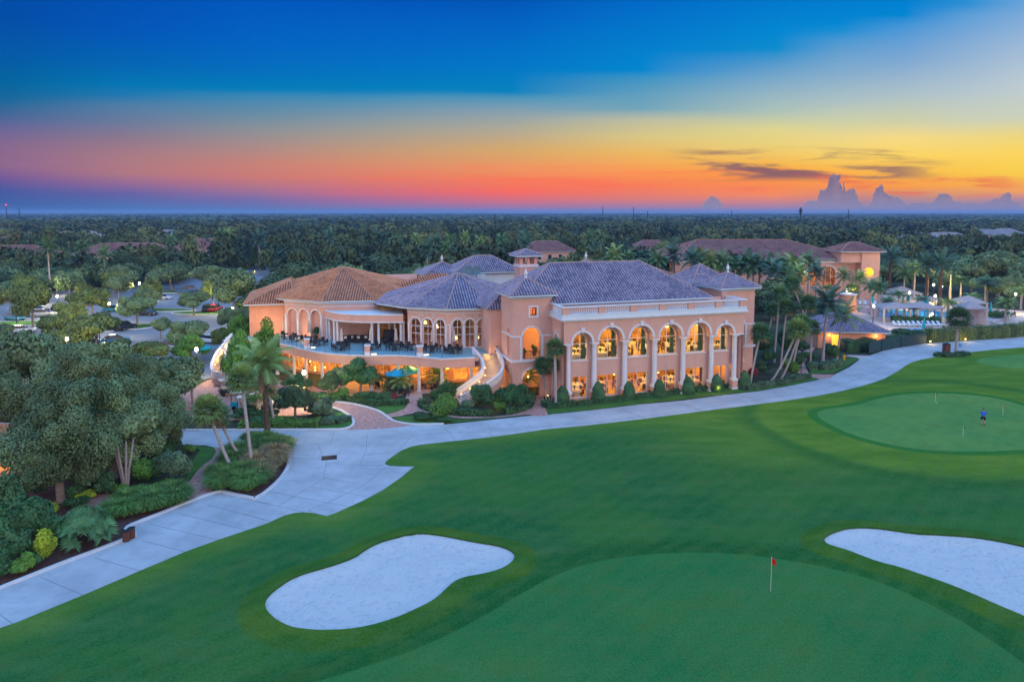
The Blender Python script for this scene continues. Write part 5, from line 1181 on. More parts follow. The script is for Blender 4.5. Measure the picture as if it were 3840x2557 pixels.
def hedge(pts,w,h,label,leaf='hedge',cat='hedge',dens=95,ls=.13,group=None,wav=.06):
    """leafy strip along world xy points"""
    P=[Vector((p[0],p[1])) for p in pts]; seg=[(a,b,(b-a).length) for a,b in zip(P[:-1],P[1:])]; tot=sum(s_[2] for s_ in seg)
    per=w+2*h; n=int(tot*per*dens); C=[];Nn=[]
    acc=np.cumsum([0]+[s_[2] for s_ in seg]); x=RS.rand(n)*tot; idx=np.clip(np.searchsorted(acc,x)-1,0,len(seg)-1)
    A=np.array([[s_[0].x,s_[0].y] for s_ in seg])[idx]; D=np.array([[(s_[1]-s_[0]).x/s_[2],(s_[1]-s_[0]).y/s_[2]] for s_ in seg])[idx]; base=A+D*(x-acc[idx])[:,None]; nx=np.column_stack([-D[:,1],D[:,0]])
    q=RS.rand(n)*per; wob=1+wav*2*np.sin(x*1.7)+wav*np.sin(x*4.1+1)
    off=np.where(q<h,-w/2,np.where(q<h+w,q-h-w/2,w/2)); z=np.where(q<h,q,np.where(q<h+w,h,per-q))*wob
    nrm=np.where((q<h)[:,None],np.column_stack([-nx,np.zeros(n)]),np.where((q<h+w)[:,None],[[0,0,1.]],np.column_stack([nx,np.zeros(n)])))
    C=np.column_stack([base+nx*(off*wob)[:,None],z]); t=np.clip(.3+RS.rand(n)*.45+.12*np.sin(x*2.3),0,1)
    nn=nrm+rdir(n)*.6; nn/=np.linalg.norm(nn,axis=1)[:,None]; V,F=leaf_cloud(C+rdir(n)*.06,nn,ls*(.6+.8*RS.rand(n)),t)
    # woody core so the hedge is not hollow
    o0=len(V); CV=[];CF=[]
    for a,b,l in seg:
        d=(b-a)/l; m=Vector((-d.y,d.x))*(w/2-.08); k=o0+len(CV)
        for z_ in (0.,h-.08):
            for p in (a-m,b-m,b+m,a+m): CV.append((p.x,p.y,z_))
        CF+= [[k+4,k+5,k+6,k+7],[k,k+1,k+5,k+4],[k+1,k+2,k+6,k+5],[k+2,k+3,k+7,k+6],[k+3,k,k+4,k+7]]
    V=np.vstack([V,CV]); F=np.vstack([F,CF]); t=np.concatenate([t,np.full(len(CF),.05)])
    return tag(np_mesh('hedge',V,F,M[leaf],t),label,cat,group)
def grassclump(r,h,n,leaf,label,group=None,name='ornamental_grass',cat='ornamental grass'):
    az=RS.rand(n)*2*PI; rr=np.sqrt(RS.rand(n))*r*.35; b=np.column_stack([rr*np.cos(az),rr*np.sin(az),np.zeros(n)]); l=h*(.6+.5*RS.rand(n)); out=r*(.15+.85*RS.rand(n))
    m=b+np.column_stack([np.cos(az)*out*.45,np.sin(az)*out*.45,l*.75]); e=b+np.column_stack([np.cos(az)*out,np.sin(az)*out,l*(.75+.25*RS.rand(n))-out*.25]); w=np.column_stack([-np.sin(az),np.cos(az),np.zeros(n)])*.03
    V=np.stack([b-w,b+w,m+w,m-w,e],1).reshape(-1,3); k=np.arange(n)*5; F=np.vstack([np.column_stack([k,k+1,k+2,k+3]),np.column_stack([k+3,k+2,k+4,k+4])])
    t=np.clip(.2+RS.rand(n)*.6,0,1); tri=V.reshape(n,5,3)
    V=np.stack([b-w,b+w,m+w,m-w,m-w,m+w,e+w*.15,e-w*.15],1).reshape(-1,3); F=np.arange(8*n).reshape(2*n,4)
    return tag(np_mesh(name,V,F,M[leaf],np.repeat(t,2)),label,cat,group)
HID=-500
def proto(o): return o
def place(o,first,loc,rz=0,sc=1.,label=None,group=None):
    """first use moves the prototype itself"""
    if o.get('_used') is None:
        o['_used']=1; o.location=loc; o.rotation_euler=(0,0,rz); o.scale=(sc,sc,sc) if not isinstance(sc,tuple) else sc
        if label:o['label']=label
        if group:o['group']=group
        return o
    c=copy_tree(o,None,loc,rz,sc,label,group)
    return c
# ---- near oaks at the left (big crowns)
oakN=[mk_tree(10,6,74000,.135,'oak','oak_tree',46,.34,.0,label='x',lobe=.23,fuzz=.36,limbs=16,low=-1) for _ in range(2)]
oakM=[mk_tree(8,5,13000,.31,'oak','oak_tree',15,.24,.28,label='x',lobe=.38,fuzz=.22) for _ in range(3)]
oakO=[mk_tree(8,5,13000,.30,'olive','oak_tree',18,.2,.3,label='x',lobe=.34,fuzz=.26,zr=3.3) for _ in range(3)]
oakD=[mk_tree(9,5,6500,.42,'oakdark','broadleaf_tree',13,.25,.2,label='x',lobe=.42,limbs=4) for _ in range(4)]
oakL=[mk_tree(9,5,6500,.42,'oak','broadleaf_tree',13,.25,.2,label='x',lobe=.42,limbs=4) for _ in range(3)]
def put(protos,px,py,ytop,hw,h0,r0,label,group=None,rz=None,zb=0):
    """photo base pixel (px,py), crown top row and half width in px -> world size"""
    p=G(px,py,zb); m=PXM(p); h=(py-ytop)/m*1.03; r=hw/m
    o=random.choice(protos) if isinstance(protos,list) else protos
    return place(o,0,p,random.random()*6.28 if rz is None else rz,(r/r0,r/r0,h/h0),label,group)
A=lambda l,*a:put(oakN,*a,10,6,l,'broad live oaks of the left garden')
A('big live oak nearest the camera, forked trunk, by the garden wall lamp',231,1880,1395,245)
A('big live oak between the nearest oak and the leaning palms',430,1790,1370,215)
A('live oak whose crown reaches over the concrete fork beside the palms',590,1700,1400,150)
A('live oak standing behind the nearest oak at the left edge',-20,1640,1330,170)
A('live oak behind the two biggest crowns, centre left',290,1640,1305,200)
A('live oak right of centre in the second row of the garden',520,1600,1330,150)
for k,(x,y,t,w) in enumerate([(60,1560,1250,150),(250,1540,1275,130),(390,1560,1290,120),(560,1530,1300,130),(150,1480,1235,130),(330,1500,1270,110),(640,1560,1330,110),(-60,1460,1240,130)]):
    put(oakM,x,y,t,w,8,5,'grey green oak in the thick row between the garden and the car park','oaks between garden and car park')
for x,y,t,w,l in [(290,1155,700,210,'olive tree with a tall bare trunk on the left parking island'),(820,1060,755,190,'olive green tree over the middle parking row'),(850,1330,985,270,'wide olive tree in front of the curved lamp post'),(1300,1500,1230,230,'olive tree at the near edge of the car park'),(600,1350,1130,170,'olive tree by the bright lamp above the blue cars'),(1330,960,690,120,'lit olive tree behind the white saloon'),(90,1000,765,120,'olive tree glowing beside the leftmost lamp'),(1020,1480,1230,200,'olive tree bordering the garden, below the parked blue car'),(1880,960,700,110,'small tree lit by the lamp at the right of the car park')]:
    X_,Y_=r4(x,y); put(oakO,X_,Y_,r4(0,t)[1],w*.4246,8,5,l,'olive trees of the car park')
for x,y,t,w,l in [(1215,1110,835,170,'oak on the round island in the car park'),(1520,800,560,150,'oak on the far drive of the car park'),(1715,1015,815,150,'round oak just right of the open asphalt'),(2080,1060,620,230,'big oak against the left end of the clubhouse roof'),(1860,830,560,200,'oak behind the right hand lamp'),(1280,985,770,120,'oak beside the white saloon'),(1690,1390,1040,200,'flowering tree at the edge of the asphalt'),(2230,1000,720,150,'tree at the back corner of the clubhouse wing'),(150,1330,1190,200,'oak in the near left row of the car park'),(30,1300,1100,110,'oak cut by the left edge beside the parked cars'),(1050,900,650,130,'oak behind the middle lamps'),(620,900,640,150,'oak at the back of the left rows'),(450,780,600,160,'oak at the far left of the car park')]:
    X_,Y_=r4(x,y); put(oakM,X_,Y_,r4(0,t)[1],w*.4246,8,5,l,'oaks of the car park')
# bright green trees
br=mk_tree(6,3,15000,.17,'bright','pine_tree',20,.14,.2,label='x',lobe=.32,fuzz=.34,limbs=8)
for x,y,t,w,l in [(1700,1440,1175,165,'bright green tree beside the left staircase'),(1090,1440,1375,110,'bright green crown poking out of the oaks'),(2120,1330,1000,140,'bright yellow green tree at the top of the left staircase'),(250,1420,1350,70,'small bright tree by the near left lamp')]:
    X_,Y_=r4(x,y); put(br,X_,Y_,r4(0,t)[1],w*.4246,6,3,l)
o=put(br,1005,1470,1185,66,6,3,'tall bright green tree against the terrace wall')
o=put(br,905,1480,1230,70,6,3,'green tree half over the lit left staircase')
# ---- background woods: individual trees out to about 210 m
def inpoly(p,poly):
    ins=False;n=len(poly)
    for i in range(n):
        a,b=poly[i],poly[(i+1)%n]
        if (a[1]>p[1])!=(b[1]>p[1]) and p[0]<(b[0]-a[0])*(p[1]-a[1])/(b[1]-a[1])+a[0]: ins=not ins
    return ins
foot=[LW(*q) for q in ((-40,22),(-40,60),(6,60),(8,46),(34,40),(34,4),(20,-6),(-12,-2))]
pool=[G(x,y) for x,y in [(2850,1400),(3080,1180),(3120,1060),(3840,1040),(4100,1040),(4200,1260),(3500,1310),(3200,1400)]]
rbld=[G(x,y) for x,y in [(2530,1090),(2600,990),(3300,1000),(3330,1120),(3100,1180),(2700,1150)]]
parkw=[G(x,y) for x,y in [(-900,1500),(-600,1150),(0,1130),(300,1110),(600,1085),(700,1060),(750,1020),(960,990),(1100,990),(1100,1100),(950,1200),(900,1400),(500,1500)]]
HOUSES=[]  # (px,py_base,width_m,depth_m,label)
HS=[(35,1010,'house with rust red roof cut by the left edge',30,18,'tile_rose',.25,3.5),(455,995,'house with long rust red roof left of centre',38,16,'tile_rose',.1,3.5),(745,965,'house with small rust red hip roof beside palms',26,14,'tile_rose',-.1,3.5),(270,915,'pale blue grey roofed house among the trees',34,16,'tile_grey',.1,3.),(622,905,'small cream two storey house with grey roof',22,14,'tile_grey',0,6.),(60,925,'house with faded pink roof at far left',26,16,'tile_rose',0,3.),(2062,985,'rust roofed house right behind the belfry',24,14,'tile_rose',.2,6.5),(2455,965,'rust roofed house peeking between palms',22,14,'tile_rose',.1,5.5),(3575,925,'blue grey roofed house at the right',34,18,'tile_grey',.1,3.2),(3700,905,'second blue grey roofed house at the right',34,18,'tile_grey',-.1,3.2),(3460,925,'small grey house left of the blue grey roofs',20,12,'tile_grey',.2,3.),(3790,900,'grey roof cut by the right edge',26,16,'tile_grey',0,3.2)]
hpos=[G(x,y) for x,y,*_ in HS]
cand=[];tries=0
while len(cand)<232 and tries<40000:
    tries+=1; y=95+130*math.sqrt(RS.rand()); x=(RS.rand()*2-1)*(.80*y+6); p=(x,y)
    if any(inpoly(p,q) for q in (foot,pool,rbld,parkw)): continue
    if y<118 and -30<x<45 : continue
    if x>0 and y<140: continue
    if inpoly(p,golf): continue
    if any(abs(x-c.x)<19 and -42<y-c.y<12 for c in hpos): continue
    if any((x-c[0])**2+(y-c[1])**2<(7.2)**2 for c in cand): continue
    cand.append(p)
cand.sort(key=lambda c:c[1])
for x,y in cand:
    dk=RS.rand()<.6; s_=.75+.5*RS.rand(); o=place(random.choice(oakD if dk else oakL),0,Vector((x,y,0)),RS.rand()*6.28,(s_*.95,s_*.95,s_*(.62+.3*RS.rand())),('dark' if dk else 'grey green')+' broadleaf tree in the woods behind the club grounds',('dark' if dk else 'grey green')+' trees in the woods')
# ---- far woods: one mass to the horizon
def far_wood():
    PV=[];PF=[];PT_=[]; n0=0
    tmpl=[]
    for _ in range(5):
        V,F,t,_l=lobes_crown(1,1,.8,.85,9,420,.17,lobe=.45); tmpl.append((V,F,t))
    tmm=[]
    for _ in range(5):
        V,F,t,_l=lobes_crown(1,1,.75,.8,7,190,.25,lobe=.5); tmm.append((V,F,t))
    tm2=[]
    for _ in range(5):
        V,F,t,_l=lobes_crown(1,1,.7,.75,5,70,.4,lobe=.55); tm2.append((V,F,t))
    def ring(y0,y1,n,rmin,rmax,hmin,hmax,tp,avoid=True):
        nonlocal n0
        for _ in range(n):
            y=math.sqrt(y0*y0+(y1*y1-y0*y0)*RS.rand()); x=(RS.rand()*2-1)*.82*y
            if avoid and any(abs(x-c.x)<24 and -40-y*.10<y-c.y<12 for c in hpos): continue
            if y<235 and any(inpoly((x,y),q) for q in (foot,pool,rbld,parkw)): continue
            V,F,t=tp[RS.randint(len(tp))]; r=rmin+(rmax-rmin)*RS.rand(); h=hmin+(hmax-hmin)*RS.rand()**1.5; a=RS.rand()*6.28; c,s_=math.cos(a),math.sin(a)
            W_=np.column_stack([(V[:,0]*c-V[:,1]*s_)*r+x,(V[:,0]*s_+V[:,1]*c)*r+y,V[:,2]*h/1.6])
            PV.append(W_); PF.append(F+n0); PT_.append(np.clip(t*.55+.45*RS.rand()-.08,0,1)); n0+=len(W_)
    ring(205,420,1500,3,7.5,5,14,tmpl); ring(420,900,3300,4,9,6,15,tmm) ; ring(900,2000,3600,8,18,9,14,tm2); ring(2000,4200,3800,18,40,10,14,tm2,False); ring(4200,9000,3000,50,110,10,15,tm2,False)
    return tag(np_mesh('far_woods',np.concatenate(PV),np.concatenate(PF),M['farleaf'],np.concatenate(PT_)),'endless dark woods reaching the horizon','woods',kind='stuff')
far_wood()
# ---- palms
def pp(pr,px,py,ytop,h0,label,group=None,rz=0.,zb=0,k=1.):
    p=G(px,py,zb); h=(py-ytop)/PXM(p); s_=(max(.9,min(1.2,h/h0)))*k; return place(pr,0,p,rz,(s_,s_,h/h0),label,group)
def plean(base,crown,zf,kind,label,group=None,**kw):
    """palm from base pixel to crown-centre pixel, at the depth of its base"""
    b=G(*zf(*base)); cx_,cy_=zf(*crown); m=PXM(b); h=(zf(*base)[1]-cy_)/m; dx=(cx_-zf(*base)[0])/m
    o=kind(h,lean=(dx,0),label=label,group=group,**kw); o.location=b; return o
LG='palms of the near island'
plean((1885,1125),(1690,600),s1,sabal,'leaning cabbage palm, left of the island group',LG,r=1.6,nf=42,seg=26,tr=.14,curve=-.1,leaf='palmlight')
plean((2005,1040),(1770,650),s1,sabal,'strongly curved cabbage palm behind the leaning one',LG,r=1.25,nf=32,seg=24,tr=.12,curve=-.35,leaf='palm')
plean((2030,1100),(1965,350),s1,sabal,'upright cabbage palm in the middle of the island',LG,r=1.45,nf=42,seg=26,tr=.14,leaf='palmlight',curve=.0)
plean((2150,855),(2130,235),s1,palm,'tall feather palm at the head of the island',LG,Lf=3.3,nf=34,nlf=56,llen=.75,lw=.04,tr=.22,bark='palmdark',leaf='palmlight',droop=1.15,dead=7)
plean((1548,570),(1540,330),s1,sabal,'cabbage palm behind the crowns beside the forecourt',LG,r=1.5,nf=36,seg=24,tr=.14,leaf='palmlight')
plean((2200,722),(2160,420),s1,sabal,'short palm right behind the tall feather palm',LG,r=1.2,nf=32,seg=22,tr=.13,leaf='palm')
plean((2060,655),(2060,470),s1,sabal,'palm by the parked golf carts',LG,r=1.6,nf=34,seg=12,leaf='bright')
TG='cabbage palms by the left tower'
plean((1115,1060),(1095,200),z3,sabal,'tallest cabbage palm in front of the left tower',TG,r=1.35,nf=38,seg=22,tr=.16)
plean((1058,990),(1062,420),z3,sabal,'straight thin cabbage palm left of the tallest one',TG,r=1.2,nf=32,seg=20,tr=.09)
plean((1022,980),(930,500),z3,sabal,'middle thin cabbage palm by the left tower',TG,r=1.15,nf=32,seg=20,tr=.09)
plean((975,965),(900,440),z3,sabal,'leaning thin cabbage palm nearest the lit archway',TG,r=1.1,nf=32,seg=20,tr=.09)
plean((690,890),(730,610),z3,palm,'small feather palm in front of the lit archway',None,Lf=1.7,nf=20,nlf=20,llen=.4,lw=.06,tr=.07,leaf='palmlight')
plean((690,1500),(700,1270),q8,palm,'small date palm on the patio under the blue parasol',None,Lf=1.9,nf=30,nlf=24,llen=.42,lw=.05,tr=.14,bark='palmdark',leaf='palmlight')
plean((500,1480),(470,1330),q8,palm,'small dark date palm left of the patio palm',None,Lf=1.6,nf=26,nlf=20,llen=.4,lw=.05,tr=.12,bark='palmdark',leaf='palm')
plean((1440,1420),(1440,1160),q8,palm,'small date palm in front of the lit patio wall',None,Lf=1.9,nf=30,nlf=24,llen=.42,lw=.05,tr=.14,bark='palmdark',leaf='palm')
RG='cabbage palms right of the arcade'
for b_,c_,l,kw in [((235,1230),(300,815),'cabbage palm just right of the arcade end',dict(r=1.55,nf=40)),((388,1200),(585,790),'cabbage palm leaning far right over the verge',dict(r=1.8,nf=44,leaf='palmlight',curve=-.2)),((470,1180),(620,740),'cabbage palm leaning behind the first leaner',dict(r=1.5,nf=38,curve=-.2)),((560,1120),(660,590),'tall cabbage palm behind the leaning pair',dict(r=1.5,nf=38)),((470,1100),(500,620),'tall cabbage palm of the group beside the tower',dict(r=1.5,nf=38)),((420,1050),(445,520),'rearmost tall cabbage palm beside the tower',dict(r=1.5,nf=38)),((700,1060),(700,780),'cabbage palm beside the brick path',dict(r=1.5,nf=38,leaf='palm')),((350,1000),(400,640),'cabbage palm against the east wing',dict(r=1.5,nf=38)),((720,930),(540,440),'cabbage palm with round crown over the wing roof',dict(r=1.7,nf=38)),((1825,975),(1835,705),'cabbage palm beside the bin on the road edge',dict(r=2.2,nf=54,seg=18,leaf='palm',tr=.2)),((985,640),(1015,490),'cabbage palm by the round pool house',dict(r=2.,nf=40,leaf='palmlight'))]:
    kw.setdefault('seg',20); kw.setdefault('tr',.13); plean(b_,c_,r3,sabal,l,RG,**kw)
plean((795,1045),(815,590),r3,palm,'feather palm standing before the pool house roof',RG,Lf=3.6,nf=26,nlf=30,llen=.8,lw=.08,tr=.17,leaf='palmblue')
plean((905,1030),(945,680),r3,palm,'thin feather palm beside the pool house',RG,Lf=3.0,nf=18,nlf=26,llen=.7,lw=.08,tr=.13,leaf='palmlight')
PG='feather palms round the pool'
qp=[palm(8,Lf=3.,nf=24,nlf=20,llen=.75,lw=.1,tr=.2,leaf=l,droop=d,label='x') for l,d in (('palm',1.2),('palmblue',.9),('palmlight',1.3))]
dp=palm(9,Lf=4.2,nf=40,nlf=24,llen=.6,lw=.09,tr=.34,leaf='palmblue',droop=.7,label='x',bark='palmdark')
for i,(b_,c_,k,l) in enumerate([((1160,660),(1155,460),0,'dark feather palm at the left end of the pool'),((1220,700),(1225,470),0,'dark feather palm paired at the left end of the pool'),((1420,590),(1425,370),0,'feather palm with bare pale trunk left of the cabana'),((1860,600),(1850,420),0,'heavy dark feather palm right of the pool lamps'),((1760,720),(1755,590),2,'bright young feather palm before the cabana'),((1300,660),(1290,570),1,'low feather palm at the pool edge'),((2205,775),(2225,590),2,'wide feather palm on the right sunbathing terrace'),((1500,700),(1500,620),1,'small feather palm between the two tent roofs'),((680,590),(680,285),0,'feather palm before the lit arches of the far building'),((470,600),(470,300),0,'feather palm left of the lit arches'),((300,600),(290,315),1,'feather palm before the far building, third from its left'),((100,590),(95,285),0,'feather palm before the far building, at its left end'),((210,600),(210,310),1,'feather palm second from the left at the far building'),((30,580),(0,305),0,'feather palm at the ridge end of the clubhouse roof'),((830,560),(820,470),2,'low feather palm under the lit arches'),((950,600),(960,380),0,'palm in front of the salmon tower base'),((1080,600),(1060,395),2,'narrow upright palm by the round window')]):
    X0,Y0=r3(*b_); pp(qp[k],X0,Y0,r3(*c_)[1],8,l,PG,rz=i*.9,k=1.)
for i,(b_,c_,l) in enumerate([((1310,500),(1325,240),'large date palm right of the salmon tower'),((1595,600),(1600,300),'large date palm in the middle of the pool garden'),((1700,610),(1705,300),'large date palm right of the middle one')]):
    X0,Y0=r3(*b_); pp(dp,X0,Y0,r3(*c_)[1],9,l,'date palms of the pool garden',rz=i,k=1.)
BG='palms behind the clubhouse roofs'
bpm=[(1270,990,1020),(1350,975,1010),(1745,895,985),(1690,900,985),(1640,905,985),(1800,905,985),(2360,965,1030),(2420,955,1030),(2480,930,1000),(2530,960,1040),(2590,975,1130),(2300,965,1120),(2460,975,1125),(2520,955,1120),(2620,972,1125),(2700,985,1130),(2800,985,1130),(1560,900,980),(1490,905,980),(975,900,1010),(860,880,960),(830,885,960),(2230,925,1000),(2660,985,1130),(1880,900,980)]
for i,(x,yc,yb) in enumerate(bpm):
    b=G(x,yb+18); h=(yb+18-yc)/PXM(b); s_=max(.55,h/8); place(qp[i%3],0,b,i*1.3,(1.05,1.05,max(.6,h/8)),'feather palm with drooping crown rising behind the clubhouse',BG)
# scattered small distant palms
for i in range(24):
    y=150+170*RS.rand(); x=(RS.rand()*2-1)*.75*y
    if any(inpoly((x,y),q) for q in (foot,pool,rbld,parkw)): continue
    place(qp[i%2],0,Vector((x,y,0)),RS.rand()*6,(1.,1.,1.15+.45*RS.rand()),'palm crown standing above the distant woods','palms above the woods')
# ---- clipped cones along the arcade
def cone_shrub(h,r,label,group):
    def fn(n):
        u=RS.rand(n)**.75; a=RS.rand(n)*2*PI; prof=np.minimum(1,np.sqrt(np.maximum(0,1-(u)**2.6)))*(.82+.18*np.minimum(1,(1-u)*3))*np.where(u<.12,.75+2*u,1)
        P=np.column_stack([np.cos(a)*r*prof,np.sin(a)*r*prof,u*h]); Nn=np.column_stack([np.cos(a),np.sin(a),u*.8]); return P,Nn
    o=solid_leaf(fn,5200,.13,'hedge','clipped_shrub',label,'shrub',group)
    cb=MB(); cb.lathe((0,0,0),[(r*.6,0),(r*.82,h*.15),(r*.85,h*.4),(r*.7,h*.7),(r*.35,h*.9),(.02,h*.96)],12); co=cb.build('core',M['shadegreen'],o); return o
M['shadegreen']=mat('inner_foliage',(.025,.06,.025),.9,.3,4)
cs=[((1215,1035),770),((1735,1003),710),((2180,958),700)]
cl=[(z3(*a),z3(0,t)[1]) for a,t in cs]+[(r2(*a),r2(0,t)[1]) for a,t in [((1435,1253),1120),((1668,1233),1098),((1895,1213),1083),((2120,1190),1048)]]
pr=None
names=['by the left tower corner','at the second column','at the third column','at the fourth column','at the fifth column','at the sixth column','past the right end of the arcade']
for (b_,t_),nm in zip(cl,names):
    p=G(*b_); h=(b_[1]-t_)/PXM(p)
    lab='clipped bullet shaped shrub '+nm
    if pr is None: pr=cone_shrub(2.3,.78,lab,'clipped shrubs along the arcade'); pr.location=p; pr.scale=(1,1,h/2.3)
    else: copy_tree(pr,None,p,RS.rand()*6,(.95+.1*RS.rand(),)*2+(h/2.3,),lab)
# ---- hedges
hedge(W(z3z:=T(z3,[(945,1045),(985,1095),(1100,1095),(1400,1068),(1800,1015),(2350,950)])+[(2600,1468),(2745,1450)]),.8,.55,'long low clipped hedge before the arcade')
hedge(W([(2745,1450)]+T(s3,[(200,335),(330,315),(450,295),(560,270),(690,238)])),.9,.6,'low blue green hedge continuing to the right of the arcade',leaf='hedgelight')
hedge(W(T(s4,[(1345,215),(1330,240),(1350,262),(1440,283),(1560,298),(1700,303),(1850,300)])),.7,.5,'low hedge round the round topped tree bed')
hedge(W(T(s4,[(2145,170),(2145,215),(2110,262),(2030,285),(1950,297)])),.8,.6,'low hedge beside the brick path to the lit archway')
hedge(W(T(s4,[(665,190),(760,195),(900,215),(1000,230),(1100,232),(1180,228),(1230,215)])),.8,.55,'low hedge edging the patio garden')
hedge(W(T(s4,[(0,395),(200,385),(400,385),(590,380)])),1.8,.55,'low leafy hedge in the bed by the cart road',leaf='bright')
hedge(W(T(s4,[(600,370),(700,365),(770,350),(780,335)])),1.3,.45,'pale variegated low hedge at the tip of the bed',leaf='hedgelight')
hedge(W(T(s3,[(690,170),(760,178),(860,160),(925,135)])),1.6,.8,'blue green low hedge in the bed at the road bend',leaf='hedgelight')
hedge([G(*p) for p in T(r3,[(950,965),(1090,960),(1220,945),(1400,915),(1600,880)])],2.2,1.7,'dark hedge behind the windscreen fence')
hedge([G(*p) for p in T(r3,[(1600,892),(1800,880),(2000,868),(2200,856),(2360,840)])]+[G(4000,1225),G(4300,1200)],2.,2.1,'tall yellow green hedge along the pool side of the road',leaf='olive',dens=60)
hedge([G(*p) for p in T(r3,[(1330,740),(1450,742),(1700,748)])],1.3,1.2,'dark hedge behind the row of sun loungers')
hedge([G(*p) for p in T(r3,[(1660,1000),(1720,1008),(1850,1005),(1910,990)])],1.4,.5,'small low hedge round the road edge bin')
# ---- shrubs near (left garden)
def sh(zf,x,y,ytop,hw,leaf,label,n=None,ls=.16,name='shrub',group=None,nl=9):
    p=G(*zf(x,y)); m=PXM(p); s_=(zf(1,0)[0]-zf(0,0)[0]); rx=hw*s_/m; rz=(zf(0,y)[1]-zf(0,ytop)[1])/m/1.85
    o=shrub(rx,rx*.8,rz,int((n or int(900*rx*max(rz,.6)+500))*1.5),ls*.85,leaf,label,name=name,group=group,nl=nl); o.location=p; return o
sh(s2,180,700,210,300,'shrub','large dark leafy shrub mass at the left edge',16000,.22,nl=18)
sh(s2,60,900,600,150,'shrub','green shrub above the mulch at the left edge',5000,.17)
sh(s2,420,850,560,120,'lime','yellow green shrub at the kerb, lower one',4500,.12)
sh(s2,470,450,310,60,'lime','small yellow green shrub above the fan palm clump',1500,.12)
sh(s2,650,360,260,120,'shrub','low green shrub by the brick garden walk',3000,.13)
sh(s2,80,430,290,110,'bright','leafy shrub under the garden wall lamp',3000,.16)
sh(s2,940,270,20,70,'hedge','dark upright shrub beside the split trunk tree',4500,.14)
sh(s1,1170,1230,960,110,'bright','bright shrub under the oaks',5000,.15)
sh(s1,1200,1150,1050,70,'lime','yellow tipped shrub under the oaks',2000,.12)
sh(s1,1400,1200,900,150,'hedgelight','pale feathery shrub left of the small lawn',8000,.15)
sh(s1,1520,960,880,60,'bright','low bright shrub at the head of the small lawn',1800,.13)
sh(s1,1250,1000,860,130,'shrub','green shrub behind the pale feathery one',5000,.16)
# split-trunk tree base (multi stem)
ms=MB(); b=G(*s1(1010,1235))
for k in range(7): a=k*.9; ms.tube([(b.x+.12*math.cos(a),b.y+.12*math.sin(a),0),(b.x+.35*math.cos(a),b.y+.3*math.sin(a),1.5),(b.x+.8*math.cos(a),b.y+.7*math.sin(a),4.)],[.13,.11,.08],7)
tg=empty('multi_stem_tree',(0,0,0),0,'many stemmed pale barked tree under the oak crowns','tree'); ms.build('trunk',M['palmbark'],tg)
V,F,t,_=lobes_crown(2.6,2.4,1.6,5.,10,5000,.24); V+= [b.x,b.y,0]; np_mesh('crown',V,F,M['oak'],t,tg)
# fan palm clump (silvery) near the bins
def fanclump(px,py,r,n,label):
    p=G(px,py); V=[];F=[];ts=[]
    for i in range(n):
        az=RS.rand()*6.28; el=.15+1.2*RS.rand(); rr=r*(.3+.7*math.sqrt(RS.rand())); el=.1+1.35*RS.rand()**.8; c=np.array([math.cos(az)*math.cos(el)*r*.85,math.sin(az)*math.cos(el)*r*.7,.25+math.sin(el)*r*.85])*(.8+.25*RS.rand()); d=np.array([math.cos(az)*math.cos(el*.8),math.sin(az)*math.cos(el*.8),math.sin(el*.8)]); d=d+RS.normal(0,.25,3); d/=np.linalg.norm(d); side=np.cross(d,[0,0,1.]); side/=np.linalg.norm(side); up=np.cross(side,d); tint=.2+.6*RS.rand()
        for k in range(15):
            a=-2.3+4.6*(k+.5)/15; l=1.0*(.85+.3*RS.rand()); ld=up*math.cos(a)+side*math.sin(a)+d*.25; wd=side*math.cos(a)-up*math.sin(a); l*=.62; m=c+ld*l*.55; e=c+ld*l+d*.06+[0,0,-.05]; o=len(V); V+=[c,m+wd*.05,e,m-wd*.05]; F.append([o,o+1,o+2,o+3]); ts.append(tint+.2*RS.rand())
    o=np_mesh('fan_palm_clump',np.array(V),np.array(F),M['palmsilver'],np.clip(ts,0,1)); o.location=p; return tag(o,label,'palm')
M['palmsilver']=leafmat('leaf_silver',(.075,.21,.095),.1)
fanclump(*s2(750,670),2.2,190,'big silvery fan palm clump beside the brown bins')
# ornamental grasses
ogrp='ornamental grasses'
ct=0
for zf,pts,leaf,lab in ((s2,[(1020,430),(1100,420),(1180,400),(1260,385),(1340,365),(1420,345),(1490,330),(1560,315),(1130,340),(1240,310),(1330,300),(1430,290),(1520,280)],'orngrass','green grass clump in the row along the kerb'),
  (s1,[(1760,1240),(1830,1200),(1900,1230),(1990,1245),(1760,1160),(1850,1130),(2060,1200),(1940,1160),(2020,1150)],'orngrass','green grass clump at the near end of the palm island'),
  (s1,[(2050,940),(2130,930),(2200,930),(2250,950),(2020,880),(2110,900),(2200,890),(2270,920),(1960,960),(1900,1000),(1870,1060),(1960,1040)],'orngrass','green grass clump at the far end of the palm island'),
  (s1,[(2090,1120),(2150,1090),(2200,1060),(2130,1040),(2060,1080),(2200,1010),(2090,1170)],'tangrass','tan grass clump in the middle of the palm island')):
    base=None
    for x,y in pts:
        p=G(*zf(x,y)); 
        if base is None: base=grassclump(1.25,1.25,1500,leaf,lab,lab.replace('clump','clumps')); base.location=p
        else: copy_tree(base,None,p,RS.rand()*6,(.85+.35*RS.rand(),)*3)
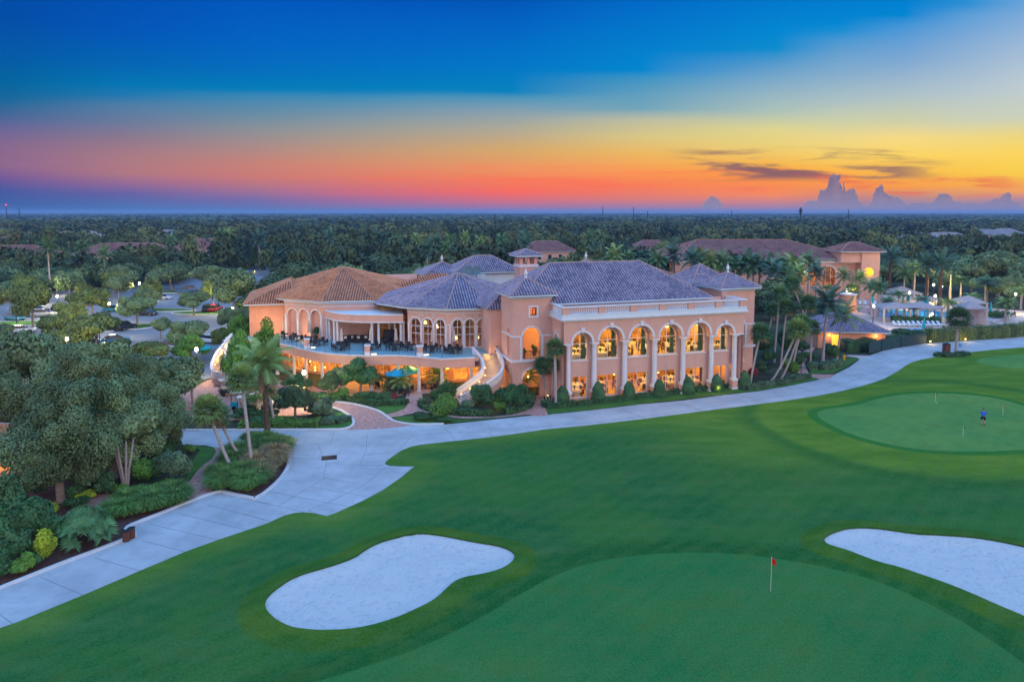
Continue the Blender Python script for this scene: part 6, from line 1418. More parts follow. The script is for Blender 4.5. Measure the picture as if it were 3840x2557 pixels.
# ---- mid garden trees and shrubs in front of the terrace
gt=mk_tree(4.5,2.7,9000,.17,'oakdark','garden_tree',14,.14,.25,label='x',lobe=.4,limbs=9)
put(gt,*s4(405,320),s4(0,80)[1],150*.5096*1.15,4.5,2.7,'dark spreading garden tree left of the brick drive')
put(gt,*s4(660,170),s4(0,-20)[1],60,4.5,2.7,'dark garden tree behind the lamp under the terrace')
g2=mk_tree(5,2.2,8000,.18,'shrub','garden_tree',14,.12,.2,label='x',lobe=.42)
put(g2,*r1(1060,1170),r1(0,880)[1],160*.4246*1.1,5,2.2,'bushy green tree in front of the terrace fascia')
put(g2,*s4(430,130),s4(0,20)[1],60,5,2.2,'green tree between the terrace and the forecourt')
put(g2,*s4(20,140),s4(0,20)[1],55,5,2.2,'green tree left of the forecourt')
put(oakM,*s4(740,150),s4(0,0)[1]-20,50,8,5,'feathery grey tree before the lit patio')
rt=mk_tree(3,1.3,5200,.12,'bright','round_tree',10,.06,.3,label='x',lobe=.62,fuzz=.08,limbs=5)
put(rt,*s4(1517,335),s4(0,150)[1],90*.5096,3,1.3,'small clipped round topped tree on a thin stem')
sh(s4,1540,200,45,95,'shrub','dense round dark shrub behind the clipped round tree',7000,.13)
sh(s4,1430,215,110,50,'shrub','dark shrub left of the dense round one',2500,.13)
sh(s4,1790,265,60,105,'hedge','big dark shrub by the foot of the curved staircase',9000,.15,nl=14)
sh(s4,2010,265,60,120,'shrub','big airy bamboo like shrub before the left tower',11000,.13,nl=16)
sh(s4,2110,240,140,60,'hedge','dark shrub beside the path to the archway',2500,.13)
sh(s4,1900,285,195,60,'bright','bright leafy plant in front of the big shrubs',2200,.14)
sh(s4,1660,270,190,70,'hedgelight','pale leafy plant left of the big shrubs',2200,.14)
sh(s4,1340,345,285,110,'hedge','low mauve green shrub in the grass strip',3500,.12)
sh(s4,1500,352,310,100,'shrub','low dark ground cover under the round tree',2500,.11)
for x,y,t,w,l,lab in [(950,205,125,110,'shrub','green shrub row before the patio, left one'),(1060,205,130,80,'shrub','green shrub row before the patio, right one'),(740,185,110,80,'bright','leafy shrub at the start of the patio hedge'),(620,330,170,95,'hedgelight','pale silvery shrub beside the brick drive'),(300,370,310,110,'bright','low bright shrub bed left of the dark tree'),(110,385,310,120,'hedge','dark low shrub in the left bed'),(500,375,330,90,'bright','low bright shrub under the dark tree'),(30,330,240,110,'hedge','dark shrub before the forecourt'),(690,345,300,60,'hedgelight','low pale shrub at the tip of the bed')]:
    sh(s4,x,y,t,w,l,lab,2600,.13)
sh(s4,1130,205,140,35,'red','small red leaved shrub beside the patio chairs',1500,.12)
for x,y,t,w,l,lab in [(690,1040,960,60,'hedge','dark shrub at the foot of the palms by the brick path'),(870,1030,890,60,'shrub','rounded shrub at the road bend'),(330,1140,1040,70,'hedge','dark shrub behind the cone shrub at the arcade end'),(250,1180,1080,40,'red','dark red shrub right of the arcade end'),(540,1170,1000,70,'bright','bright bushy plant under the leaning palms'),(600,1100,960,60,'shrub','bushy plant behind the leaning palms'),(380,1060,930,60,'shrub','plant in front of the east wing'),(1420,850,780,110,'hedge','dark shrub between the pool house and the hedge'),(1060,900,860,60,'bright','light green shrub before the pool house'),(2150,720,640,120,'hedge','dark shrub below the right sunbathing terrace')]:
    sh(r3,x,y,t,w,l,lab,3000,.17)

# ---- fill: understorey of the left garden, forecourt planting, trees behind the pool
for x,y,t,w,l,lab in [(330,1290,1080,150,'hedge','dark understorey shrub beneath the nearest oak'),(700,1240,1060,130,'hedge','dark understorey shrub right of the nearest oak trunk'),(560,1150,950,150,'shrub','understorey shrub between the oak trunks'),(820,1130,900,110,'shrub','understorey shrub left of the many stemmed tree'),(250,1120,900,140,'hedge','shaded shrub behind the nearest oak trunk'),(950,1050,830,120,'hedge','shaded shrub behind the many stemmed tree'),(1150,980,790,130,'hedge','shaded shrub under the oak by the fork'),(1380,960,840,80,'shrub','shrub at the edge of the fork under the oaks')]:
    sh(s1,x,y,t,w,l,lab,3600,.2)
for x,y,t,w,l,lab in [(250,215,140,90,'hedge','dark shrub at the back of the left bed'),(420,190,110,90,'shrub','shrub between garden tree and forecourt'),(560,195,120,90,'hedge','dark shrub before the terrace lamp'),(110,200,120,80,'shrub','shrub behind the palm trunks'),(180,330,250,120,'hedge','low dark planting left of the garden tree'),(560,300,220,90,'hedge','dark planting right of the garden tree')]:
    sh(s4,x,y,t,w,l,lab,3200,.14)
for x,y,t,w in [(3330,1075,985,75),(3420,1080,960,80),(3530,1090,985,80),(3640,1100,955,95),(3740,1112,930,110),(3830,1118,960,100),(3900,1100,930,100),(3480,1060,975,70),(3600,1060,950,80),(3560,1105,1020,60),(3700,1130,1030,60),(3800,1150,1040,60)]:
    put(oakM,x,y,t,w,8,5,'broad tree closing the view behind the pool garden','trees behind the pool garden')

for i,(x,y,c,l) in enumerate([(250,620,300,'palm filling the row before the far building'),(380,630,310,'palm filling the row before the far building'),(560,620,295,'palm filling the row before the far building'),(150,610,310,'palm filling the row before the far building'),(740,640,360,'palm filling the row before the far building'),(600,650,360,'palm filling the row before the far building'),(500,660,380,'palm filling the row before the far building'),(420,660,350,'palm filling the row before the far building'),(1500,560,330,'palm among the date palms of the pool garden'),(1780,590,330,'palm among the date palms of the pool garden'),(2050,600,430,'palm among the date palms of the pool garden'),(1950,650,540,'palm among the date palms of the pool garden'),(1380,620,520,'palm among the date palms of the pool garden'),(1560,640,560,'palm among the date palms of the pool garden'),(2330,640,500,'palm among the date palms of the pool garden')]):
    X0,Y0=r3(x,y); pp(qp[i%3],X0,Y0,r3(0,c)[1],8,l,'infill palms '+('of the far building' if 'far' in l else 'of the pool garden'),rz=i*1.7)
for x,y,t,w,l,lab in [(340,1000,800,110,'hedge','dense foliage behind the palms beside the tower'),(520,1000,780,120,'shrub','dense foliage between palm trunks and pool house'),(640,980,860,90,'hedge','foliage mass left of the pool house'),(850,1000,900,70,'hedge','foliage before the pool house door')]:
    sh(r3,x,y,t,w,l,lab,4200,.2)

for x,y,t,w,l,lab in [(120,960,800,90,'bright','bright ground shrub on the mulch by the kerb, leftmost'),(300,880,740,70,'shrub','green ground shrub on the mulch between the yellow green ones'),(600,560,470,60,'bright','bright low shrub behind the fan palm clump'),(880,500,420,70,'shrub','low shrub at the start of the grass row'),(40,700,480,120,'bright','bright leafy shrub high on the left edge')]:
    sh(s2,x,y,t,w,l,lab,3000,.15)
for x,y,t,w,l,lab in [(700,1330,1260,80,'lime','yellow green low shrub beside the nearest oak trunk'),(950,1290,1190,90,'bright','bright low shrub before the many stemmed tree'),(1330,1290,1170,110,'bright','feathery bright shrub behind the grass row'),(1120,1300,1200,80,'shrub','green shrub behind the grass row'),(1450,1060,960,60,'hedgelight','pale shrub beside the small lawn')]:
    sh(s1,x,y,t,w,l,lab,2600,.13)
for x,y,t,w in [(620,1180,900,150),(450,1250,1010,150),(1000,860,640,120),(1420,740,560,110),(900,760,560,130),(250,900,640,140),(1950,1330,1120,110),(740,1010,700,90)]:
    X_,Y_=r4(x,y); put(oakO,X_,Y_,r4(0,t)[1],w*.4246,8,5,'further olive tree crowding the car park rows','crowding olive trees of the car park')

for x,y,t,w,l,lab in [(60,640,60,170,'hedge','tall dark leafy shrub bank at the left edge, upper part'),(330,640,300,150,'hedge','dense dark shrub left of the fan palm clump'),(130,820,520,150,'hedge','dense dark shrub above the kerb at the left edge'),(330,800,640,90,'shrub','leafy shrub between kerb and dark shrubs'),(560,640,420,110,'shrub','dense green shrub behind the fan palm clump'),(20,980,760,110,'shrub','green shrub at the kerb in the left corner'),(230,930,760,90,'bright','bright shrub at the kerb near the left corner')]:
    sh(s2,x,y,t,w,l,lab,5200,.16,nl=14)
for x,y,t,w,l,lab in [(850,1300,1130,100,'hedge','dark shrub in front of the many stemmed tree'),(600,1330,1180,90,'hedge','dark shrub right of the nearest oak base'),(1260,1190,990,110,'shrub','leafy shrub mass right of the many stemmed tree'),(1450,1170,940,80,'hedgelight','feathery pale shrub at the lawn side'),(1330,980,830,110,'hedge','dark shrub under the fork oak')]:
    sh(s1,x,y,t,w,l,lab,4200,.15,nl=12)
for x,y,t,w,l in [(2160,1230,930,130,'tree between the left staircase and the clubhouse wing'),(1420,1230,1030,110,'tree at the left of the flowering tree'),(2010,1180,960,100,'tree in front of the near car park lamp')]:
    X_,Y_=r4(x,y); put(oakM,X_,Y_,r4(0,t)[1],w*.4246,8,5,l)
# ================= THINGS
M['glow']=emis('lamp_glow',(1,.93,.8),14.); M['glowwarm']=emis('lamp_glow_warm',(1,.6,.18),9.)
M['black']=mat('black_paint',(.02,.022,.025),.4,.1); M['wicker']=mat('dark_wicker',(.025,.028,.035),.7,.3,9)
M['canvas']=mat('canvas',(.6,.52,.46),.8,.08,2); M['teal']=mat('teal_canvas',(.01,.42,.52),.8,.1,2); M['blue']=mat('blue_canvas',(.01,.35,.62),.8,.1,2)
M['linen']=mat('linen',(.8,.75,.65),.8,.05,2); M['cushion']=mat('cushion',(.75,.74,.72),.8,.05,2); M['tyre']=mat('tyre',(.015,.015,.015),.8,.1); M['chrome']=mat('rim',(.45,.45,.47),.3,.1,metal=.8)
M['darkglass']=mat('car_glass',(.02,.03,.045),.08,.1,spec=.8); M['tail']=mat('tail_lamp_red',(.5,.02,.02),.3,.1); M['head']=mat('head_lamp',(.8,.8,.8),.2,.05)
M['wood']=mat('brown_wood',(.13,.055,.035),.7,.3,6,stretch=(1,1,6)); M['tent']=mat('grey_tent',(.35,.33,.36),.8,.08,2); M['lounge']=mat('lounger_blue_white',(.50,.62,.75),.7,.08,2)
M['pot']=mat('clay_pot',(.2,.11,.08),.8,.2,4)
def LG_(u,v,z): return LW(u,v,z)
# ---- street lamps
def lamp_proto():
    r_=empty('street_lamp',label='x',cat='street lamp'); mb=MB(); mb.lathe((0,0,0),[(.16,0),(.16,.3),(.07,.45),(.055,4.),(.09,4.05),(.05,4.15)],8); mb.build('pole',M['black'],r_)
    mb=MB(); mb.lathe((0,0,4.15),[(.1,0),(.2,.08),(.2,.25),(.14,.42),(.06,.6)],10); mb.build('globe',M['glow'],r_); mb=MB(); mb.lathe((0,0,4.68),[(.2,0),(.2,.03),(.05,.14),(.02,.25)],8); mb.build('cap',M['black'],r_)
    return r_
LPp=lamp_proto()
lampdef=[(r4,138,900,'street lamp glowing white at the left, first of the car park row',150),(r4,505,850,'street lamp between the two left olive trees',150),(r4,965,915,'street lamp beside the middle olive tree',150),(r4,870,1030,'street lamp in front of the wide olive tree',120),(r4,590,1225,'brightest street lamp, above the parked blue cars',260),(r4,620,702,'small far street lamp over the left woods',60),(r4,388,772,'small far street lamp above the left row',60),(r4,1232,735,'far street lamp left of the white saloon trees',110),(r4,1345,797,'street lamp lighting the tree beside the white saloon',150),(r4,1530,665,'small far street lamp over the far drive',70),(r4,1925,820,'street lamp lighting the small tree near the clubhouse',220),(r4,2055,958,'street lamp against the clubhouse wing',120),(r4,255,1402,'street lamp standing in the near oaks at the left',160),(r1,565,980,'bright street lamp in front of the terrace wall',170),(s1,1577,128,'lamp in front of the bright tree by the left staircase',60),(r1,408,127,'lamp beside the white lorry',120),(r3,1468,512,'pool garden lamp beside the pyramid cabana',80),(r3,1718,463,'tall pool garden lamp among date palms',110),(r3,1655,450,'pool garden lamp left of the tall one',60),(r3,1668,536,'low pool garden lamp',50),(r3,2290,522,'far lamp at the right edge of the pool garden',50),(r3,985,492,'lamp in front of the far salmon building',50),(r3,1190,614,'pool edge lamp with pink glow',40)]
for zf,x,y,l,e in lampdef:
    X0,Y0=zf(x,y); zz=4.4; p=G(X0,Y0,zz); o=place(LPp,0,Vector((p.x,p.y,0)),0,1,l); lamp_pt('lamp_light',(0,0,4.2),e*(3.5 if 'terrace wall' in l or 'left staircase' in l else 20),(1,.72,.30),.25,o)
# ---- cars
def loft(mb,st):
    """st: list of cross sections (x, [(y,z)...]) same count"""
    n=len(st[0][1]); V=[(x,y,z) for x,s_ in st for y,z in s_]; F=[]
    for i in range(len(st)-1):
        for k in range(n):
            k2=(k+1)%n; F.append((i*n+k,i*n+k2,(i+1)*n+k2,(i+1)*n+k))
    F.append(tuple(range(n-1,-1,-1))); F.append(tuple((len(st)-1)*n+k for k in range(n))); mb.add(V,F)
def car_proto(kind,col,nm):
    suv=kind=='suv'; L_=4.7; W_=.93; r_=empty('parked_car',label='x',cat='car'); b=MB(); hb=.86 if not suv else .98
    def sec(w,z0,z1): return [(-w*.86,z0),(w*.86,z0),(w,z0+.12),(w,z1-.14),(w*.93,z1),(-w*.93,z1),(-w,z1-.14),(-w,z0+.12)]
    loft(b,[(-L_/2,sec(W_*.84,.36,hb-.12)),(-L_/2+.15,sec(W_*.95,.26,hb-.02)),(-L_/2+.9,sec(W_,.22,hb+.04)),(.7,sec(W_,.22,hb+.02)),(1.4,sec(W_*.98,.22,hb-.06)),(L_/2-.25,sec(W_*.92,.24,hb-.18)),(L_/2,sec(W_*.8,.36,hb-.32))])
    pm=mat('car_paint_'+nm,col,.25,.03,spec=.6); b.build('body',pm,r_,smooth=False,bevel=.03)
    c=MB(); zr=1.42 if not suv else 1.72; back=-L_/2+(.55 if not suv else .12)
    def cs(w,z): return [(-w,z),(w,z)]
    pts=[(back,.74,hb),(back+(.75 if not suv else .35),.64,zr-.03),(.15,.64,zr),(1.15,.74,hb-.02)]
    V=[];
    for x,w,z in pts: V+=[(x,-w,z),(x,w,z)]
    V+=[(back,-.84,hb-.05),(back,.84,hb-.05),(1.2,-.84,hb-.08),(1.2,.84,hb-.08)]
    c.add(V,[(0,1,3,2),(2,3,5,4),(4,5,7,6),(0,2,4,6),(1,7,5,3)]); c.build('window_glass',M['darkglass'],r_)
    t=MB(); t.add([(pts[1][0],-.62,zr),(pts[1][0],.62,zr),(.12,.62,zr+.03),(.12,-.62,zr+.03),(pts[1][0],-.62,zr-.05),(pts[1][0],.62,zr-.05),(.12,.62,zr-.03),(.12,-.62,zr-.03)],[(3,2,1,0),(0,1,5,4),(1,2,6,5),(2,3,7,6),(3,0,4,7)]); t.build('roof',pm,r_)
    for x in (-1.4,1.42):
        for s_ in (-1,1):
            w=MB(); w.tube([(x,s_*.74,.33),(x,s_*.95,.33)],.33,14); wo=w.build('tyre',M['tyre'],r_); w=MB(); w.tube([(x,s_*.94,.33),(x,s_*.965,.33)],.2,10); w.build('rim',M['chrome'],wo)
    for s_ in (-1,1):
        h=MB(); h.box(L_/2-.2,s_*.62-.16,hb-.36,L_/2-.04,s_*.62+.16,hb-.22); h.build('headlight',M['head'],r_); h=MB(); h.box(-L_/2+.0,s_*.66-.14,hb-.3,-L_/2+.1,s_*.66+.14,hb-.12); h.build('tail_light',M['tail'],r_)
    return r_
cp={'white':car_proto('sedan',(.75,.78,.8),'white'),'black':car_proto('suv',(.02,.022,.03),'black'),'blue':car_proto('sedan',(.06,.2,.35),'blue'),'silver':car_proto('suv',(.35,.4,.45),'silver'),'teal':car_proto('sedan',(.03,.22,.3),'teal'),'dark':car_proto('sedan',(.04,.045,.06),'dark'),'red':car_proto('suv',(.3,.02,.03),'red')}
for c_,x,y,rz,l in [('white',1430,880,0,'white saloon parked side on beyond the open asphalt'),('black',560,982,0,'black estate car in the shade at the left rows'),('dark',200,1030,.1,'dark car in the left row under the olive tree'),('teal',130,1062,-.5,'dark teal car left of the tall olive trunk'),('silver',385,1030,.2,'car lit yellow right of the tall olive trunk'),('blue',1640,818,.3,'dark blue car on the far drive, left one of the pair'),('silver',1690,806,.3,'pale car on the far drive, right one of the pair'),('dark',1300,1018,-.3,'dark car below the white saloon'),('teal',1010,985,.2,'teal car behind the middle olive tree'),('black',1105,1145,1.3,'black car beside the round grass island'),('white',185,1172,.5,'white car at the near left row'),('silver',30,1180,.6,'silver car cut by the left edge'),('blue',640,1315,.1,'big blue car under the brightest lamp'),('silver',720,1282,.3,'silver blue car behind the big blue one'),('blue',1020,1262,.4,'blue car parked alone near the asphalt edge'),('teal',830,1300,.1,'teal car right of the big blue one'),('white',1870,1262,-.5,'white car beside the left staircase'),('red',1905,985,1.5,'dark red car behind the near lamp tree'),('black',1850,985,1.5,'black car left of the dark red one'),('white',560,1285,.2,'white car left of the big blue one'),('dark',330,990,.1,'dark car behind the tall olive trunk'),('silver',1250,950,.2,'silver car under the tree left of the white saloon'),('blue',1750,1250,-.4,'blue car behind the bright green tree'),('dark',1640,1290,-.4,'dark car in front of the bright green tree'),('silver',1560,1330,-.4,'silver car at the near corner of the asphalt')]:
    p=G(*r4(x,y)); place(cp[c_],0,p,rz+.1,1,l,'cars in the club car park')
# lorry
lr=empty('delivery_lorry',G(*r1(340,190)),.1,'white delivery lorry parked behind the clubhouse','lorry')
mb=MB(); mb.box(-2.2,-1.1,.9,2.2,1.1,3.2); mb.build('cargo_box',M['linen'],lr); mb=MB(); loft(mb,[(-4.1,[(-1,.5),(1,.5),(1,1.5),(-1,1.5)]),(-3.3,[(-1,.5),(1,.5),(1,1.6),(-1,1.6)]),(-2.9,[(-1,.5),(1,.5),(.9,2.4),(-.9,2.4)]),(-2.3,[(-1,.5),(1,.5),(.9,2.4),(-.9,2.4)])]); mb.build('cab',M['cushion'],lr); mb=MB(); mb.box(-2.3,-.9,.6,2.1,.9,.88); mb.build('chassis',M['black'],lr)
for x in (-3.3,1.3):
    for s_ in (-1,1): w=MB(); w.tube([(x,s_*.8,.45),(x,s_*1.08,.45)],.45,14); w.build('wheel',M['tyre'],lr)
mb=MB(); mb.add([(-3.32,-1.005,1.62),(-2.95,-.93,2.3),(-2.4,-.93,2.3),(-2.4,-1.005,1.62)],[(0,3,2,1)]); mb.add([(-3.34,-.85,1.62),(-3.34,.85,1.62),(-2.97,.8,2.3),(-2.97,-.8,2.3)],[(0,1,2,3)]); mb.build('windscreen',M['darkglass'],lr)
# ---- golf carts
def cart(px,py,rz,body,l):
    r_=empty('golf_cart',G(px,py),rz,l,'golf cart','golf carts on the brick forecourt')
    mb=MB(); loft(mb,[(-1.2,[(-.5,.35),(.5,.35),(.5,.8),(-.5,.8)]),(-.4,[(-.58,.3),(.58,.3),(.58,.85),(-.58,.85)]),(-.35,[(-.58,.3),(.58,.3),(.58,.42),(-.58,.42)]),(.5,[(-.58,.3),(.58,.3),(.58,.42),(-.58,.42)]),(.6,[(-.55,.3),(.55,.3),(.5,.9),(-.5,.9)]),(1.2,[(-.4,.35),(.4,.35),(.35,.6),(-.35,.6)])]); mb.build('body',body,r_)
    mb=MB(); mb.box(-.9,-.5,.86,-.35,.5,.98); mb.box(-1.0,-.5,.98,-.88,.5,1.4); mb.build('seat',M['canvas'],r_)
    mb=MB(); mb.box(-1.2,-.58,1.88,.85,.58,1.96); mb.build('roof',M['linen'],r_,bevel=.03)
    mb=MB()
    for x,x2 in ((-1.1,-1.1),(.85,.55)):
        for s_ in (-1,1): mb.tube([(x,s_*.5,.8),(x2,s_*.52,1.9)],.025,5)
    mb.build('roof_post',M['iron'],r_)
    for x in (-.85,.85):
        for s_ in (-1,1): w=MB(); w.tube([(x,s_*.42,.23),(x,s_*.62,.23)],.23,12); w.build('wheel',M['tyre'],r_)
cart(*s1(1845,490),.6,M['black'],'black golf cart alone at the left of the forecourt'); cart(*s1(2000,640),.2,M['tent'],'grey golf cart between palm trunks'); cart(*s1(2075,620),.4,M['black'],'black golf cart behind the palm trunks'); cart(*s1(1945,600),.3,M['teal'],'teal golf cart at the left of the pair'); cart(*s1(2130,600),.5,M['linen'],'white golf cart right of the tall palm trunk')
# ---- furniture
def chair_proto():
    r_=empty('chair',label='x',cat='chair'); mb=MB(); mb.box(-.24,-.24,.42,.24,.24,.5); mb.build('seat',M['wicker'],r_); mb=MB(); mb.obox((-.24,0),0,.03,.24,.5,.95); mb.build('backrest',M['wicker'],r_)
    for x in (-.21,.21):
        for y in (-.21,.21): l_=MB(); l_.beam((x,y,0),(x,y,.42 if x>0 else .55),.045); l_.build('leg',M['wicker'],r_)
    a=MB(); a.beam((-.22,-.25,.68),(.18,-.25,.68),.05); a.beam((-.22,.25,.68),(.18,.25,.68),.05); a.beam((.18,-.25,.45),(.18,-.25,.68),.04); a.beam((.18,.25,.45),(.18,.25,.68),.04); a.build('arm_rest',M['wicker'],r_)
    return r_
def table_proto(r0=.6,m='wicker',nm='table'):
    r_=empty(nm,label='x',cat='table'); mb=MB(); mb.lathe((0,0,.7),[(r0,0),(r0,.05)],20); mb.build('table_top',M[m],r_); mb=MB(); mb.lathe((0,0,0),[(r0*.5,0),(r0*.45,.04),(.06,.08),(.06,.7)],10); mb.build('pedestal',M[m],r_); return r_
ch=chair_proto(); tb_=table_proto(); 
def um_closed():
    r_=empty('closed_parasol',label='x',cat='parasol'); mb=MB(); mb.tube([(0,0,0),(0,0,2.75)],.03,6); mb.lathe((0,0,0),[(.28,0),(.28,.08),(.05,.1)],10); mb.build('pole',M['black'],r_)
    mb=MB(); n=12; V=[];F=[]
    prof=[(.03,2.7),(.09,2.55),(.17,2.0),(.2,1.5),(.27,1.05),(.17,.98)]
    for r,z in prof:
        for k in range(n*2): q=r*(1 if k%2 else .72); V.append((q*math.cos(PI*k/n),q*math.sin(PI*k/n),z))
    m=n*2
    for i in range(len(prof)-1):
        for k in range(m): k2=(k+1)%m; F.append((i*m+k,i*m+k2,(i+1)*m+k2,(i+1)*m+k))
    mb.add(V,F); mb.build('canopy',M['canvas'],r_); return r_
uc=um_closed()
def tset(P,nch,l,seed=0,tab=True,rad=.95,z=F2,grp='terrace chairs'):
    if tab: place(tb_,0,P,0,1,'dark round table '+l,None)
    for k in range(nch):
        a=seed+2*PI*k/nch; place(ch,0,P+Vector((math.cos(a)*rad,math.sin(a)*rad,0)),a+PI,1,'dark wicker armchair at the table '+l,'armchairs at the table '+l)
TS=[(505,705,3,'by the first blind arch'),(610,715,3,'behind the left pillar'),(700,742,4,'in front of the porch columns at left'),(890,782,6,'under the first closed parasol left of the middle pillar'),(1165,782,4,'right of the middle pillar'),(1370,782,5,'in the centre right under a closed parasol'),(1520,785,3,'left of the right pillar'),(1690,800,5,'right of the right pillar'),(1880,808,7,'at the right corner of the terrace'),(395,685,3,'at the far left of the terrace'),(1290,725,3,'in the porch before the cabinet')]
for i,(x,y,n_,l) in enumerate(TS): tset(G(*r1(x,y),F2),n_,l,i*.7)
for x,y,l in [(898,770,'cream closed parasol left of the middle pillar'),(1155,765,'peach closed parasol right of the middle pillar'),(1378,765,'cream closed parasol in front of the cabinet'),(1700,775,'closed parasol before the left rotunda windows'),(1890,775,'closed parasol before the right rotunda windows'),(388,668,'closed parasol at the far left of the terrace'),(532,692,'closed parasol before the first blind arch'),(610,690,'thin closed parasol before the second blind arch')]:
    place(uc,0,G(*r1(x,y),F2),0,1.,l)
# sofas and cabinet on the porch
def sofa(P,rz,l):
    r_=empty('sofa',P,rz,l,'sofa'); mb=MB(); mb.box(-1.15,-.45,.1,1.15,.45,.45); mb.build('base',M['wicker'],r_); mb=MB(); mb.box(-1.15,.3,.45,1.15,.5,.95); mb.build('backrest',M['wicker'],r_,bevel=.04); mb=MB(); mb.box(-1.2,-.45,.45,-1.0,.3,.7); mb.box(1.0,-.45,.45,1.2,.3,.7); mb.build('arm',M['wicker'],r_)
    for x in (-.5,.5): c=MB(); c.obox((x,.18),.3,.2,.07,.5,.85); c.build('pillow',M['cushion'],r_,bevel=.03)
sofa(G(*r1(965,715),F2),TH,'dark wicker sofa with pale pillows, left of the pair'); sofa(G(*r1(1080,715),F2),TH,'dark wicker sofa with pale pillows, right of the pair')
cb_=empty('cabinet',G(*r1(1325,715),F2),TH,'tall black cabinet on the porch','cabinet'); mb=MB(); mb.box(-.9,-.3,0,.9,.3,1.75); mb.build('carcass',M['black'],cb_); mb=MB(); mb.box(-.85,-.33,.1,-.02,-.3,1.65); mb.build('door',M['wicker'],cb_); mb=MB(); mb.box(.02,-.33,.1,.85,-.3,1.65); mb.build('door',M['wicker'],cb_)
def potted(P,r,l,leaf='shrub',h=.5):
    r_=empty('potted_plant',P,0,l,'potted plant'); mb=MB(); mb.lathe((0,0,0),[(.2,0),(.32,h),(.36,h+.04),(.3,h)],12); mb.build('pot',M['pot'],r_); V,F,t,_=lobes_crown(r,r,r,h+r*.9,6,900,.14); np_mesh('foliage',V,F,M[leaf],t,r_)
potted(G(*r1(672,690),F2),.75,'round leafy plant in a pot behind the terrace tables'); potted(G(*r1(1158,700),F2),.6,'dark potted plant beside the porch columns','hedge'); potted(LW(-6.2,9.0,F2),.4,'potted plant at the head of the curved staircase'); potted(LW(-4.0,4.6,F2+.17),.5,'tall potted plant on the tower balcony, left'); potted(LW(-2.2,5.6,F2+.17),.45,'potted plant on the tower balcony, right')
# patio furniture
for i,(x,y,n_,l) in enumerate([(230,1400,4,'on the lit patio at left'),(1330,1450,3,'beside the white patio column'),(640,1520,4,'on the patio under the blue parasol'),(780,1560,3,'at the patio edge beside the red shrub')]): tset(G(*q8(x,y)),n_,l,i)
def um_open(P,m,l):
    r_=empty('open_parasol',P,0,l,'parasol'); mb=MB(); mb.tube([(0,0,0),(0,0,2.75)],.03,6); mb.build('pole',M['canvas'],r_); mb=MB(); n=8
    V=[(0,0,2.85)]+[(1.5*math.cos(2*PI*k/n),1.5*math.sin(2*PI*k/n),2.25) for k in range(n)]+[(1.5*math.cos(2*PI*k/n),1.5*math.sin(2*PI*k/n),2.1) for k in range(n)]; mb.add(V,[(0,1+k,1+(k+1)%n) for k in range(n)]+[(1+k,1+n+k,1+n+(k+1)%n,1+(k+1)%n) for k in range(n)]); mb.build('canopy',M[m],r_)
um_open(G(*q8(600,1480)),'blue','open bright blue parasol over the patio'); um_open(G(*q8(840,1420)),'teal','open teal parasol half behind the date palm'); um_open(G(*s1(1617,235)),'teal','small teal parasol behind the bright tree at left')
# dining rooms: cloth tables and chairs seen through the glass
dt=empty('dining_table',label='x',cat='table'); mb=MB(); mb.lathe((0,0,0),[(.95,0),(.9,.4),(.85,.74),(.3,.76)],18); mb.build('tablecloth',M['linen'],dt); mb=MB(); mb.lathe((0,0,.76),[(.12,0),(.05,.05),(.08,.25),(.2,.42),(.05,.5)],8); mb.build('flower_vase',M['glowvase']if 'glowvase' in M else M['bright'],dt)
dc=empty('dining_chair',label='x',cat='chair'); mb=MB(); mb.box(-.22,-.22,.42,.22,.22,.5); mb.build('seat',M['wood'],dc); mb=MB(); mb.box(-.25,-.22,.42,-.2,.22,1.02); mb.build('backrest',M['wood'],dc); mb=MB()
for x in (-.2,.2):
    for y in (-.2,.2): mb.beam((x,y,0),(x,y,.44),.04)
mb.build('leg_frame',M['wood'],dc)
for fl,(z0,l) in enumerate([(F2+.02,'upper dining room'),(.1,'ground floor grill room')]):
    for r_i,v_ in enumerate((2.6,5.2,7.6)):
        for k in range(7):
            u_=1.6+3.3*k+(1.2 if r_i%2 else 0)+RS.rand()*.4
            if u_>22.4 or (fl==1 and r_i==2): continue
            place(dt,0,LW(u_,v_,z0),0,1,'round table with pale cloth in the lit '+l,'cloth tables in the '+l)
            for q in range(4): a=.5+q*PI/2+RS.rand()*.3; place(dc,0,LW(u_+1.12*math.cos(a),v_+1.12*math.sin(a),z0),a+PI+TH,1,'wooden chair at a cloth table in the lit '+l,'chairs in the '+l)
